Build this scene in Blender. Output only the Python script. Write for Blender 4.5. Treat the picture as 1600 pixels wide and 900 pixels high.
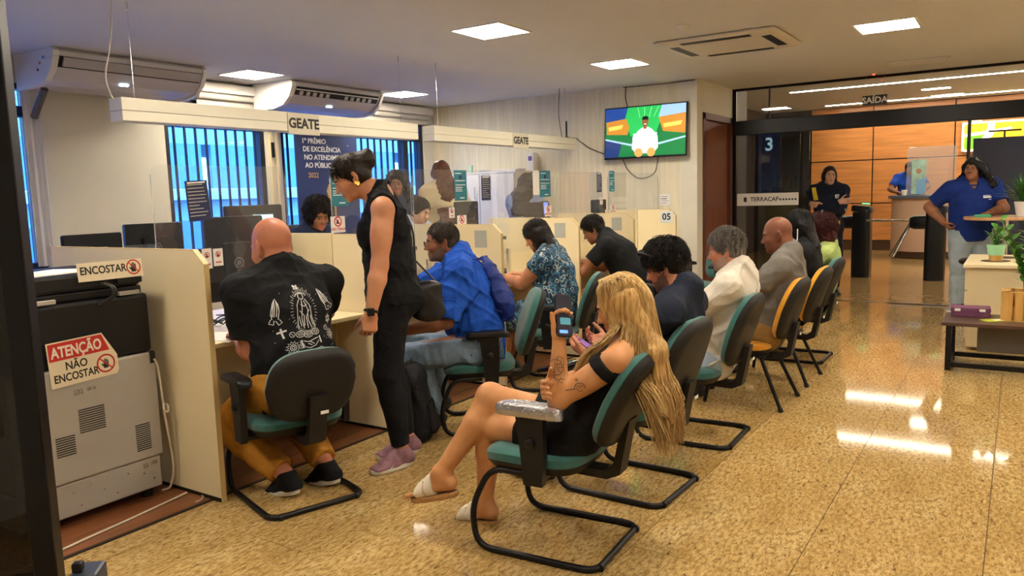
import bpy, bmesh, math, random
import numpy as np
from mathutils import Vector, Matrix
from mathutils.bvhtree import BVHTree

for o in list(bpy.data.objects): bpy.data.objects.remove(o)
SC = bpy.context.scene
COL = SC.collection
PI = math.pi
def R(d): return math.radians(d)
V = Vector

# ------------------------------------------------------------------ camera, sky, exposure
cam_d = bpy.data.cameras.new('camera'); cam = bpy.data.objects.new('camera', cam_d); COL.objects.link(cam)
cam_d.sensor_width = 36.0; cam_d.lens = 1207.0/1600.0*36.0; cam_d.clip_start = .05; cam_d.clip_end = 300
_a = V((796, -170, 1207)).normalized(); _b = V((-1850, -90, 1207)); _b = (_b - _a*_a.dot(_b)).normalized(); _u = -_a.cross(_b)
if _u.y > 0: _u = -_u
# rows: world axes seen in the lens frame (x right, y down, z forward)
cam.matrix_world = Matrix(((_a.x, -_a.y, -_a.z, 0), (_b.x, -_b.y, -_b.z, 0), (_u.x, -_u.y, -_u.z, 1.45), (0, 0, 0, 1)))
SC.camera = cam
SC.view_settings.view_transform = 'Standard'; SC.view_settings.look = 'None'
SC.view_settings.gamma = 1.0; SC.view_settings.use_curve_mapping = False
SC.view_settings.exposure = 0.40
W = bpy.data.worlds.new('world'); SC.world = W; W.use_nodes = True
_nt = W.node_tree; _nt.nodes.clear()
_o = _nt.nodes.new('ShaderNodeOutputWorld'); _bg = _nt.nodes.new('ShaderNodeBackground'); _sky = _nt.nodes.new('ShaderNodeTexSky')
_sky.sky_type = 'NISHITA'; _sky.sun_disc = False; _sky.sun_elevation = R(48); _sky.sun_rotation = R(200); _sky.altitude = 20
_sky.ozone_density = 3.0; _sky.dust_density = .6
_bg.inputs['Strength'].default_value = 1.6
_nt.links.new(_sky.outputs[0], _bg.inputs[0]); _nt.links.new(_bg.outputs[0], _o.inputs[0])
_sd = bpy.data.lights.new('sun', 'SUN'); _sd.energy = 2.0; _sd.angle = R(.6); _sd.color = (1, .95, .88)
sun = bpy.data.objects.new('sun', _sd); COL.objects.link(sun); sun.rotation_euler = (R(42), 0, R(20))
LAMP = 52.0        # radiance of the ceiling diffusers

# ------------------------------------------------------------------ materials
MATS = {}
def srgb(c):
    if isinstance(c, str):
        c = c.lstrip('#'); c = [int(c[i:i+2], 16)/255 for i in (0, 2, 4)]
    return tuple((x/12.92 if x <= .04045 else ((x+.055)/1.055)**2.4) for x in c)
def mat(name, col='#888888', rough=.6, metal=0, var=0, vscale=8, bump=0, bscale=60, spec=.5, emit=0, stretch=None, sheen=0, coat=0, sss=0, col2=None, coords='Object'):
    if name in MATS: return MATS[name]
    m = bpy.data.materials.new(name); m.use_nodes = True; MATS[name] = m
    nt = m.node_tree; p = nt.nodes['Principled BSDF']; c = srgb(col)
    p.inputs['Base Color'].default_value = (*c, 1); p.inputs['Roughness'].default_value = rough
    p.inputs['Metallic'].default_value = metal; p.inputs['Specular IOR Level'].default_value = spec
    if sheen: p.inputs['Sheen Weight'].default_value = sheen
    if coat: p.inputs['Coat Weight'].default_value = coat; p.inputs['Coat Roughness'].default_value = .08
    if sss:
        p.inputs['Subsurface Weight'].default_value = sss; p.inputs['Subsurface Radius'].default_value = (.012, .005, .003); p.inputs['Subsurface Scale'].default_value = 1
    if emit:
        p.inputs['Emission Color'].default_value = (*c, 1); p.inputs['Emission Strength'].default_value = emit
    if var or bump or col2:
        tc = nt.nodes.new('ShaderNodeTexCoord'); mp = nt.nodes.new('ShaderNodeMapping')
        if stretch: mp.inputs['Scale'].default_value = stretch
        nt.links.new(tc.outputs[coords], mp.inputs[0])
    if var or col2:
        n = nt.nodes.new('ShaderNodeTexNoise'); n.inputs['Scale'].default_value = vscale; n.inputs['Detail'].default_value = 5
        nt.links.new(mp.outputs[0], n.inputs['Vector'])
        r = nt.nodes.new('ShaderNodeValToRGB')
        a, b = (srgb(col2), c) if col2 else (tuple(x*(1-var) for x in c), tuple(min(1, x*(1+var)) for x in c))
        r.color_ramp.elements[0].position = .35; r.color_ramp.elements[1].position = .65
        r.color_ramp.elements[0].color = (*a, 1); r.color_ramp.elements[1].color = (*b, 1)
        nt.links.new(n.outputs[0], r.inputs[0]); nt.links.new(r.outputs[0], p.inputs['Base Color'])
    if bump:
        n2 = nt.nodes.new('ShaderNodeTexNoise'); n2.inputs['Scale'].default_value = bscale; n2.inputs['Detail'].default_value = 4
        nt.links.new(mp.outputs[0], n2.inputs['Vector'])
        b = nt.nodes.new('ShaderNodeBump'); b.inputs['Strength'].default_value = bump; b.inputs['Distance'].default_value = .01
        nt.links.new(n2.outputs[0], b.inputs['Height']); nt.links.new(b.outputs[0], p.inputs['Normal'])
    return m
def glassmat(name, tint=(.97, .98, .98), refl=1.0, rough=.0, ior=1.45, haze=0):
    if name in MATS: return MATS[name]
    m = bpy.data.materials.new(name); m.use_nodes = True; MATS[name] = m
    nt = m.node_tree; nt.nodes.clear(); N = nt.nodes.new
    o = N('ShaderNodeOutputMaterial'); t = N('ShaderNodeBsdfTransparent'); g = N('ShaderNodeBsdfGlossy'); mx = N('ShaderNodeMixShader'); f = N('ShaderNodeFresnel')
    t.inputs[0].default_value = (*tint, 1); g.inputs['Roughness'].default_value = rough; g.inputs[0].default_value = (refl, refl, refl, 1); f.inputs['IOR'].default_value = ior
    ge = N('ShaderNodeNewGeometry'); mr = N('ShaderNodeMapRange'); mr.inputs['To Min'].default_value = ior; mr.inputs['To Max'].default_value = 1/ior
    nt.links.new(ge.outputs['Backfacing'], mr.inputs['Value']); nt.links.new(mr.outputs[0], f.inputs['IOR'])   # thin sheet: same reflectance on both faces
    nt.links.new(f.outputs[0], mx.inputs[0]); nt.links.new(t.outputs[0], mx.inputs[1]); nt.links.new(g.outputs[0], mx.inputs[2])
    last = mx
    if haze:
        d = N('ShaderNodeBsdfDiffuse'); d.inputs[0].default_value = (.9, .92, .95, 1); m2 = N('ShaderNodeMixShader'); m2.inputs[0].default_value = haze
        nt.links.new(mx.outputs[0], m2.inputs[1]); nt.links.new(d.outputs[0], m2.inputs[2]); last = m2
    nt.links.new(last.outputs[0], o.inputs[0]); return m

# ------------------------------------------------------------------ mesh helpers
class MB:
    """collects polygons; build() links them as ONE mesh object"""
    def __init__(s): s.v = []; s.f = []; s.mi = []; s.sm = []
    def add(s, vs, fs, mi=0, smooth=False):
        n = len(s.v); s.v += [tuple(v) for v in vs]; s.f += [tuple(i+n for i in f) for f in fs]; s.mi += [mi]*len(fs); s.sm += [smooth]*len(fs); return s
    def box(s, lo, hi, mi=0, bev=0, M=None):
        if bev <= 0:
            x0, y0, z0 = lo; x1, y1, z1 = hi
            vs = [(x0,y0,z0),(x1,y0,z0),(x1,y1,z0),(x0,y1,z0),(x0,y0,z1),(x1,y0,z1),(x1,y1,z1),(x0,y1,z1)]
            fs = [(0,3,2,1),(4,5,6,7),(0,1,5,4),(1,2,6,5),(2,3,7,6),(3,0,4,7)]
        else:
            b = bmesh.new(); bmesh.ops.create_cube(b, size=1)
            for v in b.verts: v.co = V([(lo[i]+hi[i])/2 + v.co[i]*(hi[i]-lo[i]) for i in range(3)])
            bmesh.ops.bevel(b, geom=b.edges[:], offset=min(bev, .49*min(hi[i]-lo[i] for i in range(3))), segments=2, affect='EDGES', profile=.5)
            b.verts.index_update(); vs = [v.co.copy() for v in b.verts]; fs = [[v.index for v in f.verts] for f in b.faces]; b.free()
        if M is not None: vs = [M @ V(v) for v in vs]
        return s.add(vs, fs, mi)
    def prism(s, pts, axis, a, b, mi=0, M=None):
        """extrude a 2D outline along axis ('x','y','z') from a to b"""
        def mk(p, t): return {'x': (t, p[0], p[1]), 'y': (p[0], t, p[1]), 'z': (p[0], p[1], t)}[axis]
        n = len(pts); vs = [mk(p, a) for p in pts] + [mk(p, b) for p in pts]
        fs = [tuple(range(n))[::-1], tuple(range(n, 2*n))] + [(i, (i+1) % n, n+(i+1) % n, n+i) for i in range(n)]
        if M is not None: vs = [M @ V(v) for v in vs]
        return s.add(vs, fs, mi)
    def tube(s, pts, r, seg=8, closed=False, mi=0, caps=True, M=None):
        pts = [V(p) for p in pts]; n = len(pts); rs = r if isinstance(r, (list, tuple)) else [r]*n
        vs = []; fs = []; up = None
        for i, p in enumerate(pts):
            t = (pts[(i+1) % n] - pts[i-1]) if (closed or 0 < i < n-1) else (pts[1]-pts[0] if i == 0 else pts[-1]-pts[-2])
            t = t.normalized() if t.length > 1e-9 else V((0, 0, 1))
            if up is None: up = t.orthogonal().normalized()
            up = (up - t*up.dot(t)); up = up.normalized() if up.length > 1e-6 else t.orthogonal().normalized()
            w = t.cross(up)
            for k in range(seg):
                a = 2*PI*k/seg; vs.append(p + (up*math.cos(a) + w*math.sin(a))*rs[i])
        m = n if closed else n-1
        for i in range(m):
            for k in range(seg):
                j = (i+1) % n; fs.append((i*seg+k, i*seg+(k+1) % seg, j*seg+(k+1) % seg, j*seg+k))
        if caps and not closed: fs += [tuple(range(seg))[::-1], tuple(range((n-1)*seg, n*seg))]
        if M is not None: vs = [M @ V(v) for v in vs]
        return s.add(vs, fs, mi, True)
    def lathe(s, prof, c=(0,0,0), seg=20, mi=0, M=None):
        vs = []; fs = []; n = len(prof)
        for (r, z) in prof:
            for k in range(seg):
                a = 2*PI*k/seg; vs.append((c[0]+r*math.cos(a), c[1]+r*math.sin(a), c[2]+z))
        for i in range(n-1):
            for k in range(seg): fs.append((i*seg+k, i*seg+(k+1) % seg, (i+1)*seg+(k+1) % seg, (i+1)*seg+k))
        fs += [tuple(range(seg))[::-1], tuple(range((n-1)*seg, n*seg))]
        if M is not None: vs = [M @ V(v) for v in vs]
        return s.add(vs, fs, mi, True)
    def pad(s, outline, prof, fn=None, mi=0):
        """stack of inset copies of an outline: prof = [(inset, height)...]; fn maps (x,y,h) to a point"""
        n = len(outline); vs = []; fs = []
        c = V((sum(p[0] for p in outline)/n, sum(p[1] for p in outline)/n))
        for ins, h in prof:
            for p in outline:
                q = V(p) - c; L = q.length; q = c + q*max(.02, (L-ins)/L)
                vs.append(fn(q.x, q.y, h) if fn else (q.x, q.y, h))
        m = len(prof)
        for i in range(m-1):
            for k in range(n): fs.append((i*n+k, i*n+(k+1) % n, (i+1)*n+(k+1) % n, (i+1)*n+k))
        fs += [tuple(range(n))[::-1], tuple(range((m-1)*n, m*n))]
        return s.add(vs, fs, mi, True)
    def build(s, name, mats, parent=None, M=None, auto=True):
        me = bpy.data.meshes.new(name); me.from_pydata(s.v, [], s.f)
        for m in (mats if isinstance(mats, (list, tuple)) else [mats]): me.materials.append(m)
        me.polygons.foreach_set('material_index', s.mi); me.polygons.foreach_set('use_smooth', [bool(x) for x in s.sm]); me.update()
        o = bpy.data.objects.new(name, me); COL.objects.link(o)
        if any(s.sm): me.set_sharp_from_angle(angle=R(40))
        if M is not None: o.matrix_world = M
        if parent: o.parent = parent
        return o
def rrect(w, h, r, n=5, cx=0, cy=0):
    pts = []
    for (sx, sy, a0) in ((1,1,0), (-1,1,90), (-1,-1,180), (1,-1,270)):
        for i in range(n+1):
            a = R(a0+90*i/n); pts.append((cx+sx*(w/2-r)+r*math.cos(a), cy+sy*(h/2-r)+r*math.sin(a)))
    return pts
def fillet(pts, r, n=4):
    """round the corners of a 3D polyline"""
    pts = [V(p) for p in pts]; out = [pts[0]]
    for i in range(1, len(pts)-1):
        a, b, c = pts[i-1], pts[i], pts[i+1]; d1 = (a-b); d2 = (c-b); q = min(r, d1.length*.48, d2.length*.48)
        p, w = b+d1.normalized()*q, b+d2.normalized()*q
        for k in range(n+1):
            t = k/n; out.append(p*(1-t)**2 + b*2*t*(1-t) + w*t*t)
    out.append(pts[-1]); return out
def tag(o, label=None, cat=None, group=None, kind=None):
    if label: o['label'] = label
    if cat: o['category'] = cat
    if group: o['group'] = group
    if kind: o['kind'] = kind
    return o
def empty(name, label=None, cat=None, loc=(0,0,0), rz=0, group=None, kind=None):
    o = bpy.data.objects.new(name, None); COL.objects.link(o); o.location = loc; o.rotation_euler = (0, 0, rz); o.empty_display_size = .1
    return tag(o, label, cat, group, kind)
def copy_tree(o, parent=None):
    c = o.copy(); COL.objects.link(c); c.parent = parent
    for ch in list(o.children): copy_tree(ch, c)
    return c
def frame(o, xd, up):
    """matrix with local x along xd, local y along up, z out of the face"""
    xd = V(xd).normalized(); up = V(up); up = (up-xd*up.dot(xd)).normalized(); n = xd.cross(up)
    return Matrix(((xd.x, up.x, n.x, o[0]), (xd.y, up.y, n.y, o[1]), (xd.z, up.z, n.z, o[2]), (0,0,0,1)))
def text(s, size, m, parent, M, name='lettering', bold=.0, align='CENTER', ext=.0006, sx=1.0, space=1.0):
    cu = bpy.data.curves.new(name, 'FONT'); cu.body = s; cu.size = size; cu.align_x = align; cu.align_y = 'CENTER'; cu.extrude = ext; cu.offset = bold*size; cu.space_line = space; cu.resolution_u = 3
    t = bpy.data.objects.new(name, cu); COL.objects.link(t)
    bpy.context.view_layer.update()
    me = bpy.data.meshes.new_from_object(t.evaluated_get(bpy.context.evaluated_depsgraph_get())); bpy.data.objects.remove(t); bpy.data.curves.remove(cu)
    me.name = name; me.materials.clear(); me.materials.append(m)
    if sx != 1: 
        for v in me.vertices: v.co.x *= sx
    me.transform(M)
    o = bpy.data.objects.new(name, me); COL.objects.link(o); o.parent = parent
    if parent is not None and parent.matrix_world != Matrix.Identity(4): o.matrix_parent_inverse = Matrix.Identity(4)
    return o
def flat(pts, M, t=.0008):
    """thin plate from a 2D outline in the plane of M"""
    return MB().prism(pts, 'z', 0, t, M=M)
def circle(r, cx=0, cy=0, n=24): return [(cx+r*math.cos(2*PI*i/n), cy+r*math.sin(2*PI*i/n)) for i in range(n)]
def ring(mb, r0, r1, cx, cy, M, n=24, t=.0012, mi=0):
    vs = [M @ V((cx+r*math.cos(2*PI*i/n), cy+r*math.sin(2*PI*i/n), t)) for r in (r0, r1) for i in range(n)]
    return mb.add(vs, [(i, (i+1) % n, n+(i+1) % n, n+i)[::-1] for i in range(n)], mi)
def strip(mb, pts, w, M, t=.0012, mi=0):
    """flat ribbon along a 2D polyline"""
    pts = [V(p) for p in pts]; L = []; Rr = []
    for i, p in enumerate(pts):
        d = pts[min(i+1, len(pts)-1)] - pts[max(i-1, 0)]
        d = d.normalized() if d.length > 1e-9 else V((1, 0)); nrm = V((-d.y, d.x))*w/2; L.append(p+nrm); Rr.append(p-nrm)
    vs = [M @ V((p.x, p.y, t)) for p in L+Rr]; n = len(pts)
    return mb.add(vs, [(i, n+i, n+i+1, i+1) for i in range(n-1)], mi)

# shared materials
m_white = mat('white_paint', '#e9e6df', .55, var=.03, vscale=3)
m_black = mat('black_plastic', '#111113', .42, bump=.03, bscale=200, spec=.35)
m_dark = mat('dark_metal', '#0d0d0f', .38, metal=.2, spec=.4)
m_shell = mat('charcoal_shell', '#1d1b1a', .55, bump=.05, bscale=300, spec=.3)
m_teal = mat('teal_fabric', '#2a625d', .9, var=.08, vscale=30, bump=.25, bscale=500, sheen=.3)
m_yel = mat('yellow_fabric', '#d9981f', .9, var=.06, vscale=30, bump=.25, bscale=500, sheen=.2)
m_cream = mat('cream_laminate', '#e3d3aa', .42, var=.03, vscale=2)
m_edge = mat('cream_edge', '#c9ae74', .5)
m_chrome = mat('chrome', '#d8d8da', .18, metal=1)
m_paper = mat('paper', '#e8e6e0', .7)
m_ink = mat('black_ink', '#141414', .6)
m_red = mat('red_ink', '#c0261f', .55)
m_navy = mat('navy_paper', '#1d2750', .5, var=.05, vscale=5)
m_tealp = mat('teal_paper', '#1f7484', .5, var=.05, vscale=5)
m_whitei = mat('white_ink', '#eef0f0', .6)
m_glass = glassmat('window_glass'); m_film = glassmat('blue_film_glass', (.36, .62, .95))
m_acr = glassmat('acrylic', (.965, .975, .98), haze=.02)
m_cable = mat('black_cable', '#1a1a1a', .5)
m_lamp = mat('lamp_diffuser', '#fff2de', .5, emit=LAMP)
# ------------------------------------------------------------------ the setting
CZ = 2.73; XF = 8.95; YW = 7.18; XG = 10.31; YR = 3.22; XB = -1.6; YN = -3.2
def granite():
    m = bpy.data.materials.new('granite'); m.use_nodes = True; nt = m.node_tree; N = nt.nodes.new; L = nt.links.new; p = nt.nodes['Principled BSDF']
    tc = N('ShaderNodeTexCoord'); oi = N('ShaderNodeObjectInfo'); ad = N('ShaderNodeVectorMath'); ad.operation = 'ADD'
    sc = N('ShaderNodeVectorMath'); sc.operation = 'SCALE'; sc.inputs['Scale'].default_value = 1.0
    cb = N('ShaderNodeCombineXYZ'); mu = N('ShaderNodeMath'); mu.operation = 'MULTIPLY'; mu.inputs[1].default_value = 37.0
    L(oi.outputs['Random'], mu.inputs[0]); L(mu.outputs[0], cb.inputs[0]); L(mu.outputs[0], cb.inputs[1])
    L(tc.outputs['Object'], ad.inputs[0]); L(cb.outputs[0], ad.inputs[1])
    mp = N('ShaderNodeMapping'); mp.inputs['Scale'].default_value = (.45, 1.1, 1.0); mp.inputs['Rotation'].default_value = (0, 0, R(-28)); L(ad.outputs[0], mp.inputs[0])
    def noise(s, d, ro=.6): 
        n = N('ShaderNodeTexNoise'); n.inputs['Scale'].default_value = s; n.inputs['Detail'].default_value = d; n.inputs['Roughness'].default_value = ro; L(mp.outputs[0], n.inputs['Vector']); return n
    def ramp(n, els):
        r = N('ShaderNodeValToRGB'); e = r.color_ramp.elements
        while len(e) < len(els): e.new(.5)
        for i, (pos, c) in enumerate(els): e[i].position = pos; e[i].color = (*srgb(c), 1)
        L(n.outputs[0], r.inputs[0]); return r
    base = ramp(noise(5, 6), [(.3, '#a4864f'), (.5, '#b99a62'), (.7, '#c6ac78')])
    fl = ramp(noise(56, 6, .75), [(.42, '#000000'), (.55, '#ffffff')])
    fd = ramp(noise(40, 7, .8), [(.385, '#000000'), (.43, '#ffffff')])
    lt = ramp(noise(70, 5, .7), [(.54, '#000000'), (.68, '#ffffff')])
    m1 = N('ShaderNodeMixRGB'); m1.inputs[1].default_value = (*srgb('#90713f'), 1); L(fl.outputs[0], m1.inputs[0]); L(base.outputs[0], m1.inputs[2])
    m2 = N('ShaderNodeMixRGB'); m2.inputs[1].default_value = (*srgb('#563e20'), 1); L(fd.outputs[0], m2.inputs[0]); L(m1.outputs[0], m2.inputs[2])
    m3 = N('ShaderNodeMixRGB'); m3.inputs[2].default_value = (*srgb('#dcc99a'), 1); L(m2.outputs[0], m3.inputs[1])
    mm = N('ShaderNodeMath'); mm.operation = 'MULTIPLY'; mm.inputs[1].default_value = .55; L(lt.outputs[0], mm.inputs[0]); L(mm.outputs[0], m3.inputs[0])
    L(m3.outputs[0], p.inputs['Base Color']); p.inputs['Roughness'].default_value = .06; p.inputs['Specular IOR Level'].default_value = .30
    return m
m_gran = granite()
m_joint = mat('floor_joint', '#7d6238', .6)
floor = tag(MB().box((XB, YN, -.1), (19, YW, -.006)).build('floor', m_joint), kind='structure')
sl = MB().box((.0014, .0018, -.006), (1.2186, .6082, 0)).build('slab', m_gran, floor); sl.location = (XB, .06-.61*5, 0); first = True
y0s = [.06+.61*k for k in range(-5, 6)]
for yy in y0s:
    n = 10
    for i in range(n):
        if yy > 2.6 and False: continue
        if first: first = False; continue
        c = sl.copy(); COL.objects.link(c); c.parent = floor; c.location = (XB+1.22*i - .5*((round(yy*100) % 2)), yy, 0)
# hall floor beyond the entrance: larger polished slabs
m_hall = mat('hall_stone', '#b3935f', .12, var=.10, vscale=7, spec=.5)
hs = MB().box((.001, .001, -.006), (1.649, 1.109, .001)).build('hall_slab', m_hall, floor); hs.location = (XG+.02, -3.1, 0); k = 0
for i in range(5):
    for j in range(6):
        if i+j == 0: continue
        c = hs.copy(); COL.objects.link(c); c.parent = floor; c.location = (XG+.02+1.65*i, -3.1+1.11*j, 0)
# laminate floor behind the counter line
m_lam = mat('laminate', '#7a4a2c', .3, var=.16, vscale=3, stretch=(1, 9, 1))
pl = MB().box((.001, .001, -.004), (1.499, .148, .003)).build('plank', m_lam, floor); pl.location = (XB, 3.28, 0)
for j in range(26):
    for i in range(8):
        if i+j == 0: continue
        c = pl.copy(); COL.objects.link(c); c.parent = floor; c.location = (XB + 1.5*i - (.75 if j % 2 else 0), 3.28+.15*j, 0)
        if c.location.x + 1.5 > XF+.7: COL.objects.unlink(c)
MB().box((XB, 3.262, -.004), (XF, 3.281, .006)).build('transition_strip', mat('black_strip', '#1b1512', .5), floor)

m_ceil = mat('ceiling_paint', '#d9d8d6', .8, var=.015, vscale=1.2)
tag(MB().box((XB, YN, CZ), (XG, YW+.2, CZ+.15)).build('ceiling', m_ceil), kind='structure')
m_wallw = mat('wall_paint', '#ded9c8', .75, var=.03, vscale=2, bump=.08, bscale=40)
m_wallt = mat('textured_plaster', '#e2d9bd', .85, var=.07, vscale=9, bump=.5, bscale=30, stretch=(1, 3, .16))
m_sill = mat('window_frame_paint', '#20242e', .45, metal=.3)
# window wall (y = YW), with openings
def wall_y(name, y, t, spans, mats):
    w = MB()
    for (x0, x1, z0, z1) in spans: w.box((x0, y, z0), (x1, y+t, z1))
    return tag(w.build(name, mats), kind='structure')
WZ0, WZ1 = .92, 2.52
wall_y('wall_window', YW, .2, [(XB, 9.3, 0, WZ0), (XB, 9.3, WZ1, CZ+.1), (XB, .9, WZ0, WZ1), (3.46, 4.68, WZ0, WZ1), (5.92, 6.14, WZ0, WZ1), (8.72, 9.3, WZ0, WZ1)], m_wallw)
w = MB(); w.box((XF, YR+.2, 0), (XF+.2, YW, CZ+.1)); tag(w.build('wall_far', m_wallt), kind='structure')
# return wall with the brown door
w = MB()
for (x0, x1, z0, z1) in ((XF+.0, 9.14, 0, CZ+.1), (10.26, XG, 0, CZ+.1), (9.14, 10.26, 2.36, CZ+.1)): w.box((x0, YR, z0), (x1, YR+.2, z1))
tag(w.build('wall_return', m_wallw), kind='structure')
tag(MB().box((XB-.2, YN, 0), (XB, YW, CZ+.1)).build('wall_back', m_wallw), kind='structure')
tag(MB().box((XB, YN-.2, 0), (19, YN, CZ+.3)).build('wall_right', m_wallw), kind='structure')
for nm, lo, hi in (('baseboard_far', (XF-.015, YR, 0), (XF, YW, .08)), ('baseboard_window', (XB, YW-.015, 0), (XF, YW, .08))):
    tag(MB().box(lo, hi, bev=.004).build(nm, m_cream), kind='structure')
# brown door
m_wood = mat('door_wood', '#7b452c', .45, var=.14, vscale=4, stretch=(6, 6, .5), bump=.05)
d = empty('door_1', kind='structure', loc=(9.7, YR, 0)); 
m_jamb = mat('jamb_wood', '#5f3320', .5)
def child(mb, name, m, par): 
    o = mb.build(name, m); o.parent = par; o.matrix_parent_inverse = Matrix.Translation(par.location).inverted() if par.rotation_euler.z == 0 else (Matrix.Translation(par.location) @ Matrix.Rotation(par.rotation_euler.z, 4, 'Z')).inverted(); return o
child(MB().box((9.22, YR+.03, .005), (10.18, YR+.07, 2.28), bev=.004), 'door_leaf', m_wood, d)
for nm, lo, hi in (('jamb', (9.14, YR-.015, 0), (9.22, YR+.15, 2.36)), ('jamb', (10.18, YR-.015, 0), (10.26, YR+.15, 2.36)), ('lintel', (9.14, YR-.015, 2.28), (10.26, YR+.15, 2.36))):
    child(MB().box(lo, hi, bev=.004), nm, m_jamb, d)
child(MB().tube([(10.10, YR+.03, 1.02), (10.10, YR-.03, 1.02), (9.99, YR-.03, 1.02)], .009), 'door_handle', m_chrome, d)
# windows
def window(name, x0, x1, z0, z1, step, mull=None, trans=2.24):
    wn = empty(name, kind='structure', loc=((x0+x1)/2, YW, z0)); y = YW
    for lo, hi, nm in (((x0, y+.02, z0), (x0+.06, y+.14, z1), 'stile'), ((x1-.06, y+.02, z0), (x1, y+.14, z1), 'stile'), ((x0+.06, y+.02, z1-.05), (x1-.06, y+.14, z1), 'rail'), ((x0+.06, y+.02, z0), (x1-.06, y+.14, z0+.06), 'rail'), ((x0+.06, y+.02, trans), (x1-.06, y+.14, trans+.09), 'transom')):
        child(MB().box(lo, hi, bev=.006), nm, m_sill, wn)
    if mull: child(MB().box((mull-.045, y+.02, z0+.06), (mull+.045, y+.14, z1-.05), bev=.006), 'mullion', m_sill, wn)
    cuts = [x0+.06] + ([mull] if mull else []) + [x1-.06]
    for a, b in zip(cuts[:-1], cuts[1:]):
        for za, zb in ((z0+.06, trans), (trans+.09, z1-.05)):
            child(MB().box((a+.005, y+.10, za), (b-.005, y+.106, zb)), 'pane', m_film, wn)
    n = int((x1-x0)/step); bar = None
    for i in range(1, n):
        x = x0 + (x1-x0)*i/n
        if bar is None: bar = child(MB().box((-.008, -.015, z0+.03), (.008, .012, z1-.02)), 'bar', m_sill, wn); bar.matrix_parent_inverse = Matrix.Identity(4)
        else: bar = bar.copy(); COL.objects.link(bar)
        bar.location = (x-(x0+x1)/2, -.005+.045, -z0)
    child(MB().box((x0-.03, y-.05, z0-.035), (x1+.03, y+.03, z0), bev=.006), 'window_sill', m_white, wn)
    return wn
window('window_1', 4.68, 5.92, WZ0, WZ1, .118)
window('window_2', 6.14, 8.72, WZ0, WZ1, .118, mull=8.35)
window('window_3', .9, 3.46, WZ0, WZ1, .32, mull=2.2)
# what stands outside the windows
m_fac = mat('facade_concrete', '#b7c2cc', .8, var=.06, vscale=.4); m_fgl = mat('facade_glass', '#5c86b4', .15, spec=.8)
bl = empty('office_block', 'pale office block with rows of blue glass seen through the barred windows', 'building', (14, 24, 0))
child(MB().box((-14, 24, -8), (40, 32, 1.6)), 'facade', m_fac, bl)
child(MB().box((-14, 23.4, 1.6), (40, 32, 1.95)), 'cornice', m_white, bl)
child(MB().box((-14, 25, 3.6), (40, 32, 9)), 'facade', m_fac, bl)
first = None
for k, (z0, z1) in enumerate(((-3.2, -1.8), (-.9, .9), (2.0, 3.6))):
    for i in range(16):
        if first is None: first = child(MB().box((0, -.1, 0), (2.2, .05, 1)), 'glazing', m_fgl, bl); o = first; first.matrix_parent_inverse = Matrix.Identity(4)
        else: o = first.copy(); COL.objects.link(o)
        o.location = (-22+2.6*i, -.02+(1.0 if z0 > 1.5 else 0), z0); o.scale = (1, 1, z1-z0)
tag(MB().box((-60, YW+.5, -8.2), (90, 120, -8)).build('street_ground', mat('asphalt', '#6b6f74', .9, var=.1, vscale=.5)), kind='structure')
# roller blind box above the windows
b = empty('roller_blind', 'white roller blind wound up in a box above the barred windows', 'blind', (6.9, YW-.1, 2.6))
child(MB().box((5.0, YW-.12, 2.60), (8.82, YW-.005, 2.70), bev=.01), 'blind_box', m_white, b)
child(MB().tube([(5.04, YW-.07, 2.565), (8.76, YW-.07, 2.565)], .035, 10), 'rolled_fabric', mat('blind_fabric', '#c9c4b8', .9), b)
child(MB().box((5.04, YW-.045, 2.47), (8.76, YW-.04, 2.57)), 'hanging_fabric', mat('blind_fabric', '#c9c4b8', .9), b)
b = empty('vertical_curtain', 'white narrow curtain hanging beside the dark window behind the copier', 'curtain', (3.4, YW-.05, 1))
cu = MB(); n = 14
pts = [(3.36+.022*i, YW-.06+.022*math.sin(i*1.9)) for i in range(8)]
vs = [(p[0]-.02, p[1], z) for z in (.95, 2.5) for p in pts]
cu.add(vs, [(i, i+1, 8+i+1, 8+i) for i in range(7)], 0, True); child(cu, 'fabric', mat('sheer_fabric', '#e6e6ea', .9), b)
child(MB().tube([(3.42, YW-.10, 2.45), (3.43, YW-.10, 1.15)], .004, 6), 'pull_cord', m_white, b)
child(MB().tube([(3.43, YW-.10, 1.15), (3.43, YW-.10, 1.05)], .012, 8), 'cord_weight', m_white, b)

# ------------------------------------------------------------------ entrance glass wall
m_alu = mat('black_aluminium', '#15161a', .32, metal=.5)
gw = empty('wall_entrance', kind='structure', loc=(XG, 0, 0))
child(MB().box((XG-.05, YN, 2.13), (XG+.06, YR, 2.315), bev=.006), 'header_beam', m_alu, gw)
child(MB().box((XG-.02, YR-.05, 0), (XG+.03, YR-.001, CZ)), 'mullion', m_alu, gw)
child(MB().box((XG-.02, YN, 2.70), (XG+.03, YR, CZ)), 'head_channel', m_alu, gw)
for a, b in ((1.58, YR-.05), (-.6, 1.57), (YN, -.61)): child(MB().box((XG, a, 2.315), (XG+.01, b, 2.70)), 'pane', m_glass, gw)
m_smoke = glassmat('smoked_glass', (.62, .63, .62))
child(MB().box((XG, 2.36, .02), (XG+.01, YR-.05, 2.13)), 'pane', m_smoke, gw)
child(MB().box((XG+.07, 2.26, .02), (XG+.08, 2.95, 2.13)), 'sliding_pane', m_smoke, gw)
child(MB().box((XG, -1.2, .02), (XG+.01, .50, 2.13)), 'pane', m_glass, gw)
child(MB().box((XG-.015, .50, 0), (XG+.03, .535, 2.13)), 'mullion', m_alu, gw)
child(MB().box((XG-.01, YN, 0), (XG+.05, YR, .004)), 'floor_track', mat('track_metal', '#5a4a33', .4, metal=.6), gw)
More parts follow.
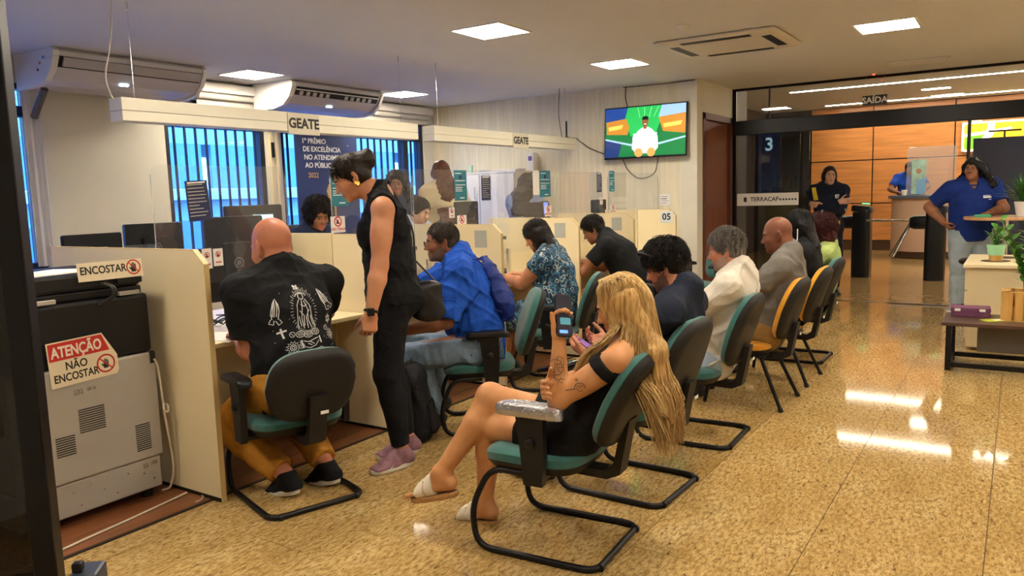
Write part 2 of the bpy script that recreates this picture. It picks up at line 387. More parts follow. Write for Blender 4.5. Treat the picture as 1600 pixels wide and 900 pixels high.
b = child(MB().box((XG-.003, 2.37, 1.21), (XG-.001, 3.16, 1.37)), 'safety_band', mat('frosted_film', '#d9d6cf', .7), gw)
text('TERRACAP', .075, m_ink, gw, Matrix.Translation(-gw.location) @ frame((XG-.0045, 2.80, 1.29), (0, -1, 0), (0, 0, 1)), bold=.02)
pl0 = MB(); Mz = frame((XG-.0035, 2.50, 1.285), (0, -1, 0), (0, 0, 1))
for k in range(6): strip(pl0, [(-.11+.038*k, 0), (-.084+.038*k, 0)], .022, Mz, .0006)
tag(child(pl0, 'small_print', m_ink, gw), kind='stuff')
child(MB().box((XG-.0045, 3.03, 1.26), (XG-.003, 3.07, 1.32)), 'emblem', m_ink, gw)

# ------------------------------------------------------------------ the hall behind the glass
XH = 18.5
m_ceil2 = mat('hall_ceiling_paint', '#ccd3da', .7)
tag(MB().box((XG, YN, 3.13), (19, 5.2, 3.3)).build('ceiling_hall', m_ceil2), kind='structure')
tag(MB().box((XG, YN, CZ), (XG+.12, 5.2, 3.13)).build('trim_1', m_ceil2), kind='structure')
tag(MB().box((XG, 5.0, 0), (19, 5.2, 3.13)).build('wall_hall_side', mat('hall_dark_wall', '#4a4642', .6)), kind='structure')
tag(MB().box((XG+.12, YR+.2, 0), (XG+1.3, 5.0, 3.13)).build('wall_hall_pier', mat('hall_grey', '#8d8a84', .6)), kind='structure')
m_panel = mat('orange_veneer', '#d28d4c', .38, var=.14, vscale=2.2, stretch=(.3, .6, 7), coat=.2)
wh = tag(MB().box((XH+.05, YN, 0), (XH+.2, 5.0, 3.13)).build('wall_hall', mat('joint_black', '#1a120c', .7)), kind='structure')
ye = [4.0, 2.72, 1.18, -.36, -1.9, -3.15]
for i in range(len(ye)-1):
    for z0, z1 in ((.22, 1.02), (1.03, 1.96), (1.97, 3.12)):
        MB().box((XH, ye[i+1]+.012, z0+.006), (XH+.06, ye[i]-.012, z1-.006), bev=.004).build('veneer_panel', m_panel, wh)
MB().box((XH-.005, YN, 0), (XH+.06, 5, .21)).build('plinth', mat('plinth_brown', '#4b3527', .4), wh)
MB().box((XH, 4.02, .22), (XH+.06, 5, 3.12)).build('dark_panel', mat('dark_panel', '#2f2b28', .4), wh)
for i, (x, y, l, wd) in enumerate(((14.7, .45, 6.2, .09), (17.75, .45, 6.2, .09))):
    t = empty('ceiling_strip_light', ('long linear ceiling light just behind the entrance glass', 'long linear ceiling light further back in the hall')[i], 'light', (x, y, 3.125), group='hall strip lights')
    MB().box((-wd/2-.02, -l/2-.02, -.004), (wd/2+.02, l/2+.02, .004)).build('housing', m_white, t); MB().box((-wd/2, -l/2, -.008), (wd/2, l/2, -.004)).build('diffuser', mat('hall_lamp', '#fff0d8', .5, emit=36), t)
for i, (x, y) in enumerate(((16.2, 1.36), (13.0, -.9), (12.9, 3.3), (16.2, -1.6))):  # the two at negative y are added out of view to brighten the hall
    t = empty('hall_ceiling_light', ('small rectangular hall ceiling light between the two long strips', 'small rectangular hall ceiling light at the right just behind the glass', 'small rectangular hall ceiling light above the dark pier', 'small rectangular hall ceiling light far to the right')[i], 'light', (x, y, 3.125), group='small hall ceiling lights')
    MB().box((-.10, -.24, -.004), (.10, .24, .004)).build('housing', m_white, t); MB().box((-.085, -.225, -.008), (.085, .225, -.004)).build('diffuser', mat('hall_lamp'), t)

# ------------------------------------------------------------------ ceiling fittings
m_refl = mat('louver_reflector', '#f2ead6', .3)
def troffer():
    t = empty('ceiling_light', 'x', 'light', group='square recessed ceiling lights'); s = .235
    fr = MB()
    for lo, hi in (((-s, -s, -.008), (s, -s+.018, .006)), ((-s, s-.018, -.008), (s, s, .006)), ((-s, -s+.018, -.008), (-s+.018, s-.018, .006)), ((s-.018, -s+.018, -.008), (s, s-.018, .006))): fr.box(lo, hi)
    fr.build('frame', m_white, t)
    MB().box((-s+.018, -s+.018, -.003), (s-.018, s-.018, 0)).build('diffuser', m_lamp, t)
    o = None
    for i in range(1, 9):
        if o is None: o = MB().box((-s+.018, -.0025, -.008), (s-.018, .0025, -.0035)).build('louver', m_refl, t)
        else: o = o.copy(); COL.objects.link(o)
        o.location.y = -s+.018+(2*s-.036)*i/9
    return t
t0 = troffer()
for i, (x, y, lb) in enumerate(((5.17, 3.53, 'square recessed ceiling light nearest the camera above the desks'), (7.33, 3.44, 'square recessed ceiling light above the television wall side'), (7.17, .97, 'square recessed ceiling light at the right beyond the air cassette'), (5.27, 6.53, 'square recessed ceiling light between the two hanging air units'), (7.50, 6.47, 'square recessed ceiling light in the corner by the far window'),
        (3.0, 3.5, 'unseen ceiling light'), (5.1, .97, 'unseen ceiling light'), (3.0, .97, 'unseen ceiling light'), (.9, 3.5, 'unseen ceiling light'), (.9, .97, 'unseen ceiling light'), (5.1, -1.6, 'unseen ceiling light'), (7.3, -1.6, 'unseen ceiling light'), (2.6, -1.6, 'unseen ceiling light'), (9.0, -1.6, 'unseen ceiling light'))):
    t = t0 if i == 0 else copy_tree(t0)
    t.location = (x, y, CZ); t['label'] = lb.replace('unseen ceiling light', 'unseen square recessed ceiling light added to light the room')  # the unseen ones carry on the ceiling grid, added for the room's light
# cassette
m_cas = mat('cassette_plastic', '#dcd6ca', .5)
c = empty('air_cassette', 'square four-way ceiling air conditioner cassette with dark slots', 'air conditioner', (6.97, 2.22, CZ-.001))
MB().pad(rrect(.95, 1.05, .05), [(.02, 0), (0, -.008), (0, -.018), (.02, -.028), (.16, -.034)]).build('panel', m_cas, c)
for lo, hi in (((-.27, .36, -.036), (.27, .44, -.026)), ((-.27, -.44, -.036), (.27, -.36, -.026)), ((-.40, -.30, -.036), (-.32, .30, -.026)), ((.32, -.30, -.036), (.40, .30, -.026))):
    MB().box(lo, hi, bev=.003).build('air_slot', m_black, c)
MB().box((-.24, -.26, -.037), (.24, .26, -.033), bev=.003).build('intake_grille', m_cas, c)
g = empty('return_grille', 'pale rectangular air return grille near the entrance glass', 'vent', (9.45, .96, CZ))
MB().box((-.13, -.30, -.02), (.13, .30, 0), bev=.006).build('frame', m_cas, g)
for i in range(8): o = MB().box((-.105+.028*i, -.27, -.024), (-.093+.028*i, .27, -.019)).build('slat', m_cas, g)
c = empty('smoke_detector', 'small round white smoke detector on the ceiling', 'detector', (6.02, 2.28, CZ))
MB().lathe([(.05, 0), (.05, -.012), (.035, -.03), (.012, -.034)]).build('housing', m_white, c)
MB().lathe([(.036, -.012), (.037, -.016), (.034, -.02)]).build('vent_ring', m_cas, c)
c = empty('alarm_sensor', 'small ceiling sensor with a red light above the exit sign', 'sensor', (10.0, 1.48, CZ))
MB().lathe([(.04, 0), (.04, -.012), (.02, -.022)]).build('housing', m_white, c)
MB().lathe([(.012, -.022), (.012, -.03), (.004, -.034)], seg=10).build('led', mat('red_led', '#ff2a1a', .4, emit=12), c)
# exit sign
c = empty('exit_sign', 'dark exit sign with pale letters hung in front of the glass', 'sign', (XG-.06, 1.5, 2.44))
MB().box((-.006, -.135, -.055), (.006, .135, .055), bev=.002).build('board', mat('exit_green', '#1d2b22', .4), c)
text('SAÍDA', .10, m_whitei, c, frame((-.0068, 0, -.005), (0, -1, 0), (0, 0, 1)), bold=.03)
for y in (-.1, .1): MB().tube([(0, y, .05), (0, y, .28)], .0012, 5).build('hanger', m_chrome, c)
# under-ceiling air units
def air_unit(x0, x1, label, grille):
    y0, y1 = 6.47, 7.08
    c = empty('ceiling_air_unit', label, 'air conditioner', ((x0+x1)/2, (y0+y1)/2, CZ-.3), group='white under-ceiling air units')
    prof = [(y1, CZ-.005), (y0+.03, CZ-.005), (y0, CZ-.03), (y0+.005, CZ-.06), (y0+.06, CZ-.16), (y0+.16, CZ-.235), (y0+.30, CZ-.265), (y1, CZ-.27)]
    m_ac = mat('air_unit_plastic', '#f0eeea', .35); m_acg = mat('air_unit_grey', '#d2d0d4', .4)
    child(MB().prism(prof, 'x', x0+.05, x1-.04), 'body', m_acg, c)
    big = [(y1+.01, CZ-.002), (y0+.02, CZ-.002), (y0-.015, CZ-.03), (y0-.01, CZ-.07), (y0+.05, CZ-.175), (y0+.15, CZ-.255), (y0+.30, CZ-.285), (y1+.01, CZ-.29)]
    child(MB().prism(big, 'x', x0, x0+.05), 'end_cap', m_ac, c); child(MB().prism(big, 'x', x1-.04, x1), 'end_cap', m_ac, c)
    def on(a, b, x, w, off=.004): return None
    # outlet slot with flap on the slanted front
    a, b_ = V((y0+.008, CZ-.068)), V((y0+.055, CZ-.15)); n = V((-.868, -.497))
    def slab(u0, u1, xa, xb, o0, o1, name, m):
        p = [a+(b_-a)*u0+n*o0, a+(b_-a)*u1+n*o0, a+(b_-a)*u1+n*o1, a+(b_-a)*u0+n*o1]
        child(MB().prism([(q.x, q.y) for q in p], 'x', xa, xb), name, m, c)
    if grille:
        slab(0, 1.0, x0+.08, x1-.07, .0, .004, 'outlet_slot', m_black)
        slab(.25, .36, x0+.08, x1-.07, .004, .016, 'flap', m_ac)
        for i in range(12):
            if i in (5, 6): continue
            slab(.5, .95, x0+.14+i*.095, x0+.19+i*.095, .004, .008, 'vane', m_acg)
    else:
        slab(.0, 1.0, x0+.06, x1-.05, .0, .003, 'outlet_slot', m_black)
        slab(.02, .86, x0+.09, x1-.06, .003, .016, 'flap', mat('air_flap', '#b9b6bc', .4))
    child(MB().prism([(y0+.135, CZ-.222), (y0+.15, CZ-.234), (y0+.149, CZ-.238), (y0+.132, CZ-.226)], 'x', x0+.62, x0+.70), 'status_light', mat('cool_led', '#cfe8ff', .4, emit=6), c)
    return c
u1 = air_unit(3.30, 4.70, 'white under-ceiling air unit at the far left with closed flap', False)
child(MB().tube(fillet([(3.43, 6.9, CZ-.28), (3.43, 6.98, CZ-.36), (3.42, 7.1, CZ-.50)], .04), .03, 10), 'drain_pipe', mat('grey_insulation', '#6d6a6c', .8), u1)
for i, (x, z, cl) in enumerate(((6.60, CZ-.08, '#2f8fd0'), (6.66, CZ-.12, '#d08a3a'), (6.70, CZ-.17, '#4a4a4a'))):
    child(MB().box((3.2985, x, z), (3.2998, x+.03, z+.02)), 'sticker', mat('sticker_%d' % i, cl, .5), u1)
air_unit(5.72, 7.13, 'white under-ceiling air unit with open slatted outlet near the far window', True)
# ------------------------------------------------------------------ chairs
def chair_outline_seat():
    return [(.235*math.copysign(abs(math.cos(a))**.55, math.cos(a)), .225*math.copysign(abs(math.sin(a))**.55, math.sin(a))) for a in [2*PI*i/36 for i in range(36)]]
def chair_outline_back():
    pts = []
    for i in range(36):
        a = 2*PI*i/36; c, s = math.cos(a), math.sin(a)
        y = .215*math.copysign(abs(s)**.6, s); w = .22*(1 - .10*max(0, y/.215) - .12*max(0, -y/.215))
        pts.append((w*math.copysign(abs(c)**.6, c), y))
    return pts
TILT = [19]; BK = [1.0, .655, -.302]
def back_fn(x, y, h):
    # y up the back, h outwards to the sitter; the back leans and wraps a little
    t = R(TILT[0]); y *= BK[0]; z = BK[1] + y*math.cos(t) + h*math.sin(t); yy = BK[2] - y*math.sin(t) + h*math.cos(t) + .30*x*x - .10*(y*y)
    return (x, yy, z)
def seat_fn(x, y, h):
    f = max(0, (y-.08)/.15); return (x, y+.03, h - .022*f*f + .15*x*x*(1 if h > .40 else 0))
def make_chair(label, fabric, base='sled', arms=True, wrap=False, tagged=True):
    t = empty('visitor_chair', label, 'chair')
    so = chair_outline_seat(); bo = chair_outline_back()
    MB().pad(so, [(.03, .385), (.004, .39), (0, .405), (.0, .415), (.012, .428), (.05, .438), (.12, .440)], seat_fn).build('seat_cushion', fabric, t)
    MB().pad(so, [(.07, .345), (.03, .352), (.004, .385), (.006, .392)], seat_fn).build('seat_shell', m_shell, t)
    MB().pad(bo, [(.012, -.006), (0, .004), (.002, .022), (.015, .036), (.06, .046), (.12, .048)], back_fn).build('back_cushion', fabric, t)
    MB().pad(bo, [(.05, -.040), (.02, -.034), (.002, -.016), (-.003, .0), (.008, .004)], back_fn).build('back_shell', m_shell, t)
    j = MB(); j.prism([(-.345, .56), (-.315, .56), (-.275, .38), (-.235, .345), (-.06, .345), (-.06, .315), (-.245, .31), (-.30, .335)], 'x', -.042, .042)
    j.build('back_bracket', m_shell, t)
    if tagged: MB().box((.0, -.352, .475), (.04, -.350, .490), M=Matrix.Identity(4)).build('care_tag', m_paper, t)
    if base == 'sled':
        pts = [(-.20, .02, .345), (-.20, .20, .345), (-.235, .275, .18), (-.235, .255, .014), (-.235, -.275, .014), (.235, -.275, .014), (.235, .255, .014), (.235, .275, .18), (.20, .20, .345), (.20, .02, .345)]
        MB().tube(fillet(pts, .07, 5), .0135, 10).build('sled_frame', m_dark, t)
        for x in (-.2, .2): MB().tube([(x, -.277, .014), (x*.93, -.277, .014)], .0165, 10).build('floor_glide', m_black, t)
    else:
        for sx in (-1, 1):
            MB().tube([(sx*.17, -.14, .35), (sx*.225, -.29, .01)], .013, 10).build('leg', m_dark, t)
            MB().tube([(sx*.17, .16, .35), (sx*.215, .22, .01)], .013, 10).build('leg', m_dark, t)
            MB().tube([(sx*.223, -.283, .025), (sx*.226, -.294, 0)], .017, 10).build('leg_cap', m_black, t)
        MB().box((-.19, -.17, .335), (.19, .19, .352), bev=.006).build('seat_bracket', m_dark, t)
    if arms:
        for sx in (-1, 1):
            a = MB(); a.prism([(-.075, .33), (.005, .33), (.015, .45), (.035, .62), (-.085, .62), (-.085, .45)], 'x', sx*.262-.016, sx*.262+.016)
            a.box((min(sx*.15, sx*.25), -.06, .335), (max(sx*.15, sx*.25), 0, .352))
            ao = a.build('arm_post', m_black, t)
            MB().lathe([(.02, 0), (.02, .012), (.012, .018)], seg=12, M=Matrix.Translation((sx*.278, -.03, .50)) @ Matrix.Rotation(R(90*sx), 4, 'Y')).build('height_knob', m_black, ao)
            o = rrect(.075, .27, .036, 5, sx*.262, .0)
            def pf(x, y, h): return (x, y-.02, h + .012*math.cos((y+.03)*9) - .25*max(0, -y-.02)**2*4)
            MB().pad(o, [(.012, .608), (0, .614), (0, .632), (.008, .640), (.03, .642)], pf).build('arm_pad', m_black, t)
            if wrap and sx < 0:
                MB().pad(rrect(.084, .28, .04, 5, sx*.262, .0), [(.008, .602), (-.002, .61), (-.001, .636), (.006, .645), (.03, .647)], pf).build('plastic_wrap', mat('clear_wrap', '#b9b9bd', .12, metal=.75, bump=.9, bscale=55), t)
    return t
TILT[0] = 27; BK[2] = -.345; chA = make_chair('x', m_teal, 'sled', True, True); TILT[0] = 13; BK[:] = [.80, .605, -.285]; chB = make_chair('x', m_teal, 'sled', True); TILT[0] = 19; BK[:] = [1.0, .655, -.302]
def put(o, x, y, yaw, label): o.location = (x, y, 0); o.rotation_euler = (0, 0, R(yaw-90)); o['label'] = label; o['group'] = 'visitor chairs'; return o
put(chA, 2.70, 1.585, 94, 'teal visitor chair with plastic-wrapped armrest under the blonde woman')
sled_arm = make_chair('x', m_teal, 'sled', True); sled_no = make_chair('x', m_teal, 'sled', False); leg_teal = make_chair('x', m_teal, 'legs', False); leg_yel = make_chair('x', m_yel, 'legs', False)
put(sled_no, 3.41, 1.585, 88, 'teal visitor chair under the man in the navy t-shirt')
put(copy_tree(sled_no), 4.32, 1.585, 92, 'teal visitor chair under the man in the white shirt')
put(leg_yel, 5.22, 1.53, 90, 'yellow visitor chair under the bald man in grey')
put(copy_tree(leg_yel), 5.95, 1.53, 90, 'yellow visitor chair under the black-haired woman with earphones')
put(copy_tree(sled_no), 6.74, 1.585, 90, 'dark teal visitor chair at the far end of the waiting row')
put(chB, 2.50, 2.98, 72, 'teal visitor chair under the bald man with the printed t-shirt')
put(sled_arm, 3.90, 2.80, 128, 'teal visitor chair with armrests under the man in the blue shirt')
put(copy_tree(sled_arm), 4.98, 2.93, 108, 'teal visitor chair under the woman in the patterned dress')
put(copy_tree(sled_arm), 6.45, 2.80, 95, 'teal visitor chair under the man in black at the counter')
put(copy_tree(sled_arm), 8.12, 2.88, 150, 'empty teal visitor chair with armrests by the counter numbered 05')
for o in (leg_teal,):
    for c in list(o.children): bpy.data.objects.remove(c)
    bpy.data.objects.remove(o)

# ------------------------------------------------------------------ service counter
DX = [2.245, 3.50, 4.745, 5.95, 7.10, 8.22]
ORD = ['nearest the copier', 'behind the standing woman', 'beside the man in blue', 'beside the woman in the patterned dress', 'beside the man in black', 'numbered 05 at the far end']
Y0, YD = 3.20, 4.15
m_plate = mat('glare_grey_plate', '#a9aaa2', .35)  # blank grey painted for glare that washes out the number plates
for i, x in enumerate(DX):
    dv = empty('counter_divider', 'cream laminate counter divider ' + ORD[i], 'divider', (x, 3.7, 0), group='cream counter dividers')
    prof = [(Y0, 0), (Y0, 1.17), (Y0+.075, 1.235), (YD, 1.235), (YD, 0)]
    ysp = 3.66
    if i == 0:
        child(MB().prism([(Y0+.002, .0), (Y0+.002, 1.165), (Y0+.078, 1.233), (4.6, 1.233), (4.6, 0)], 'x', x-.013, x+.013), 'panel', m_cream, dv)
        child(MB().prism([(Y0, 0), (Y0, 1.168), (Y0+.077, 1.236), (4.6, 1.236), (4.6, 1.2332), (Y0+.079, 1.2332), (Y0+.0021, 1.165), (Y0+.0021, 0)], 'x', x-.014, x+.014), 'edge_band', m_edge, dv)
    else:
        child(MB().prism([(Y0+.002, 0), (Y0+.002, 1.168), (Y0+.076, 1.233), (ysp-.004, 1.233), (ysp-.004, 0)], 'x', x-.013, x+.013), 'panel', m_cream, dv)
        child(MB().prism([(ysp+.004, 0), (ysp+.004, 1.24), (YD, 1.24), (YD, 0)], 'x', x-.013, x+.013), 'panel', m_cream, dv)
        child(MB().prism([(Y0, 0), (Y0, 1.169), (Y0+.075, 1.236), (ysp-.004, 1.236), (ysp-.004, 1.2335), (Y0+.077, 1.2335), (Y0+.0021, 1.168), (Y0+.0021, 0)], 'x', x-.014, x+.014), 'edge_band', m_edge, dv)
        if i == 5:
            child(MB().box((x-.0165, 3.235, 1.085), (x-.013, 3.375, 1.215), bev=.001), 'number_plate', mat('pale_plate', '#cdd6d8', .4), dv)
            for ch, dy in (('0', .026), ('5', -.026)): text(ch, .10, m_ink, dv, Matrix.Translation(-dv.location) @ frame((x-.0172, 3.305+dy, 1.15), (0, -1, 0), (0, 0, 1)), bold=.03, name='numeral')
        if i in (2, 3, 4): child(MB().box((x-.0165, 3.33, 1.06), (x-.013, 3.44, 1.19), bev=.001), 'number_plate', m_plate, dv)
    child(MB().box((x-.016, Y0+.005, 0), (x+.016, YD-.01, .02)), 'foot_rail', m_dark, dv)
# the fifth board, facing the room, with its number
nb = empty('wall_notice', 'small white notice on the television wall above the desk number 05', 'notice', (XF, 3.62, 1.33))
child(MB().box((XF-.006, 3.56, 1.27), (XF-.004, 3.69, 1.40)), 'notice', m_paper, nb)
pl_ = MB(); Mn = frame((XF-.0062, 3.625, 1.33), (0, -1, 0), (0, 0, 1))
for k in range(4): strip(pl_, [(-.045, .04-.026*k), (.045-.02*(k % 2), .04-.026*k)], .009 if k == 1 else .005, Mn, .0004)
child(pl_, 'printed_lines', m_ink, nb)
# desks: worktop per bay, front panel
for i in range(5):
    a, b = DX[i]+.015, DX[i+1]-.015
    nm = ['bay of the bald man', 'bay of the man in blue', 'bay of the woman in the patterned dress', 'bay of the man in black', 'empty bay by the far wall'][i]
    dk = empty('service_desk', 'cream service desk in the ' + nm, 'desk', ((a+b)/2, 3.9, 0), group='cream service desks')
    child(MB().box((a, 3.40, .715), (b, 4.50, .742), bev=.006), 'worktop', m_cream, dk)
    child(MB().box((a, 4.02, .02), (b, 4.045, .715)), 'modesty_panel', m_cream, dk)
    for xx in (a+.02, b-.05): child(MB().box((xx, 4.42, 0), (xx+.03, 4.48, .715)), 'leg', m_dark, dk)
for a, b, lab in ((.9, 2.2, 'cream back-office desk behind the copier'),):
    dk = empty('back_office_desk', lab, 'desk', (1.5, 5.3, 0)); child(MB().box((1.6, 5.0, .715), (4.4, 5.75, .742), bev=.006), 'worktop', m_cream, dk)
    for xx, yy in ((1.65, 5.05), (4.3, 5.05), (1.65, 5.66), (4.3, 5.66)): child(MB().box((xx, yy, 0), (xx+.05, yy+.05, .715)), 'leg', m_dark, dk)
# acrylic screens
ACR = [(2.30, 3.16), (3.52, 4.30), (4.32, 5.32), (5.40, 6.36), (6.42, 7.36), (7.50, 8.86)]
AY = 3.68
for i, (a, b) in enumerate(ACR):
    sc = empty('acrylic_screen', 'clear acrylic screen ' + ['in front of the bald man', 'behind the standing woman', 'in front of the man in blue', 'in front of the woman in the patterned dress', 'in front of the man in black', 'in the empty bay by the far wall'][i], 'screen', ((a+b)/2, AY, .742), group='acrylic counter screens')
    z0 = 1.02 if i == 0 else .95; z1 = 1.655
    child(MB().pad([((a+b)/2+p[0], (z0+z1)/2+p[1]) for p in rrect(b-a, z1-z0, .05)], [(0, -.002), (0, .002)], lambda x, y, h: (x, AY+h, y)), 'sheet', m_acr, sc)
    child(MB().box((a-.002, AY-.003, z0+.05), (a+.002, AY+.003, z1-.05)), 'edge', glassmat('acrylic_edge', (.93, .97, .98), haze=.18), sc)
    child(MB().box((b-.002, AY-.003, z0+.05), (b+.002, AY+.003, z1-.05)), 'edge', glassmat('acrylic_edge', (.93, .97, .98), haze=.18), sc)
    for xx in (a+.15, b-.15): child(MB().box((xx-.02, AY-.012, .742), (xx+.02, AY+.012, z0+.04), bev=.003), 'bracket', m_chrome, sc)
# sheets stuck to the screens
def sheet(name, label, cat, x0, x1, z0, z1, y, m, tilt=0, grp=None, deco=None):
    o = empty(name, label, cat, ((x0+x1)/2, y, (z0+z1)/2), group=grp)
    Mx = frame((0, 0, 0), (math.cos(R(tilt)), 0, math.sin(R(tilt))), (0, 0, 1))
    w, h = x1-x0, z1-z0
    flat([(-w/2, -h/2), (w/2, -h/2), (w/2, h/2), (-w/2, h/2)], Mx, .001).build('paper', m, o)
    if deco: deco(o, Mx, w, h)
    return o
def d_teal(o, M, w, h):
    L = MB(); rnd = random.Random(3)
    for k, (yy, ww) in enumerate(((.40, .5), (.16, .8), (.02, .8), (-.06, .55), (-.12, .5), (-.18, .55))): strip(L, [(-w*.42, yy*h), (-w*.42+w*ww, yy*h)], h*.022, M, .0016)
    L.build('printed_lines', m_whitei, o)
    Q = MB(); Q.prism(circle(w*.10, 0, h*.27, 14), 'z', .001, .0016, M=M); Q.prism([(-w*.03, h*.2), (w*.03, h*.2), (w*.05, h*.27), (-w*.05, h*.27)], 'z', .0016, .002, M=M); Q.build('pictogram', m_navy, o)
    S = MB(); strip(S, [(-w*.08, -h*.41), (w*.28, -h*.41)], h*.035, M, .0016); S.build('footer_mark', m_whitei, o)
def d_navy(o, M, w, h):
    L = MB(); rnd = random.Random(5)
    for k in range(10): strip(L, [(-w*.42, h*(.40-.085*k)), (-w*.42+w*rnd.uniform(.45, .84), h*(.40-.085*k))], h*.02, M, .0016)
    L.build('printed_lines', mat('pale_print', '#b9b6a8', .6), o)
    S = MB(); strip(S, [(-w*.4, h*.45), (w*.4, h*.45)], h*.035, M, .0016); S.build('heading', m_whitei, o)
def d_stop(txt):
    def f(o, M, w, h):
        r = MB(); ring(r, w*.20, w*.27, 0, h*.18, M, t=.0016); strip(r, [(-w*.16, h*.18+w*.16), (w*.16, h*.18-w*.16)], w*.06, M, .002); r.build('prohibition_ring', m_red, o)
        k = MB(); k.prism(circle(w*.08, -w*.02, h*.20, 12), 'z', .001, .0014, M=M); k.prism([(-w*.12, h*.04), (w*.08, h*.04), (w*.06, h*.15), (-w*.1, h*.15)], 'z', .001, .0014, M=M); k.build('pictogram', m_ink, o)
        if len(txt) > 4: text(txt, w*.17, m_red, o, M @ Matrix.Translation((0, -h*.28, .0014)), bold=.02)
        else: z = MB(); strip(z, [(-w*.3, -h*.28), (w*.3, -h*.28)], h*.07, M, .0016); z.build('printed_line', m_red, o)
    return f
FY = AY-.006
sheet('notice_sheet', 'navy printed notice on the acrylic screen before the bald man', 'notice', 2.49, 2.625, 1.36, 1.575, FY, m_navy, 3, 'notices on the acrylic screens', d_navy)
sheet('notice_sheet', 'teal printed notice on the acrylic beside the standing woman', 'notice', 3.52, 3.67, 1.41, 1.63, FY, m_tealp, 0, 'notices on the acrylic screens', d_teal)
sheet('notice_sheet', 'teal printed notice above the man in the blue shirt', 'notice', 4.81, 4.97, 1.415, 1.65, FY, m_tealp, 0, 'notices on the acrylic screens', d_teal)
sheet('notice_sheet', 'navy printed notice before the white cabinet', 'notice', 5.17, 5.30, 1.41, 1.61, FY, m_navy, 0, 'notices on the acrylic screens', d_navy)
sheet('notice_sheet', 'teal printed notice left of the small white one above the woman in the patterned dress', 'notice', 6.09, 6.28, 1.42, 1.66, FY, m_tealp, 0, 'notices on the acrylic screens', d_teal)
sheet('notice_sheet', 'white blank notice beside the teal one above the woman in the patterned dress', 'notice', 5.97, 6.08, 1.44, 1.66, FY, m_paper, 0, 'notices on the acrylic screens', None)
sheet('notice_sheet', 'navy printed notice over the man in black below the television', 'notice', 7.23, 7.34, 1.45, 1.65, FY, m_navy, 0, 'notices on the acrylic screens', d_navy)
sheet('notice_sheet', 'teal printed notice below the television', 'notice', 7.52, 7.65, 1.45, 1.67, FY, m_tealp, 0, 'notices on the acrylic screens', d_teal)
SP = [('red phone-ban sticker in front of the bald man', 2.555, 2.615, 1.10, 1.21, 'NÃO'), ('mask sticker right of the phone-ban sticker before the bald man', 2.625, 2.685, 1.11, 1.205, ''), ('white sticker NÃO TRAGA beside the standing woman', 3.50, 3.625, 1.24, 1.345, 'NÃO TRAGA'), ('small white sticker above the head of the man in blue', 4.73, 4.80, 1.285, 1.365, 'NÃO'), ('larger white sticker behind the man in blue', 4.83, 4.95, 1.20, 1.30, 'NÃO TRAGA'), ('white sticker behind the woman in the patterned dress', 6.17, 6.29, 1.24, 1.34, 'NÃO TRAGA'), ('small red sticker over the man in black', 7.30, 7.36, 1.32, 1.39, 'NÃO'), ('white sticker over the man in black', 7.56, 7.66, 1.22, 1.31, 'NÃO TRAGA')]
for lb, a, b, c, d_, tx in SP: sheet('warning_sticker', lb, 'sticker', a, b, c, d_, FY, m_paper, 0, 'warning stickers on the acrylic', d_stop(tx) if tx else d_stop(' '))
# brochures in holders
m_bro = mat('brochure_print', '#8c937a', .5, var=.5, vscale=25)
for i, (x, z, lb) in enumerate(((3.56, 1.11, 'brochure holder beside the standing woman'), (4.95, 1.08, 'brochure holder behind the man in blue'), (6.24, 1.08, 'brochure holder behind the woman in the patterned dress'), (7.62, 1.05, 'brochure holder over the man in black'))):
    o = empty('brochure_holder', 'clear ' + lb, 'brochure', (x, AY-.012, z), group='brochure holders')
    MB().box((-.055, -.002, -.09), (.055, .002, .09)).build('brochure', m_bro, o)
    MB().prism([(-.035, -.07), (.03, -.07), (.035, 0), (-.01, .03), (-.035, 0)], 'y', -.004, -.0022).build('yellow_figure', mat('yellow_print', '#c8b13c', .6), o)
    MB().box((-.06, -.008, -.10), (.06, -.006, .02)).build('pocket', m_acr, o)

# ------------------------------------------------------------------ screens and small equipment
m_scr = mat('screen_off', '#0d0f14', .12)
def monitor(x, y, z, yaw, w, h, label, stand=.12, logo=True, lit=None, portrait=False):
    """screen faces yaw; the logo is on its back"""
    o = empty('monitor', label, 'monitor', (x, y, z), R(yaw-90), group='office monitors')
    MB().pad([(p[0], stand+h/2+p[1]) for p in rrect(w, h, .012, 2)], [(.004, -.020), (0, -.016), (0, .012), (.003, .014)], lambda a, b, c: (a, c, b)).build('casing', m_black, o)
    MB().box((-w/2+.01, .0141, stand+.012), (w/2-.01, .0152, stand+h-.012)).build('display', lit or m_scr, o)
    MB().pad([(p[0], stand+h*.45+p[1]) for p in rrect(w*.5, h*.5, .02, 2)], [(0, -.018), (.01, -.045)], lambda a, b, c: (a, c, b)).build('rear_bulge', m_black, o)
    if logo:
        b = MB(); Mx = frame((0, -.0465, stand+h*.45), (-1, 0, 0), (0, 0, 1)); ring(b, .026, .030, 0, 0, Mx, t=.0005)
        for k in (-1, 0, 1): strip(b, [(-.016+.0, k*.009), (.016, k*.009)], .003, Mx, .0005)
        b.build('maker_mark', mat('grey_mark', '#8a8c90', .4), o)
    s = MB(); s.box((-.03, -.06, .01), (.03, -.035, stand+h*.4), bev=.004); s.build('stand_neck', m_black, o)
    MB().pad(rrect(.24, .17, .03, 3, 0, -.03), [(0, 0), (0, .008), (.01, .012)]).build('stand_foot', m_black, o)
    return o
DZ = .742
monitor(2.96, 3.93, DZ, 78, .36, .50, 'tall dark monitor back facing the bald man', .13)
monitor(3.47, 4.38, DZ+.0, 98, .52, .32, 'wide dark monitor behind the tall one with a blue lit window behind', .37)
m_blue = mat('blue_screen', '#7fb7ff', .2, emit=.9)
monitor(3.30, 4.13, DZ, 178, .30, .40, 'side-turned monitor glowing blue right of the tall monitor', .12, False, m_blue)
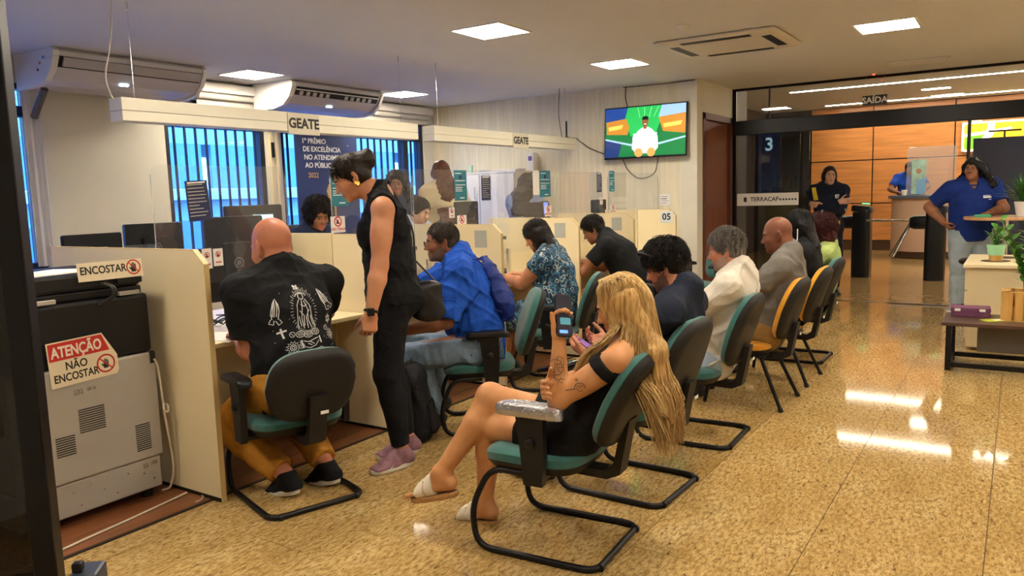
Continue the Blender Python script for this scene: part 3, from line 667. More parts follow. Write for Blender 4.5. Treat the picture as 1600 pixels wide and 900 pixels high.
monitor(2.82, 5.25, DZ, 95, .42, .30, 'dark monitor at the far left behind the copier', .23)
monitor(3.30, 5.30, DZ, 92, .46, .32, 'dark monitor with a round mark left of the leaflet stand', .26)
monitor(5.55, 4.12, DZ, 95, .36, .50, 'tall dark monitor left of the woman in the patterned dress', .16)
monitor(4.34, 4.05, DZ, 100, .40, .46, 'dark monitor behind the standing woman', .15)
monitor(7.05, 4.30, DZ, 85, .42, .36, 'dark monitor above the man in black', .26)
monitor(8.10, 4.10, DZ, 95, .40, .34, 'dark monitor in the empty bay', .28)
o = empty('wall_clock_tablet', 'small tablet with pale blue screen on an arm above the bald man', 'tablet', (3.42, 4.22, 1.33), R(-20))
MB().box((-.075, -.006, -.045), (.075, .006, .045), bev=.004, M=Matrix.Rotation(R(-12), 4, 'X')).build('casing', m_black, o)
MB().box((-.066, -.0075, -.037), (.066, -.0062, .037), M=Matrix.Rotation(R(-12), 4, 'X')).build('display', mat('pale_screen', '#a9d4f4', .2, emit=.8), o)
MB().tube([(0, .01, -.02), (0, .02, -.55)], .012, 8).build('arm', m_black, o); MB().lathe([(.06, -.59), (.06, -.578), (.02, -.56)]).build('foot', m_black, o)
o = empty('small_display', 'small display with lit blue screen beside the monitor over the man in black', 'display', (6.92, 4.12, 1.30), R(-5))
MB().box((-.055, -.006, -.075), (.055, .006, .075), bev=.003).build('casing', m_black, o); MB().box((-.03, -.0075, -.06), (.045, -.0062, .06)).build('display', mat('blue_small', '#5f7fe0', .2, emit=1.0), o)
MB().tube([(0, 0, -.07), (0, .0, -.548)], .01, 8).build('post', m_black, o); MB().lathe([(.05, -.558), (.05, -.548), (.02, -.54)]).build('foot', m_black, o)
for i, (x, y, h, lb) in enumerate(((3.66, 3.98, .33, 'beside the standing woman'), (4.52, 3.95, .34, 'in the bay of the man in blue'), (5.78, 3.97, .34, 'left of the woman in the patterned dress'), (8.02, 3.97, .32, 'in the empty bay'))):
    o = empty('document_scanner', 'slim pale grey upright scanner ' + lb, 'scanner', (x, y, DZ), R(-15), group='upright scanners')
    MB().box((-.025, -.03, 0), (.025, .03, h), bev=.006).build('column', mat('pale_grey_plastic', '#b9bbb8', .4), o); MB().box((-.09, -.08, 0), (.09, .08, .012), bev=.004).build('base', m_black, o)
    MB().box((-.03, -.12, h-.03), (.03, .03, h), bev=.006).build('camera_head', m_black, o)
rnd = random.Random(11)
for i, (x, y, lb) in enumerate(((2.75, 3.75, 'before the bald man'), (4.28, 3.80, 'before the man in blue'), (5.55, 3.82, 'before the woman in the patterned dress'), (8.10, 3.72, 'in the empty bay'))):
    o = tag(bpy.data.objects.new('cable_tangle', None), 'black tangle of cables on the desk ' + lb, 'cable', 'cable tangles'); COL.objects.link(o); o.location = (x, y, DZ)
    for k in range(5):
        a = rnd.uniform(0, 6); pts = [(.11*math.cos(a+t*.9)*(1-.05*t)+rnd.uniform(-.03, .03), .09*math.sin(a+t*.9)+rnd.uniform(-.03, .03), .008+rnd.uniform(0, .07)) for t in range(8)]
        MB().tube(fillet(pts, .05, 3), .0035, 6).build('cable', m_cable if k % 3 else m_white, o)
for i, (x, y, lb, rz) in enumerate(((2.55, 3.52, 'before the bald man', 8), (5.30, 3.48, 'under the hands of the woman in the patterned dress', 20), (8.05, 3.55, 'in the empty bay', 3), (4.15, 3.55, 'before the man in blue', -10))):
    o = empty('paper_stack', 'few white papers on the desk ' + lb, 'paper', (x, y, DZ), R(rz), group='papers on the desks')
    for k in range(3): MB().box((-.105, -.148, .001*k), (.105, .148, .001*k+.0007), M=Matrix.Rotation(R(5*k-4), 4, 'Z')).build('sheet', m_paper, o)
o = empty('leaflet_stand', 'clear acrylic leaflet stand with dark leaflets beside the blue window', 'stand', (2.62, 4.35, DZ), R(-20))
MB().box((-.09, -.003, .20), (.09, .003, .48)).build('back_plate', m_acr, o); MB().box((-.09, -.05, .0), (.09, .05, .012)).build('base', m_acr, o); MB().box((-.09, -.004, 0), (.09, .004, .22)).build('riser', m_acr, o)
for k in range(2): MB().box((-.08+.085*k, -.012, .20), (-.005+.085*k, -.005, .42)).build('leaflet', m_ink if k else m_paper, o)

# ------------------------------------------------------------------ hanging sign beams
for i, (x0, x1, px, lb) in enumerate(((2.80, 5.66, 4.27, 'long cream hanging sign beam with GEATE plaque over the near desks'), (5.90, 8.74, 7.43, 'long cream hanging sign beam with GEATE plaque over the far desks'))):
    o = empty('hanging_sign', lb, 'sign', ((x0+x1)/2, 4.75, 2.05), group='hanging sign beams')
    m_sg = mat('sign_cream', '#e4dfcd', .5)
    child(MB().box((x0, 4.72, 1.985), (x1, 4.86, 2.048), bev=.004), 'lower_board', m_sg, o); child(MB().box((x0, 4.72, 2.050), (x1, 4.86, 2.13), bev=.004), 'upper_board', m_sg, o)
    child(MB().box((px-.16, 4.712, 1.963), (px+.16, 4.72, 2.125), bev=.002), 'plaque', mat('plaque_cream', '#cdc6b2', .5), o)
    text('GEATE', .105, m_ink, o, Matrix.Translation(-o.location) @ frame((px, 4.7112, 2.045), (1, 0, 0), (0, 0, 1)), bold=.035, sx=.97)
    for xx in (x0+.12, x1-.18):
        child(MB().tube([(xx, 4.77, 2.12), (xx, 4.77, CZ)], .0018, 5), 'steel_wire', m_chrome, o); child(MB().tube([(xx, 4.77, CZ-.05), (xx, 4.77, CZ)], .007, 8), 'wire_anchor', m_chrome, o)
    if i == 0:
        child(MB().tube(fillet([(x0+.04, 4.80, CZ), (x0+.01, 4.80, 2.45), (x0-.05, 4.80, 2.25), (x0-.01, 4.80, 2.12), (x0+.06, 4.8, 2.10)], .1), .005, 6), 'power_cable', mat('white_cable', '#cfcac0', .5), o)
    else:
        child(MB().tube(fillet([(x1-.26, 4.80, CZ), (x1-.30, 4.80, 2.4), (x1-.22, 4.80, 2.13)], .1), .004, 6), 'power_cable', m_cable, o)
        child(MB().tube([(x1-.12, 4.79, 2.13), (x1-.12, 4.79, 2.34)], .011, 8), 'antenna', m_black, o)
        child(MB().tube([(x1-.12, 4.79, 2.13), (x1-.12, 4.79, 2.145)], .03, 10), 'antenna_foot', m_black, o)

# ------------------------------------------------------------------ television and far-wall things
TVX = XF-.07
tv = empty('television', 'flat wall television showing a person in white on green', 'television', (XF, 3.85, 2.16), 0)
def tvc(mb, n, m): return child(mb, n, m, tv)
tvM = Matrix.Translation((XF-.075, 3.845, 2.16)) @ Matrix.Rotation(R(4), 4, 'Y')
tvc(MB().box((-.02, -.535, -.315), (.02, .535, .315), bev=.006, M=tvM), 'casing', m_black)
tvc(MB().box((.02, -.2, -.15), (.07, .2, .1), M=tvM), 'wall_bracket', m_dark)
def em(n, c, e=1.0): return mat(n, c, .3, emit=e)
scr = tvc(MB().box((-.0215, -.522, -.295), (-.0202, .522, .300), M=tvM), 'screen', em('tv_green', '#0f6a35', .9))
# picture on the screen: u to the viewer's right (towards -y), v up
TM = tvM @ frame((-.0218, 0, 0), (0, -1, 0), (0, 0, 1))
def pic(name, pts, m, z): 
    o = MB().prism(pts, 'z', z, z+.0002, M=TM).build(name, m); o.parent = scr; return o
pic('picture_field', [(-.30, .30), (.28, .30), (.14, -.05), (-.18, -.05)], em('tv_bright_green', '#1fa04a', 1.1), .0001)
pic('picture_sky', [(-.522, .30), (-.522, .14), (-.26, .16), (-.22, .30)], em('tv_blue', '#1c3e86', .9), .0002)
pic('picture_seats', [(.522, .30), (.522, .18), (.18, .16), (.22, .30)], em('tv_pale', '#8fb3cf', .9), .0002)
pic('picture_arch', [(-.51, .14), (-.24, .17), (-.20, .06), (-.22, -.03), (-.50, -.01)], em('tv_gold', '#b47a28', .9), .0003)
pic('picture_arch', [(.18, .16), (.52, .19), (.52, -.05), (.24, -.01)], em('tv_gold', '#b47a28', .9), .0003)
pic('picture_band', [(-.522, -.06), (-.18, -.14), (.20, -.14), (.522, -.08), (.522, -.10), (.2, -.165), (-.18, -.165), (-.522, -.08)], em('tv_pale', '#8fb3cf', .9), .0003)
pic('picture_shade', [(-.522, -.08), (-.3, -.13), (-.34, -.295), (-.522, -.295)], em('tv_navy', '#16306a', .8), .0002)
pic('picture_person', [(-.16, -.20), (-.15, -.06), (-.07, .02), (-.02, .05), (.05, .05), (.10, .02), (.17, -.06), (.18, -.20), (.12, -.26), (-.10, -.26)], em('tv_white', '#e6eaf2', 1.2), .0004)
pic('picture_face', [(.01+.042*math.cos(2*PI*k/18), .115+.056*math.sin(2*PI*k/18)) for k in range(18)], em('tv_skin', '#7a4a30', 1), .0005)
pic('picture_neck', [(-.015, .03), (.035, .03), (.03, .075), (-.01, .075)], em('tv_skin', '#7a4a30', 1), .00045)
pic('picture_smile', [(-.008, .092), (.028, .092), (.02, .084), (0, .084)], em('tv_white', '#e6eaf2', 1.2), .0006)
for u, s_ in ((-.115, -1), (.135, 1)): pic('picture_arm', [(u-.03, -.02), (u+.03, -.02), (u+.025-.02*s_, -.24), (u-.035-.02*s_, -.24)], em('tv_shirt_shade', '#b9c3d6', 1), .00048)
for u0, u1 in ((-.50, -.25), (.22, .51)): pic('picture_arch_shine', [(u0+.02, .08), (u1-.03, .10), (u1-.05, .05), (u0+.03, .03)], em('tv_gold_light', '#e0b050', 1.1), .0004)
for u in (-.03, .0, .03, .06): pic('picture_line', [(u*3-.004, .29), (u*3+.004, .29), (u*2+.003, .17), (u*2-.003, .17)], em('tv_line', '#7fe08a', 1), .0003)
pic('picture_hair', [(-.034, .14), (.054, .14), (.045, .175), (.01, .186), (-.025, .175)], em('tv_dark', '#1a1412', .5), .0006)
for u in (-.07, .09): pic('picture_plate', circle(.055, u, -.25, 12), em('tv_orange', '#d98a4a', 1), .0005)
tvc(MB().tube(fillet([(XF-.012, 4.12, CZ), (XF-.014, 4.13, 2.6), (XF-.012, 4.10, 2.47)], .05), .006, 6), 'power_cable', m_cable)
tvc(MB().tube(fillet([(XF-.02, 4.15, CZ-.012), (XF-.02, 3.6, CZ-.02), (XF-.02, 3.24, CZ-.014)], .05), .005, 6), 'ceiling_cable', m_cable)
tvc(MB().tube(fillet([(XF-.012, 4.18, 1.86), (XF-.012, 4.12, 1.72), (XF-.012, 3.98, 1.60), (XF-.012, 3.86, 1.60), (XF-.012, 3.74, 1.66), (XF-.012, 3.70, 1.86)], .06), .005, 6), 'loop_cable', m_cable)
tvc(MB().tube(fillet([(XF-.012, 4.80, 2.12), (XF-.012, 4.62, 2.00), (XF-.012, 4.42, 1.92), (XF-.05, 4.34, 1.90)], .06), .005, 6), 'antenna_cable', m_cable)
tvc(MB().tube(fillet([(XF-.012, 4.80, 2.12), (XF-.06, 4.79, 2.14), (8.62, 4.79, 2.14)], .03), .005, 6), 'antenna_cable', m_cable)
cb = empty('cabinet', 'white two-door cabinet against the far wall below the hanging sign', 'cabinet', (8.7, 6.05, 0))
child(MB().box((8.50, 5.50, .08), (XF-.005, 6.62, 1.735)), 'body', m_white, cb); child(MB().box((8.48, 5.48, 1.735), (XF-.004, 6.64, 1.76), bev=.004), 'top', m_white, cb); child(MB().box((8.53, 5.52, 0), (XF-.02, 6.6, .08)), 'plinth', m_dark, cb)
for a, b, hy in ((5.51, 6.055, 6.0), (6.065, 6.61, 6.12)):
    dd = child(MB().box((8.482, a, .1), (8.50, b, 1.725), bev=.003), 'door', m_white, cb)
    h = MB().tube(fillet([(8.482, hy, 1.40), (8.45, hy, 1.41), (8.45, hy, 1.55), (8.482, hy, 1.56)], .02), .006, 6).build('handle', m_chrome); h.parent = dd
o = empty('cup', 'pale green plastic cup on the white cabinet', 'cup', (8.7, 6.35, 1.76)); MB().lathe([(.03, 0), (.04, .1), (.037, .1), (.028, .006)]).build('wall', mat('pale_green', '#b5d6bf', .4), o); MB().lathe([(.041, .096), (.042, .1), (.041, .104)]).build('rim', mat('pale_green', '#b5d6bf', .4), o)
o = empty('paper_pile', 'flat pile of papers on top of the white cabinet', 'paper', (8.72, 5.85, 1.76))
for k in range(5): MB().box((-.12, -.3, .006*k), (.12, .3, .006*k+.005), M=Matrix.Rotation(R(3*k-5), 4, 'Z')).build('sheet_bundle', m_paper, o)
o = empty('soap_dispenser', 'white wall dispenser with purple mark beside the cabinet', 'dispenser', (XF, 5.48, 1.80))
MB().pad(rrect(.11, .26, .03, 4), [(0, 0), (0, -.08), (.012, -.10)], lambda x, y, h: (h, x, y+.07)).build('housing', m_white, o); MB().box((-.1015, -.03, .09), (-.1002, .03, .15)).build('mark', mat('purple_mark', '#6b5a9a', .5), o); MB().box((-.07, -.02, -.075), (-.03, .02, -.06)).build('spout', m_black, o)

# ------------------------------------------------------------------ banner by the window
bn = empty('award_banner', 'tall navy award banner reading 1º prêmio de excelência by the window', 'banner', (6.55, 6.88, 0), 0)
child(MB().box((6.07, 6.87, .35), (7.05, 6.874, 2.27)), 'cloth', mat('banner_navy', '#22346b', .55, var=.12, vscale=2), bn)
child(MB().tube([(6.05, 6.872, 2.28), (7.07, 6.872, 2.28)], .012, 8), 'top_rail', m_chrome, bn); child(MB().tube([(6.56, 6.90, .02), (6.56, 6.90, 2.28)], .012, 8), 'pole', m_dark, bn); child(MB().box((6.05, 6.80, 0), (7.07, 6.95, .06), bev=.01), 'base', m_chrome, bn)
BM = Matrix.Translation(-bn.location)
for k, tx in enumerate(('1º PRÊMIO', 'DE EXCELÊNCIA', 'NO ATENDIMENTO', 'AO PÚBLICO')): text(tx, .080, m_whitei, bn, BM @ frame((6.17+.012*k, 6.8685, 2.13-.092*k), (1, 0, 0), (0, 0, 1)), bold=.022, align='LEFT')
text('2022', .08, mat('gold_print', '#c9a46a', .5), bn, BM @ frame((6.24, 6.8685, 1.74), (1, 0, 0), (0, 0, 1)), bold=.01, align='LEFT')
tr = MB(); tr.prism([(-.05, -.25), (.05, -.25), (.05, .0), (.09, .16), (.05, .24), (-.05, .24), (-.09, .16), (-.05, 0)], 'y', -.001, .0, M=Matrix.Translation((6.60, 6.8690, 1.40))); tr.prism(circle(.045, 0, .28, 14), 'y', -.001, 0, M=Matrix.Translation((6.60, 6.8690, 1.40)))
child(tr, 'trophy_figure', mat('gold_figure', '#c2985c', .5), bn)
st = MB(); rnd = random.Random(2)
for k in range(26):
    r = rnd.choice((.006, .008, .012)); st.prism([(r*(1 if j % 2 else .35)*math.cos(j*PI/4), r*(1 if j % 2 else .35)*math.sin(j*PI/4)) for j in range(8)], 'y', -.0008, 0, M=Matrix.Translation((rnd.uniform(6.1, 7.0), 6.8690, rnd.uniform(1.0, 2.22))))
so = child(st, 'star_print', mat('star_white', '#dfe5f2', .5), bn); so['kind'] = 'stuff'
# cable ducts on the pier between the windows
o = empty('cable_duct', 'cream cable ducts on the pier between the two windows', 'duct', (6.03, YW, 1.2))
for x in (5.98, 6.07): child(MB().box((x-.02, YW-.03, .2), (x+.02, YW-.001, 2.45), bev=.004), 'duct', m_cream, o)
child(MB().box((5.965, YW-.055, 1.95), (6.0, YW-.031, 2.12), bev=.004), 'switch_box', m_black, o)
# ------------------------------------------------------------------ copier at the left
m_cg = mat('copier_grey', '#a9a49a', .5, var=.03, vscale=3); m_cb = mat('copier_black', '#131315', .5, bump=.03, bscale=150, spec=.3)
cp = empty('copier', 'large black and grey office copier seen from behind at the left', 'copier', (1.8, 3.9, 0))
CX0, CX1, CY0, CY1 = 1.48, 2.165, 3.55, 4.22
child(MB().box((CX0, CY0+.012, .05), (CX1-.01, CY1, .21), bev=.01), 'base_panel', m_cg, cp)
child(MB().box((CX0, CY0, .213), (CX1, CY1, .735), bev=.01), 'rear_panel', m_cg, cp)
child(MB().box((CX0, CY0+.008, .737), (CX1-.005, CY1, 1.03), bev=.02), 'engine_cover', m_cb, cp)
child(MB().box((CX0+.02, CY0+.02, 1.032), (CX1-.03, CY1-.03, 1.07), bev=.008), 'scanner_bed', m_cb, cp)
child(MB().box((CX0+.01, CY0+.01, 1.072), (CX1-.035, CY1-.06, 1.15), bev=.015), 'scanner_lid', m_cb, cp)
child(MB().box((2.0, CY0-.012, 1.085), (2.125, CY0+.012, 1.145), bev=.006), 'hinge_cover', m_cb, cp)
child(MB().box((2.01, CY0-.006, 1.03), (2.11, CY0+.012, 1.05), bev=.003), 'hinge_plate', m_cg, cp)
child(MB().box((1.63, CY0-.006, 1.03), (1.72, CY0+.012, 1.05), bev=.003), 'hinge_plate', m_cg, cp)
for k in range(14):
    child(MB().box((1.74, CY0+.0085, 1.08+.0045*k), (1.90, CY0+.011, 1.082+.0045*k)), 'lid_rib', m_cb, cp) if k < 3 else None
def vent(x0, x1, z0, z1):
    n = int((z1-z0)/.0105)
    for k in range(n): child(MB().box((x0, CY0-.0012, z0+k*.0105), (x1, CY0+.001, z0+k*.0105+.0052)), 'vent_slot', m_ink, cp)
vent(1.77, 1.89, .425, .55); vent(1.66, 1.745, .34, .44); vent(2.03, 2.105, .26, .40)
for x, z in ((1.72, .16), (1.80, .175), (1.86, .13), (1.98, .165), (2.06, .14), (1.75, .09), (2.11, .10), (1.92, .09)):
    child(MB().lathe([(.004, 0), (.004, .002)], seg=8, M=Matrix.Translation((x, CY0+.011, z)) @ Matrix.Rotation(R(90), 4, 'X')), 'screw', m_chrome, cp)
for x0, x1, z0, z1 in ((1.76, 1.80, .605, .63), (1.82, 1.86, .615, .632), (2.06, 2.085, .165, .188), (2.10, 2.135, .17, .19)): child(MB().box((x0, CY0-.001+(.012 if z0 < .2 else 0), z0), (x1, CY0+.001+(.012 if z0 < .2 else 0), z1)), 'rating_label', mat('grey_label', '#8a867e', .5, var=.4, vscale=90), cp)
child(MB().box((2.135, CY0-.003, .68), (2.16, CY0+.002, .74)), 'socket', m_ink, cp)
for x in (1.55, 2.10):
    for y in (3.62, 4.15): child(MB().lathe([(.03, 0), (.03, .05)], (x, y, 0), 12), 'caster', m_black, cp)
child(MB().tube(fillet([(1.93, CY0+.0, 1.10), (1.955, CY0-.05, 1.08), (1.955, CY0-.05, 1.04), (1.91, CY0+.0, 1.0)], .03), .006, 8), 'scanner_cable', m_cable, cp)
child(MB().tube(fillet([(1.945, CY0+.0, 1.10), (1.97, CY0-.045, 1.08), (1.97, CY0-.045, 1.04), (1.925, CY0+.0, 1.0)], .03), .006, 8), 'scanner_cable', m_cable, cp)
m_beige = mat('beige_cable', '#cfc4ae', .5)
o = empty('power_cord', 'beige knotted power cord hanging at the right side of the copier', 'cord', (2.19, 3.54, .4))
kn = [(2.145, 3.545, .72), (2.165, 3.535, .66), (2.17, 3.53, .50), (2.175, 3.53, .47), (2.165, 3.52, .44), (2.185, 3.515, .42), (2.195, 3.525, .455), (2.18, 3.535, .47), (2.172, 3.53, .43), (2.178, 3.53, .39), (2.185, 3.53, .32), (2.20, 3.535, .20), (2.205, 3.54, .10), (2.19, 3.56, .02), (2.17, 3.60, .008)]
child(MB().tube(fillet(kn, .03, 3), .0055, 7), 'cord', m_beige, o); child(MB().box((2.135, 3.537, .70), (2.158, 3.547, .735), bev=.003), 'plug', m_ink, o)
o = empty('floor_cable', 'white cable lying along the brown floor in front of the copier', 'cable', (1.9, 3.4, 0))
child(MB().tube(fillet([(1.2, 3.28, .009), (1.6, 3.36, .009), (1.9, 3.40, .009), (2.21, 3.455, .009)], .1), .0055, 6), 'cable', m_beige, o); child(MB().tube(fillet([(2.16, 3.31, .008), (2.18, 3.30, .010), (2.22, 3.33, .008), (2.23, 3.36, .008)], .02), .003, 6), 'frayed_end', m_beige, o)
# warning signs on the copier
def warn(label, M, hgt, cut=True):
    o = empty('warning_sign', label, 'sign', group='copier warning signs')
    w, h = .31, hgt
    out = [(0, 0), (w-.01, 0), (w, .02), (w, .09), (w-.06, h), (0, h)] if cut else [(0, 0), (w, 0), (w, h), (0, h)]
    flat(out, M, .0015).build('card', mat('aged_card', '#e3d6b8', .6), o)
    if cut:
        flat([(.006, h-.085), (w-.033, h-.085), (w-.063, h-.006), (.006, h-.006)], M @ Matrix.Translation((0, 0, .0015)), .0004).build('red_band', m_red, o)
        text('ATENÇÃO', .068, mat('aged_white', '#e9dfca', .6), o, M @ Matrix.Translation((.130, h-.050, .0023)), bold=.03, sx=.70)
        text('NÃO', .052, m_ink, o, M @ Matrix.Translation((.12, h-.118, .0018)), bold=.02, sx=.85); text('ENCOSTAR', .050, m_ink, o, M @ Matrix.Translation((.115, h-.168, .0018)), bold=.02, sx=.78)
        c = (.252, h-.145); k = .044
    else:
        text('ENCOSTAR', .050, m_ink, o, M @ Matrix.Translation((.12, h*.55, .0018)), bold=.02, sx=.85); c = (.265, h*.55); k = .036
    hm = MB(); Mh = M @ Matrix.Translation((c[0], c[1], .0017)); hm.prism([(-.012, -.022), (.010, -.022), (.013, .0), (-.012, .0)], 'z', 0, .0003, M=Mh)
    for j, (x, l) in enumerate(((-.0095, .016), (-.003, .022), (.0035, .021), (.010, .015))): hm.box((x-.0024, -.001, 0), (x+.0024, l, .0003), M=Mh)
    hm.prism([(-.012, -.015), (-.022, -.002), (-.018, .002), (-.010, -.006)], 'z', 0, .0003, M=Mh)
    hm.build('hand_pictogram', m_ink, o)
    r = MB(); ring(r, k*.82, k, c[0], c[1], M, t=.0022); strip(r, [(c[0]-k*.62, c[1]+k*.62), (c[0]+k*.62, c[1]-k*.62)], k*.14, M, .0024); r.build('prohibition_ring', m_red, o)
    return o
warn('red and cream sign ATENÇÃO NÃO ENCOSTAR on the back of the copier', frame((1.665, CY0-.0045, .655), (1, 0, .045), (0, 0, 1)), .205)
warn('folded cream sign ENCOSTAR lying over the copier lid edge', frame((1.82, CY0-.016, 1.115), (1, 0, .0), (0, .10, 1)), .085, False)
o = empty('loose_papers', 'loose cream papers lying on the copier lid', 'paper', (1.85, 3.75, 1.151), R(10))
for k in range(3): MB().box((-.14, -.10, .001*k), (.14, .10, .001*k+.0008), M=Matrix.Translation((.03*k-.05, .03*k, 0)) @ Matrix.Rotation(R(9*k), 4, 'Z')).build('sheet', m_paper if k else mat('aged_card'), o)

# ------------------------------------------------------------------ open glass door close to the camera
gd = empty('door_2', kind='structure', loc=(.72, 1.62, 0), rz=R(135))
MB().box((-.022, -.022, 0), (.022, .022, 2.3), bev=.004).build('stile', m_alu, gd)
MB().box((.022, -.016, .0), (.9, .016, .10), bev=.004).build('bottom_rail', m_alu, gd); MB().box((.022, -.016, 2.22), (.9, .016, 2.3), bev=.004).build('top_rail', m_alu, gd)
MB().box((.022, -.004, .10), (.9, .004, 2.22)).build('pane', glassmat('dark_glass', (.16, .16, .16)), gd)
MB().box((.06, -.045, 1.0), (.075, -.016, 1.12), bev=.003).build('door_handle', m_chrome, gd)
MB().box((.03, -.008, .60), (.10, -.0055, .72)).build('notice', m_paper, gd)
o = empty('door_closer', 'dark blue-grey floor bracket at the foot of the open glass door', 'bracket', (.76, 1.535, .70), R(45))
MB().box((-.035, -.02, -.7), (.035, .035, .03), bev=.006).build('block', mat('blue_grey', '#2c3442', .4), o); MB().box((-.02, .01, .03), (.0, .03, .05), bev=.004).build('arm', m_black, o)

# ------------------------------------------------------------------ right side: low table, cabinet, plants, bistro table
m_wenge = mat('wenge', '#4a3429', .35, var=.12, vscale=4, stretch=(6, 1, 1))
lt = empty('low_table', 'low dark wood table with black steel frame at the right', 'table', (6.97, -.2, 0))
child(MB().box((6.70, -.95, .352), (7.24, .47, .378), bev=.003), 'top', m_wenge, lt)
for y in (.42, -.92):
    for x in (6.735, 7.175): child(MB().box((x-.02, y-.02, 0), (x+.02, y+.02, .352), bev=.002), 'leg', m_dark, lt)
for x in (6.735, 7.175): child(MB().box((x-.018, -.90, .03), (x+.018, .40, .066), bev=.002), 'stretcher', m_dark, lt)
for y in (.42, -.92): child(MB().box((6.755, y-.018, .03), (7.155, y+.018, .066), bev=.002), 'stretcher', m_dark, lt)
child(MB().box((6.96, -.90, .12), (6.98, .24, .352)), 'apron_panel', mat('taupe_board', '#6e655a', .5), lt)
o = empty('gift_box', 'flat purple patterned box on the low dark table', 'box', (7.12, .30, .378), R(4))
m_pur = mat('purple_card', '#6b3a5c', .5, var=.15, vscale=30)
MB().box((-.085, -.135, 0), (.085, .135, .055), bev=.004).build('body', m_pur, o); MB().box((-.088, -.138, .04), (.088, .138, .072), bev=.004).build('lid', m_pur, o)
for y in (-.08, .09): MB().box((-.0895, y-.02, .045), (-.088, y+.02, .066)).build('white_motif', m_paper, o)
for i, (x, y, rz, col, lb) in enumerate(((6.93, .12, 35, '#b7c23a', 'lime green leaflet at the left end of the low table pile'), (6.97, -.02, -10, '#cfd27a', 'pale green leaflet in the middle of the low table'), (6.94, -.16, 14, '#9bb02c', 'green leaflet beside the bamboo pot on the low table'))):
    o = empty('leaflet', lb, 'leaflet', (x, y, .378), R(rz), group='leaflets on the low table')
    MB().box((-.05, -.10, 0), (.05, .10, .004)).build('paper', mat('leaf_paper_%d' % i, col, .5), o); MB().box((-.03, -.08, .004), (.03, .02, .0045)).build('print', m_paper, o)
cb2 = empty('side_cabinet', 'cream low cabinet with drawers behind the low table', 'cabinet', (8.1, -.2, 0))
child(MB().box((7.62, -.85, .03), (8.60, .35, .715)), 'body', m_cream, cb2); child(MB().box((7.58, -.88, .715), (8.66, .385, .745), bev=.004), 'top', m_cream, cb2)
for z in (.10, .31, .52):
    dr = child(MB().box((7.66, .351, z), (8.56, .372, z+.19), bev=.003), 'drawer', m_cream, cb2)
    h = MB().box((8.0, .372, z+.09), (8.2, .385, z+.105), bev=.003).build('handle', m_chrome); h.parent = dr
m_matt = mat('brown_mat', '#4d4334', .8)
for x, y, lb in ((7.95, .16, 'round brown mat on the cream cabinet under the small plant'), (8.32, .10, 'round brown mat at the back of the cream cabinet')):
    o = empty('round_mat', lb, 'mat', (x, y, .745), group='round mats on the cabinet'); MB().lathe([(.11, 0), (.11, .003)], seg=28).build('disc', m_matt, o); MB().lathe([(.112, .001), (.114, .003), (.110, .005)], seg=28).build('rim', m_matt, o)
m_leaf = mat('glossy_leaf', '#3f7a2a', .3, var=.25, vscale=6, coat=.3); m_stem = mat('green_stem', '#5d8a3a', .5); m_soil = mat('dark_soil', '#2a1f15', .95, bump=.8, bscale=60)
def leaf(mb, base, d, L, w, up=(0, 0, 1)):
    d = V(d).normalized(); s = d.cross(V(up)); s = s.normalized() if s.length > .01 else V((1, 0, 0)); n = s.cross(d)
    pts = []
    for t, ww, b in ((0, .12, 0), (.25, .85, .03), (.5, 1, .02), (.75, .7, -.04), (1, .04, -.14)):
        c = V(base)+d*(L*t)+n*(b*L); pts += [c-s*(w*ww/2)+n*(w*.12*ww), c, c+s*(w*ww/2)+n*(w*.12*ww)]
    mb.add(pts, [(3*i+j, 3*i+j+1, 3*i+j+4, 3*i+j+3) for i in range(4) for j in range(2)], 0, True)
def zz_plant(o, base, n, h, spread, seed, leafL=.075):
    rnd = random.Random(seed)
    for k in range(n):
        a = 2*PI*k/n + rnd.uniform(-.3, .3); lean = rnd.uniform(.2, 1)*spread; hh = h*rnd.uniform(.65, 1)
        pts = [V(base)+V((math.cos(a)*lean*t*t, math.sin(a)*lean*t*t, hh*t)) for t in (0, .25, .5, .75, 1)]
        so = MB().tube(pts, [.008, .007, .006, .005, .003], 6).build('stem', m_stem, o)
        for q in range(13):
            t = .22+.78*q/12; i = min(3, int(t*4)); p = pts[i].lerp(pts[i+1], t*4-i); side = 1 if q % 2 else -1
            ax = (pts[i+1]-pts[i]).normalized(); sd = ax.cross(V((-math.sin(a), math.cos(a), .2))).normalized()*.25 + V((-math.sin(a), math.cos(a), 0))*side
            lf = MB(); leaf(lf, p, sd+ax*.7+V((0, 0, .1)), leafL*rnd.uniform(.8, 1.15), leafL*.45); l = lf.build('leaf', m_leaf); l.parent = so
bp = empty('bamboo_planter', 'glossy green potted plant in a bamboo cane planter on the low table', 'plant', (7.06, -.06, .378))
m_bam = mat('bamboo', '#c79a52', .5, var=.15, vscale=12, stretch=(1, 1, .2))
for k in range(16):
    side = k//4; j = k % 4; u = -.105+.07*j
    x, y = ((u, .12), (.12, -u), (-u, -.12), (-.12, u))[side]
    MB().tube([(x, y, 0), (x, y, .11), (x, y, .12), (x, y, .225)], [.034, .034, .031, .034], 8).build('bamboo_cane', m_bam, bp)
MB().box((-.10, -.10, .0), (.10, .10, .19)).build('soil', m_soil, bp)
zz_plant(bp, (0, 0, .18), 8, .62, .24, 4, .10)
sp = empty('small_potted_plant', 'small leafy plant in a woven pot with green paper on the cream cabinet', 'plant', (7.95, .16, .750))
MB().lathe([(.05, 0), (.06, .09), (.055, .09), (.05, .08)]).build('pot', m_bam, sp); MB().lathe([(.062, .05), (.075, .14), (.072, .14), (.058, .06)], seg=9).build('paper_wrap', mat('mint_paper', '#8fc79a', .6), sp); zz_plant(sp, (0, 0, .08), 5, .22, .10, 9, .05)
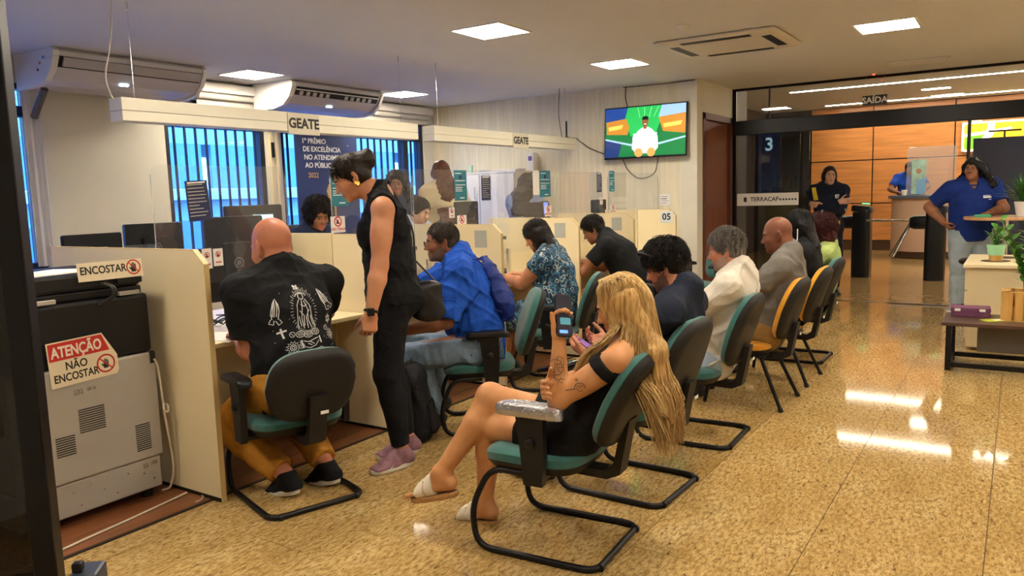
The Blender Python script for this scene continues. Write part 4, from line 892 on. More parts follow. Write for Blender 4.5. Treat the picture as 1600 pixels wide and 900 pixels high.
bt = empty('bistro_table', 'tall bistro table with a thin pale wood top beside the woman in the blue polo', 'table', (9.50, .12, 0))
MB().pad(circle(.38, 0, 0, 36), [(.004, 1.045), (0, 1.05), (0, 1.07), (.004, 1.075)]).build('top', mat('pale_wood', '#c79a6a', .4, var=.1, vscale=5, stretch=(1, 6, 1)), bt)
MB().tube([(0, 0, .02), (0, 0, 1.045)], .03, 12).build('column', m_chrome, bt); MB().lathe([(.24, 0), (.24, .012), (.05, .03)], seg=28).build('base', m_chrome, bt)
o = empty('green_card_holder', 'small green flat case on the bistro table', 'case', (9.36, .32, 1.075), R(15)); MB().box((-.05, -.07, 0), (.05, .07, .022), bev=.004).build('case', mat('mint_case', '#3fae7a', .4), o); MB().box((-.04, -.06, .022), (.04, .06, .026), bev=.001).build('lid', mat('mint_case', '#3fae7a', .4), o)
o = empty('white_planter', 'bushy plant in a white pot on the bistro table at the right edge', 'plant', (9.45, -.04, 1.075))
MB().lathe([(.07, 0), (.095, .15), (.088, .15), (.065, .02)]).build('pot', m_white, o); MB().lathe([(.086, .13), (.02, .135)]).build('soil', m_soil, o); rnd = random.Random(8)
sg = MB()
for k in range(260):
    a = rnd.uniform(0, 6.28); e = rnd.uniform(.3, 1.5); leaf(sg, (rnd.uniform(-.05, .05), rnd.uniform(-.05, .05), .13+rnd.uniform(0, .05)), (math.cos(a)*math.cos(e), math.sin(a)*math.cos(e), math.sin(e)), rnd.uniform(.12, .34), .012)
tag(sg.build('grassy_foliage', m_leaf, o), kind='stuff')
st = empty('chrome_stool', 'chrome bar stool with a slatted back behind the cream cabinet', 'stool', (8.98, .33, 0), R(160))
MB().lathe([(.19, 0), (.19, .012), (.03, .03)], seg=24).build('base', m_chrome, st); MB().tube([(0, 0, .02), (0, 0, .62)], .022, 12).build('column', m_chrome, st)
MB().pad(circle(.17, 0, 0, 28), [(.02, .62), (0, .635), (0, .66), (.02, .675)]).build('seat', m_black, st)
for x in (-.15, .15): MB().tube(fillet([(x, .12, .63), (x, .18, .66), (x, .20, .98)], .03), .009, 8).build('back_post', m_chrome, st)
for z in (.72, .77, .82, .87, .92, .97): MB().tube([(-.15, .192+.0*z, z), (.15, .192, z)], .006, 6).build('back_slat', m_chrome, st)

# ------------------------------------------------------------------ hall things
m_tb = mat('turnstile_black', '#0f1116', .28)
for i, (x, y, lb) in enumerate(((13.15, 2.06, 'black turnstile with chrome arms next to the guard'), (12.98, 1.03, 'black turnstile with chrome arms behind the woman in the blue polo'))):
    t = empty('turnstile', lb, 'turnstile', (x, y, 0), group='black turnstiles')
    MB().pad(rrect(.30, .27, .06), [(0, 0), (0, .8), (.01, 1.02)]).build('pedestal', m_tb, t)
    MB().pad(rrect(.32, .29, .06), [(.0, 1.02), (0, 1.09), (.02, 1.115)], lambda a, b, h: (a, b, h+.12*b)).build('lid', m_tb, t)
    hd = MB().pad(rrect(.24, .2, .05), [(0, 0), (0, .16), (.03, .22)], lambda a, b, h: (a, .12+h, .86+b)).build('head', m_tb, t)
    MB().box((-.05, .0, 1.14), (.05, .10, 1.15), M=Matrix.Rotation(R(5), 4, 'X')).build('green_light', mat('green_led', '#3fe08a', .4, emit=2.5), t)
    for j, (d_, l) in enumerate(((V((0, 1, .02)), .62), (V((.1, .33, -.62)), .62), (V((-.2, .25, -.60)), .60))):
        d_ = d_.normalized(); p = V((-.02+.03*j, .32, .88)); MB().tube([p, p+d_*l*(.85 if i == 0 and j == 0 else 1)], .019, 10).build('arm', m_chrome, t)
rc = empty('reception_counter', 'pale curved reception counter with dark top in the hall', 'counter', (16.9, 1.5, 0))
out = [(.5*math.cos(a)-.0, .62*math.sin(a)) for a in [R(95+170*k/14) for k in range(15)]] + [(.02, -.62), (.02, .62)]
MB().pad(out, [(0, .14), (0, 1.15)]).build('body', mat('salmon_panel', '#cfae94', .5), rc); MB().pad(out, [(.02, 0), (.02, .14)]).build('plinth', mat('plinth_brown'), rc)
MB().pad([(p[0]*1.08, p[1]*1.1) for p in out], [(0, 1.15), (0, 1.20), (.01, 1.21)]).build('top', mat('counter_top', '#5c6472', .3), rc)
o = empty('counter_shield', 'clear rounded acrylic shield on the reception counter', 'screen', (16.52, 1.42, 1.21)); MB().pad([(p[0], .45+p[1]) for p in rrect(.82, .90, .06)], [(0, -.004), (0, .004)], lambda x, y, h: (h, x, y)).build('sheet', glassmat('acrylic_hall', (.9, .92, .93), haze=.16), o)
for y in (-.25, .25): MB().box((-.03, y-.01, 0), (.03, y+.01, .03)).build('foot', m_chrome, o)
o = empty('counter_poster', 'pale green poster with a portrait on the acrylic shield', 'poster', (16.49, 1.62, 1.21))
MB().box((-.003, -.12, .02), (.003, .12, .66)).build('sheet', mat('mint_print', '#a9cfc0', .5, var=.2, vscale=8), o); MB().box((-.005, -.12, .02), (-.0035, .04, .30)).build('blue_field', mat('blue_print', '#7fb4dd', .5), o)
MB().prism(circle(.05, 0, .45, 14), 'x', -.005, -.0035).build('portrait', mat('skin_print', '#b98a6a', .6), o)
o = empty('counter_cup', 'white cup on the reception counter', 'cup', (16.52, 1.86, 1.21)); MB().lathe([(.04, 0), (.05, .10), (.045, .10)]).build('wall', m_paper, o); MB().lathe([(.051, .09), (.052, .10), (.050, .104)]).build('rim', m_paper, o)
# lit logo sign on the veneer wall
lg = empty('lit_logo_sign', 'lit yellow and green square logo sign on the veneer wall', 'sign', (XH-.04, .5, 2.33))
LM = frame((-.03, 0, 0), (0, -1, 0), (0, 0, 1))
def lp(name, pts, m, z): MB().prism(pts, 'z', z, z+.004, M=LM).build(name, m, lg)
MB().box((-.028, -.56, -.30), (.03, .56, .30), bev=.02).build('box', m_white, lg)
lp('rim', rrect(1.10, .58, .08), em('logo_white', '#fff6d8', 1.6), 0)
lp('yellow_field', rrect(1.03, .52, .06), em('logo_yellow', '#e8b92a', 1.3), .004)
lp('green_field', [(-.50, -.24), (.10, -.24), (-.08, .02), (-.50, .04)], em('logo_green', '#6cb52c', 1.2), .008)
lp('road', [(-.36, -.25), (-.22, -.25), (-.02, .0), (.02, .25), (-.10, .25), (-.14, .05)], em('logo_white', '#fff6d8', 1.6), .012)
lp('crossing', [(-.50, .06), (-.50, -.0), (.30, .10), (.30, .16)], em('logo_white', '#fff6d8', 1.6), .016)
bs = empty('pop_up_banner', 'dark blue roll-up banner on a black pole in the hall', 'banner', (14.6, .25, 0))
MB().box((-.004, -.48, .25), (.004, .42, 2.12)).build('cloth', mat('blue_banner', '#26365c', .5, var=.2, vscale=1.2), bs); MB().tube([(.02, 0, .02), (.02, 0, 2.22)], .014, 8).build('pole', m_black, bs); MB().tube([(.02, -.22, 2.22), (.02, .22, 2.22)], .014, 8).build('top_bar', m_black, bs); MB().box((-.08, -.4, 0), (.1, .4, .03), bev=.006).build('base', m_black, bs)
qd = empty('queue_display', 'dark blue hanging queue display with a lit number 3 behind the glass', 'display', (12.5, 3.30, 1.85))
MB().box((-.03, -.15, -.55), (.03, .22, .60), bev=.01).build('casing', m_black, qd); MB().box((-.034, -.14, -.53), (-.0305, .21, .58)).build('screen', em('queue_blue', '#1a2c52', .6), qd)
text('3', .28, em('queue_white', '#bfe6ff', 2.0), qd, frame((-.036, .02, .25), (0, -1, 0), (0, 0, 1)), bold=.02); MB().box((-.037, -.13, .44), (-.0345, .12, .475)).build('status_bar', em('queue_white', '#bfe6ff', 2.0), qd)
MB().tube([(0, .03, .6), (0, .03, 1.28)], .015, 8).build('drop_rod', m_black, qd)
# ------------------------------------------------------------------ people: skeletons
A = lambda *x: np.array(x, float)
def unit(v): v = np.asarray(v, float); n = np.linalg.norm(v); return v/n if n > 1e-9 else A(0, 0, 1)
def ik(a, t, l1, l2, pole):
    d = t-a; L = np.linalg.norm(d); L = min(max(L, abs(l1-l2)+.01), (l1+l2)*.999); n = unit(d); t = a+n*L
    p = np.asarray(pole, float); p = unit(p-n*(p@n)); x = (l1*l1-l2*l2+L*L)/(2*L); h = math.sqrt(max(0, l1*l1-x*x)); return a+n*x+p*h, t
def rot(v, ax, deg):
    ax = unit(ax); c, s = math.cos(math.radians(deg)), math.sin(math.radians(deg)); v = np.asarray(v, float); return v*c+np.cross(ax, v)*s+ax*(ax@v)*(1-c)
def pose(pel, yaw, S=1.68, lean=0, lean2=None, hy=None, hp=0, hr=0, shw=.175, hipw=.09, tw=0, slean=0, neckf=.03, LH=None, RH=None, LE=None, RE=None, LF=None, RF=None, LK=None, RK=None, lfd=None, rfd=None, Ld=None, Ln=None, Rd=None, Rn=None, Lc=30, Rc=30, shl=0, shr=0, lfu=None, rfu=None, hs=.90):
    k = S/1.70; y = math.radians(yaw); f = A(math.cos(y), math.sin(y), 0); l = A(-math.sin(y), math.cos(y), 0); u = A(0, 0, 1)
    lean2 = lean if lean2 is None else lean2; J = {}
    J['k'] = k; J['f'] = f; J['l'] = l; J['pel'] = A(*pel)
    def up(d): v = u*math.cos(math.radians(d))+f*math.sin(math.radians(d)); return rot(v, f, -slean)
    s1 = up(lean); sm = up((lean+lean2)/2); s2 = up(lean2)
    l2 = rot(l, u, tw); l2 = unit(l2-s2*(l2@s2)); l2 = rot(l2, f, -slean*.3); f2 = np.cross(l2, s2)
    J['s1'], J['s2'], J['l2'], J['f2'] = s1, s2, l2, f2
    J['wst'] = J['pel']+s1*.16*k; J['cst'] = J['wst']+sm*.17*k; J['shc'] = J['cst']+s2*.125*k; J['nck'] = J['shc']+s2*.055*k+f2*.005
    J['shL'] = J['shc']+l2*shw*k+s2*(shl-.01); J['shR'] = J['shc']-l2*shw*k+s2*(shr-.01)
    hyr = math.radians(yaw if hy is None else hy); hf = A(math.cos(hyr), math.sin(hyr), 0); hl = A(-math.sin(hyr), math.cos(hyr), 0); hu = u.copy()
    hf, hu = rot(hf, hl, hp), rot(hu, hl, hp); hl, hu = rot(hl, hf, hr), rot(hu, hf, hr)
    J['hf'], J['hl'], J['hu'], J['hs'] = hf, hl, hu, hs*(.5+.5*k)
    J['hd'] = J['nck']+(s2*.4+hu*.6)*(.128*k)+f2*neckf+hf*.012
    la, lf_, lt, ls = .285*k, .245*k, .415*k, .405*k
    for s, sg, H, E, F, K, fd, fu in (('L', 1, LH, LE, LF, LK, lfd, lfu), ('R', -1, RH, RE, RF, RK, rfd, rfu)):
        sh = J['sh'+s]; hip = J['pel']+l*sg*hipw*k-s1*.0; J['hip'+s] = hip
        H = sh-u*.50*k+l*sg*.05+f*.03 if H is None else A(*H); E = (-f+l*sg*.3) if E is None else A(*E)
        J['el'+s], J['wr'+s] = ik(sh, H, la, lf_, E)
        F = hip+f*.0-u*.83 if F is None else A(*F); K = (f*1.0+u*.3) if K is None else A(*K)
        J['kn'+s], J['an'+s] = ik(hip, F, lt, ls, K)
        J['fd'+s] = unit(f if fd is None else fd); J['fu'+s] = unit(u if fu is None else fu)
        d = {'L': Ld, 'R': Rd}[s]; n = {'L': Ln, 'R': Rn}[s]; J['hd'+s+'d'] = unit(J['wr'+s]-J['el'+s]) if d is None else unit(d); J['hd'+s+'n'] = unit(-l*sg) if n is None else unit(n); J['cu'+s] = {'L': Lc, 'R': Rc}[s]
    return J
PP = {}
PP['bald'] = pose((2.53, 2.96, .555), 72, 1.86, 6, 14, hy=88, hp=14, shw=.215, hipw=.10, LH=(2.50, 3.34, .76), RH=(2.90, 3.42, .80), LE=(-.25, -.7, -.6), RE=(.6, -.4, -.4), LF=(2.46, 2.99, .10), RF=(2.66, 2.92, .10), LK=(-.1, 1, .45), RK=(.25, 1, .45), lfd=(.15, .98, -.25), rfd=(.1, .98, -.25), Lc=20, Rc=20, Ln=(0, 0, -1), Rn=(0, 0, -1), hs=1.08)
PP['stand'] = pose((3.155, 2.87, .935), 134, 1.77, 1, 7, hy=138, hp=30, shw=.165, hipw=.09, neckf=.085, LH=(2.87, 2.76, .865), LE=(.5, -.5, 0), RH=(3.30, 3.03, .92), RE=(.7, .1, -.2), LF=(3.05, 2.76, .09), RF=(3.23, 2.87, .09), lfd=(-.80, .2, 0), rfd=(-.80, .35, 0), Ld=(-.15, .02, -1), Ln=(.5, .8, 0), Lc=62, Rc=40, LK=(-.7, .7, 0), RK=(-.7, .7, 0))
PP['blue'] = pose((3.86, 2.80, .545), 124, 1.78, 6, 20, hy=134, hp=4, shw=.195, hipw=.10, neckf=.05, LH=(3.36, 2.98, .68), RH=(3.66, 3.40, .78), LE=(.3, -.6, -.5), RE=(.5, .5, -.4), LF=(3.70, 3.05, .10), RF=(4.02, 3.26, .10), LK=(-.6, .6, .6), RK=(-.5, .8, .5), lfd=(-.85, .3, 0), rfd=(-.7, .6, 0), Ld=(-.5, .6, -.1), Ln=(0, 0, -1), Lc=35)
PP['dress'] = pose((5.10, 2.95, .535), 105, 1.68, -2, 14, hy=112, hp=28, shw=.18, hipw=.095, neckf=.03, LH=(5.02, 3.36, .80), RH=(5.22, 3.42, .80), LE=(-.5, -.5, -.6), RE=(.5, -.3, -.5), LF=(4.95, 3.35, .10), RF=(5.15, 3.40, .10), Ld=(.1, 1, .0), Rd=(-.3, 1, 0), Ln=(.3, 0, -1), Rn=(-.3, 0, -1), Lc=35, Rc=35)
PP['black'] = pose((6.36, 2.86, .56), 105, 1.82, 18, 40, hy=112, hp=30, shw=.20, hipw=.10, neckf=.03, LH=(6.10, 3.44, .80), RH=(6.45, 3.50, .80), LE=(-.5, -.2, -.6), RE=(.5, -.2, -.5), LF=(6.25, 3.2, .10), RF=(6.45, 3.25, .10))
PP['blonde'] = pose((2.69, 1.50, .475), 98, 1.64, -42, -26, hy=108, hp=22, shw=.165, hipw=.088, neckf=.04, LH=(2.50, 1.44, .90), RH=(2.46, 1.46, .72), LE=(-.35, 1.0, -.6), RE=(.5, .5, -.5), RF=(2.50, 2.04, .27), LF=(2.70, 1.96, .085), RK=(-.1, .8, 1), LK=(.0, 1, .5), lfd=(-.12, 1, -.12), rfd=(-.2, 1, -.25), Ld=(.12, .10, 1), Ln=(-.12, -.95, .2), Rd=(-.8, -.15, .12), Rn=(0, -1, .1), Lc=48, Rc=40, hs=.90)
PP['navy'] = pose((3.45, 1.49, .475), 94, 1.74, -27, -12, hy=98, hp=22, shw=.195, hipw=.10, neckf=.045, LH=(3.29, 1.74, .66), RH=(3.53, 1.74, .68), LE=(-1, -.15, -.35), RE=(1, -.15, -.35), LF=(3.25, 1.98, .10), RF=(3.60, 1.96, .10), LK=(-.12, 1, .55), RK=(.12, 1, .5), Ld=(.3, .9, .25), Rd=(-.5, .8, .2), Ln=(.6, 0, .8), Rn=(-.6, 0, .8), Lc=38, Rc=38)
PP['white'] = pose((4.38, 1.49, .475), 94, 1.72, -25, -10, hy=100, hp=12, shw=.19, hipw=.10, neckf=.045, LH=(4.26, 1.74, .66), RH=(4.48, 1.72, .66), LE=(-1, -.15, -.35), RE=(1, -.15, -.35), LF=(4.54, 1.90, .44), RF=(4.42, 1.95, .10), LK=(-.6, .7, .9), RK=(.1, 1, .5), lfd=(.7, .5, .2), Ld=(.3, .9, .2), Rd=(-.5, .8, .2))
PP['grey'] = pose((5.28, 1.41, .49), 92, 1.76, -22, -8, hy=105, hp=12, shw=.195, hipw=.10, neckf=.045, LH=(5.12, 1.68, .65), RH=(5.36, 1.68, .65), LE=(-1, -.15, -.35), RE=(1, -.15, -.35), LF=(5.12, 1.86, .10), RF=(5.35, 1.86, .10))
PP['blackhair'] = pose((6.02, 1.41, .53), 92, 1.68, -16, -4, hy=100, hp=6, shw=.17, neckf=.04, LH=(5.89, 1.68, .65), RH=(6.09, 1.68, .65), LE=(-1, -.15, -.35), RE=(1, -.15, -.35), LF=(5.89, 1.86, .10), RF=(6.09, 1.86, .10))
PP['curly'] = pose((6.84, 1.42, .48), 92, 1.60, -18, -4, hy=104, hp=12, shw=.17, neckf=.04, LH=(6.72, 1.64, .65), RH=(6.92, 1.64, .65), LE=(-1, -.15, -.35), RE=(1, -.15, -.35), LF=(6.72, 1.82, .10), RF=(6.92, 1.82, .10))
PP['guard'] = pose((10.95, 2.14, .92), 205, 1.74, 0, 2, hy=203, hp=0, shw=.185, LH=(10.745, 2.177, 1.19), RH=(10.82, 1.97, 1.23), LE=(.5, -.9, -.7), RE=(-.3, .9, -.7), Ld=(-.42, .9, .1), Rd=(.42, -.9, .05), Ln=(.9, .42, 0), Rn=(.9, .42, 0), Lc=12, Rc=12, LF=(10.93, 2.03, .09), RF=(10.97, 2.26, .09))
PP['polo'] = pose((9.93, .44, .92), 198, 1.74, 4, 2, hy=172, hp=-3, hr=4, shw=.20, hipw=.11, LH=(9.62, .26, 1.11), RH=(9.80, .70, 1.0), LE=(.4, -.7, -.5), RE=(.4, 1, .0), LF=(9.95, .31, .09), RF=(9.90, .56, .09), Ld=(-.8, .5, -.1), Ln=(0, 0, -1), Rd=(-.2, -.6, -.7), Rn=(.1, -1, 0), Rc=50, Lc=15, lfd=(-.9, -.3, 0), rfd=(-.9, .3, 0), slean=-3)
PP['clerk'] = pose((17.25, 1.86, 1.10), 185, 1.74, 8, 12, hy=185, hp=22, shw=.20, LH=(16.80, 1.60, 1.27), RH=(16.80, 2.02, 1.27), LE=(.2, -.8, -.4), RE=(.2, .8, -.4), LF=(17.1, 1.76, .3), RF=(17.1, 1.96, .3), Ld=(-.6, .6, 0), Rd=(-.6, -.6, 0), Ln=(0, 0, -1), Rn=(0, 0, -1))
PP['attend'] = pose((5.56, 4.86, .70), 265, 1.74, 10, 16, hy=282, hp=18, shw=.19, LH=(5.70, 4.56, .80), RH=(5.44, 4.56, .80), LE=(.7, .3, -.3), RE=(-.7, .3, -.3), LF=(5.62, 4.55, .2), RF=(5.47, 4.55, .2))
PP['curlatt'] = pose((4.42, 4.95, .76), 262, 1.64, 12, 20, hy=250, hp=20, shw=.17, LH=(4.52, 4.62, .80), RH=(4.28, 4.62, .80), LE=(.7, .3, -.3), RE=(-.7, .3, -.3), LF=(4.48, 4.6, .3), RF=(4.34, 4.6, .3))
PP['longhair'] = pose((6.42, 5.05, 1.0), 62, 1.86, 0, 2, hy=30, hp=0, shw=.17, LF=(6.36, 5.10, .09), RF=(6.52, 5.02, .09), LH=(6.42, 5.32, 1.16), RH=(6.68, 5.22, 1.16), LE=(-.7, -.4, -.3), RE=(.5, -.7, -.3))
PP['darkwoman'] = pose((7.92, 5.02, .93), 10, 1.74, 4, 8, hy=350, hp=15, shw=.165, LH=(8.30, 5.15, 1.18), RH=(8.32, 4.88, 1.15), LE=(-.3, .4, -.7), RE=(-.3, -.4, -.7), LF=(7.95, 5.12, .09), RF=(7.95, 4.92, .09))
PP['smiling'] = pose((6.02, 5.33, .955), 215, 1.72, 2, 4, hy=222, hp=8, shw=.165, LF=(5.95, 5.32, .09), RF=(5.9, 5.5, .09))
# ------------------------------------------------------------------ people: surfaces grown from smooth unions of tapered limbs
class PR:
    def __init__(s, lo, hi, f, k, op): s.lo, s.hi, s.f, s.k, s.op = lo, hi, f, k, op
def _wrap(f, cut):
    if cut is None: return f
    cs = cut if isinstance(cut, list) else [cut]
    def g(X, Y, Z):
        d = f(X, Y, Z)
        for (p, n) in cs: d = np.maximum(d, (X-p[0])*n[0]+(Y-p[1])*n[1]+(Z-p[2])*n[2])
        return d
    return g
def cone(p, q, r1, r2, k=.02, op=1, cut=None):
    p, q = np.asarray(p, float), np.asarray(q, float); d = q-p; L2 = max(d@d, 1e-9)
    def f(X, Y, Z):
        x, y, z = X-p[0], Y-p[1], Z-p[2]; t = np.clip((x*d[0]+y*d[1]+z*d[2])/L2, 0, 1)
        return np.sqrt((x-t*d[0])**2+(y-t*d[1])**2+(z-t*d[2])**2) - (r1+(r2-r1)*t)
    r = max(r1, r2); return PR(np.minimum(p, q)-r, np.maximum(p, q)+r, _wrap(f, cut), k, op)
def ell(c, ax, rad, k=.02, op=1, cut=None):
    c = np.asarray(c, float); ax = [unit(a) for a in ax]; r = np.asarray(rad, float)
    def f(X, Y, Z):
        x, y, z = X-c[0], Y-c[1], Z-c[2]; a = b = 0
        for i in range(3):
            q = x*ax[i][0]+y*ax[i][1]+z*ax[i][2]; a = a+(q/r[i])**2; b = b+(q/r[i]**2)**2
        a = np.sqrt(a); return a*(a-1)/np.maximum(np.sqrt(b), 1e-6)
    e = np.sqrt(sum((np.abs(ax[i])*r[i])**2 for i in range(3))); return PR(c-e, c+e, _wrap(f, cut), k, op)
def etube(p, q, side, a1, b1, a2, b2, k=.03, op=1, cut=None):
    p, q = np.asarray(p, float), np.asarray(q, float); d = q-p; L = np.linalg.norm(d); w = d/L; s = np.asarray(side, float); s = unit(s-w*(s@w)); n = np.cross(w, s)
    def f(X, Y, Z):
        x, y, z = X-p[0], Y-p[1], Z-p[2]; h = x*w[0]+y*w[1]+z*w[2]; t = np.clip(h/L, 0, 1); e = h-t*L
        a = a1+(a2-a1)*t; b = b1+(b2-b1)*t; m = np.minimum(a, b)
        u = x*s[0]+y*s[1]+z*s[2]; v = x*n[0]+y*n[1]+z*n[2]
        return (np.sqrt((u/a)**2+(v/b)**2+(e/m)**2)-1)*m
    r = max(a1, b1, a2, b2); return PR(np.minimum(p, q)-r, np.maximum(p, q)+r, _wrap(f, cut), k, op)
def field(prims, lo, hi, h, disp=None, cuts=()):
    n = np.maximum(3, np.ceil((hi-lo)/h).astype(int)+1); ax = [lo[i]+h*np.arange(n[i]) for i in range(3)]
    F = np.full(tuple(n), .09, np.float32)
    for p in prims:
        m = p.k+2*h+.01; a = [max(0, int(np.floor((p.lo[i]-m-lo[i])/h))) for i in range(3)]; b = [min(n[i], int(np.ceil((p.hi[i]+m-lo[i])/h))+1) for i in range(3)]
        if any(b[i] <= a[i] for i in range(3)): continue
        sl = tuple(slice(a[i], b[i]) for i in range(3)); X = ax[0][a[0]:b[0]][:, None, None]; Y = ax[1][a[1]:b[1]][None, :, None]; Z = ax[2][a[2]:b[2]][None, None, :]
        d = p.f(X, Y, Z).astype(np.float32); s = F[sl]; kk = max(p.k, 1e-4)
        if p.op > 0: t = np.clip(.5+.5*(s-d)/kk, 0, 1); F[sl] = s*(1-t)+d*t-kk*t*(1-t)
        else: t = np.clip(.5-.5*(s+d)/kk, 0, 1); F[sl] = s*(1-t)-d*t+kk*t*(1-t)
    X = ax[0][:, None, None]; Y = ax[1][None, :, None]; Z = ax[2][None, None, :]
    if disp is not None: F += disp(X, Y, Z).astype(np.float32)
    for (p, nn) in cuts: F = np.maximum(F, ((X-p[0])*nn[0]+(Y-p[1])*nn[1]+(Z-p[2])*nn[2]).astype(np.float32))
    return F
def nets(F, lo, h):
    s = F < 0; nx, ny, nz = F.shape
    c = np.zeros((nx-1, ny-1, nz-1), np.int8)
    for dx in (0, 1):
        for dy in (0, 1):
            for dz in (0, 1): c += s[dx:nx-1+dx, dy:ny-1+dy, dz:nz-1+dz]
    act = (c > 0) & (c < 8); ai = np.argwhere(act)
    if len(ai) == 0: return np.zeros((0, 3)), np.zeros((0, 4), int)
    idx = -np.ones(act.shape, np.int64); idx[act] = np.arange(len(ai)); acc = np.zeros((len(ai), 3)); cnt = np.zeros(len(ai))
    cor = [(0,0,0),(1,0,0),(0,1,0),(1,1,0),(0,0,1),(1,0,1),(0,1,1),(1,1,1)]
    for a in range(8):
        for ax in range(3):
            if cor[a][ax]: continue
            b = list(cor[a]); b[ax] = 1; A_ = ai+np.array(cor[a]); B_ = ai+np.array(b)
            fa = F[A_[:, 0], A_[:, 1], A_[:, 2]]; fb = F[B_[:, 0], B_[:, 1], B_[:, 2]]; m = (fa < 0) != (fb < 0); t = np.where(m, fa/np.where(fa == fb, 1, fa-fb), 0)
            p = np.tile(np.array(cor[a], float), (len(ai), 1)); p[:, ax] += t; acc[m] += p[m]; cnt[m] += 1
    v = np.asarray(lo)+(ai+acc/cnt[:, None])*h; fs = []
    for ax in range(3):
        o1, o2 = (ax+1) % 3, (ax+2) % 3
        sa = [slice(None)]*3; sb = [slice(None)]*3; sa[ax] = slice(0, -1); sb[ax] = slice(1, None)
        for q in (sa, sb): q[o1] = slice(1, -1); q[o2] = slice(1, -1)
        x, y = s[tuple(sa)], s[tuple(sb)]; e = np.argwhere(x != y)
        if len(e) == 0: continue
        flip = x[e[:, 0], e[:, 1], e[:, 2]]; e = e.copy(); e[:, o1] += 1; e[:, o2] += 1
        def cell(d1, d2): g = e.copy(); g[:, o1] -= d1; g[:, o2] -= d2; return idx[g[:, 0], g[:, 1], g[:, 2]]
        q = np.stack([cell(1, 1), cell(0, 1), cell(0, 0), cell(1, 0)], 1); q[~flip] = q[~flip][:, ::-1]; fs.append(q)
    f = np.concatenate(fs) if fs else np.zeros((0, 4), int); f = f[(f >= 0).all(1)]; return v, f
def bounds(prims, pad): 
    ps = [p for p in prims if p.op > 0]; return np.min([p.lo for p in ps], 0)-pad, np.max([p.hi for p in ps], 0)+pad
def np_mesh(name, v, f, mats, parent, mi=None, smooth=True):
    me = bpy.data.meshes.new(name); n = len(f)
    me.vertices.add(len(v)); me.vertices.foreach_set('co', np.asarray(v, np.float32).ravel())
    me.loops.add(n*f.shape[1]); me.loops.foreach_set('vertex_index', f.astype(np.int32).ravel()); me.polygons.add(n); me.polygons.foreach_set('loop_start', np.arange(0, n*f.shape[1], f.shape[1], dtype=np.int32))
    for m in (mats if isinstance(mats, (list, tuple)) else [mats]): me.materials.append(m)
    if mi is not None: me.polygons.foreach_set('material_index', mi.astype(np.int32))
    me.polygons.foreach_set('use_smooth', np.full(n, smooth)); me.update(calc_edges=True); me.validate()
    o = bpy.data.objects.new(name, me); COL.objects.link(o)
    if parent is not None: o.parent = parent; o.matrix_parent_inverse = Matrix.Translation(parent.location).inverted()
    return o
def sdf_mesh(name, prims, h, mats, parent, fine=(), disp=None, cuts=(), mifn=None):
    lo, hi = bounds(prims, .03+h); v, f = nets(field(prims, lo, hi, h, disp, cuts), lo, h)
    for (a, b, hh) in fine:
        if len(f):
            c = v[f].mean(1); f = f[~((c > a+h) & (c < b-h)).all(1)]
        v2, f2 = nets(field(prims, a, b, hh, disp, cuts), a, hh); f = np.concatenate([f, f2+len(v)]); v = np.concatenate([v, v2])
    used = np.unique(f); mp = -np.ones(len(v), np.int64); mp[used] = np.arange(len(used)); v = v[used]; f = mp[f]
    mi = mifn(v[f].mean(1)) if mifn else None
    return np_mesh(name, v, f, mats, parent, mi)
def folds(amp, sc, seed, up=(0, 0, 1)):
    r = np.random.RandomState(seed); ws = []
    for i in range(5):
        d = unit(r.normal(size=3)*A(1, 1, .8)); ws.append((d*sc*r.uniform(.6, 1.7), r.uniform(0, 6.28), unit(r.normal(size=3))*sc*.5))
    def g(X, Y, Z):
        o = 0
        for w, p, w2 in ws: o = o+(1-np.abs(np.sin(.5*(X*w[0]+Y*w[1]+Z*w[2])+p+1.3*np.sin(X*w2[0]+Y*w2[1]+Z*w2[2]))))**3
        return -amp*o
    return g

DIM = dict(hw=.165, hd=.115, ww=.138, wd=.10, cw=.155, cd=.112, aw=1.0, lw=1.0, bust=0, belly=0, butt=.0, nk=.055, sh=1.0)
def torso(J, D, i=0, top=True, k=.035):
    q = J['k']; P = []; f, l = J['f'], J['l']; f2, l2 = J['f2'], J['l2']
    g = lambda x: x*q+i
    P.append(etube(J['pel']-J['s1']*.03, J['wst'], l, g(D['hw']), g(D['hd']), g(D['ww']), g(D['wd']), k))
    P.append(etube(J['wst'], J['cst'], l2, g(D['ww']), g(D['wd']), g(D['cw']), g(D['cd']), k))
    P.append(etube(J['cst'], J['shc']-J['s2']*.01, l2, g(D['cw']), g(D['cd']), g(.125*D['sh']), g(.075), k))
    if D['bust']:
        for s in (1, -1): P.append(ell(J['cst']+f2*(.075*q)+l2*s*.07*q-J['s2']*.005, (f2, l2, J['s2']), (g(.062*D['bust']), g(.07*D['bust']), g(.066*D['bust'])), .04))
    if D['belly']: P.append(ell(J['wst']+f*(.055*q+D['belly']*.35)+J['s1']*.02, (f, l, J['s1']), (g(.08+D['belly']*.5), g(.125+.2*D['belly']), g(.13)), .06))
    if D['butt']:
        for s in (1, -1): P.append(ell(J['pel']-f*.055*q+l*s*.07*q-A(0, 0, .02), (f, l, A(0, 0, 1)), (g(.085+D['butt']), g(.085), g(.085)), .04))
    if top:
        for s, n in ((1, 'L'), (-1, 'R')):
            P.append(cone(J['shc']+l2*s*.06*q-J['s2']*.01, J['sh'+n]-J['s2']*.008, g(.056), g(.046*D['aw']), .04))
            P.append(cone(J['nck']+J['s2']*.02*q-f2*.01, J['sh'+n]-l2*s*.03+J['s2']*.012, g(.045)+i*.4, g(.042)+i*.3, .04))
            P.append(ell(J['cst']-f2*.055*q+l2*s*.08*q+J['s2']*.04, (f2, l2, J['s2']), (g(.038), g(.06), g(.09)), .04))
    return P
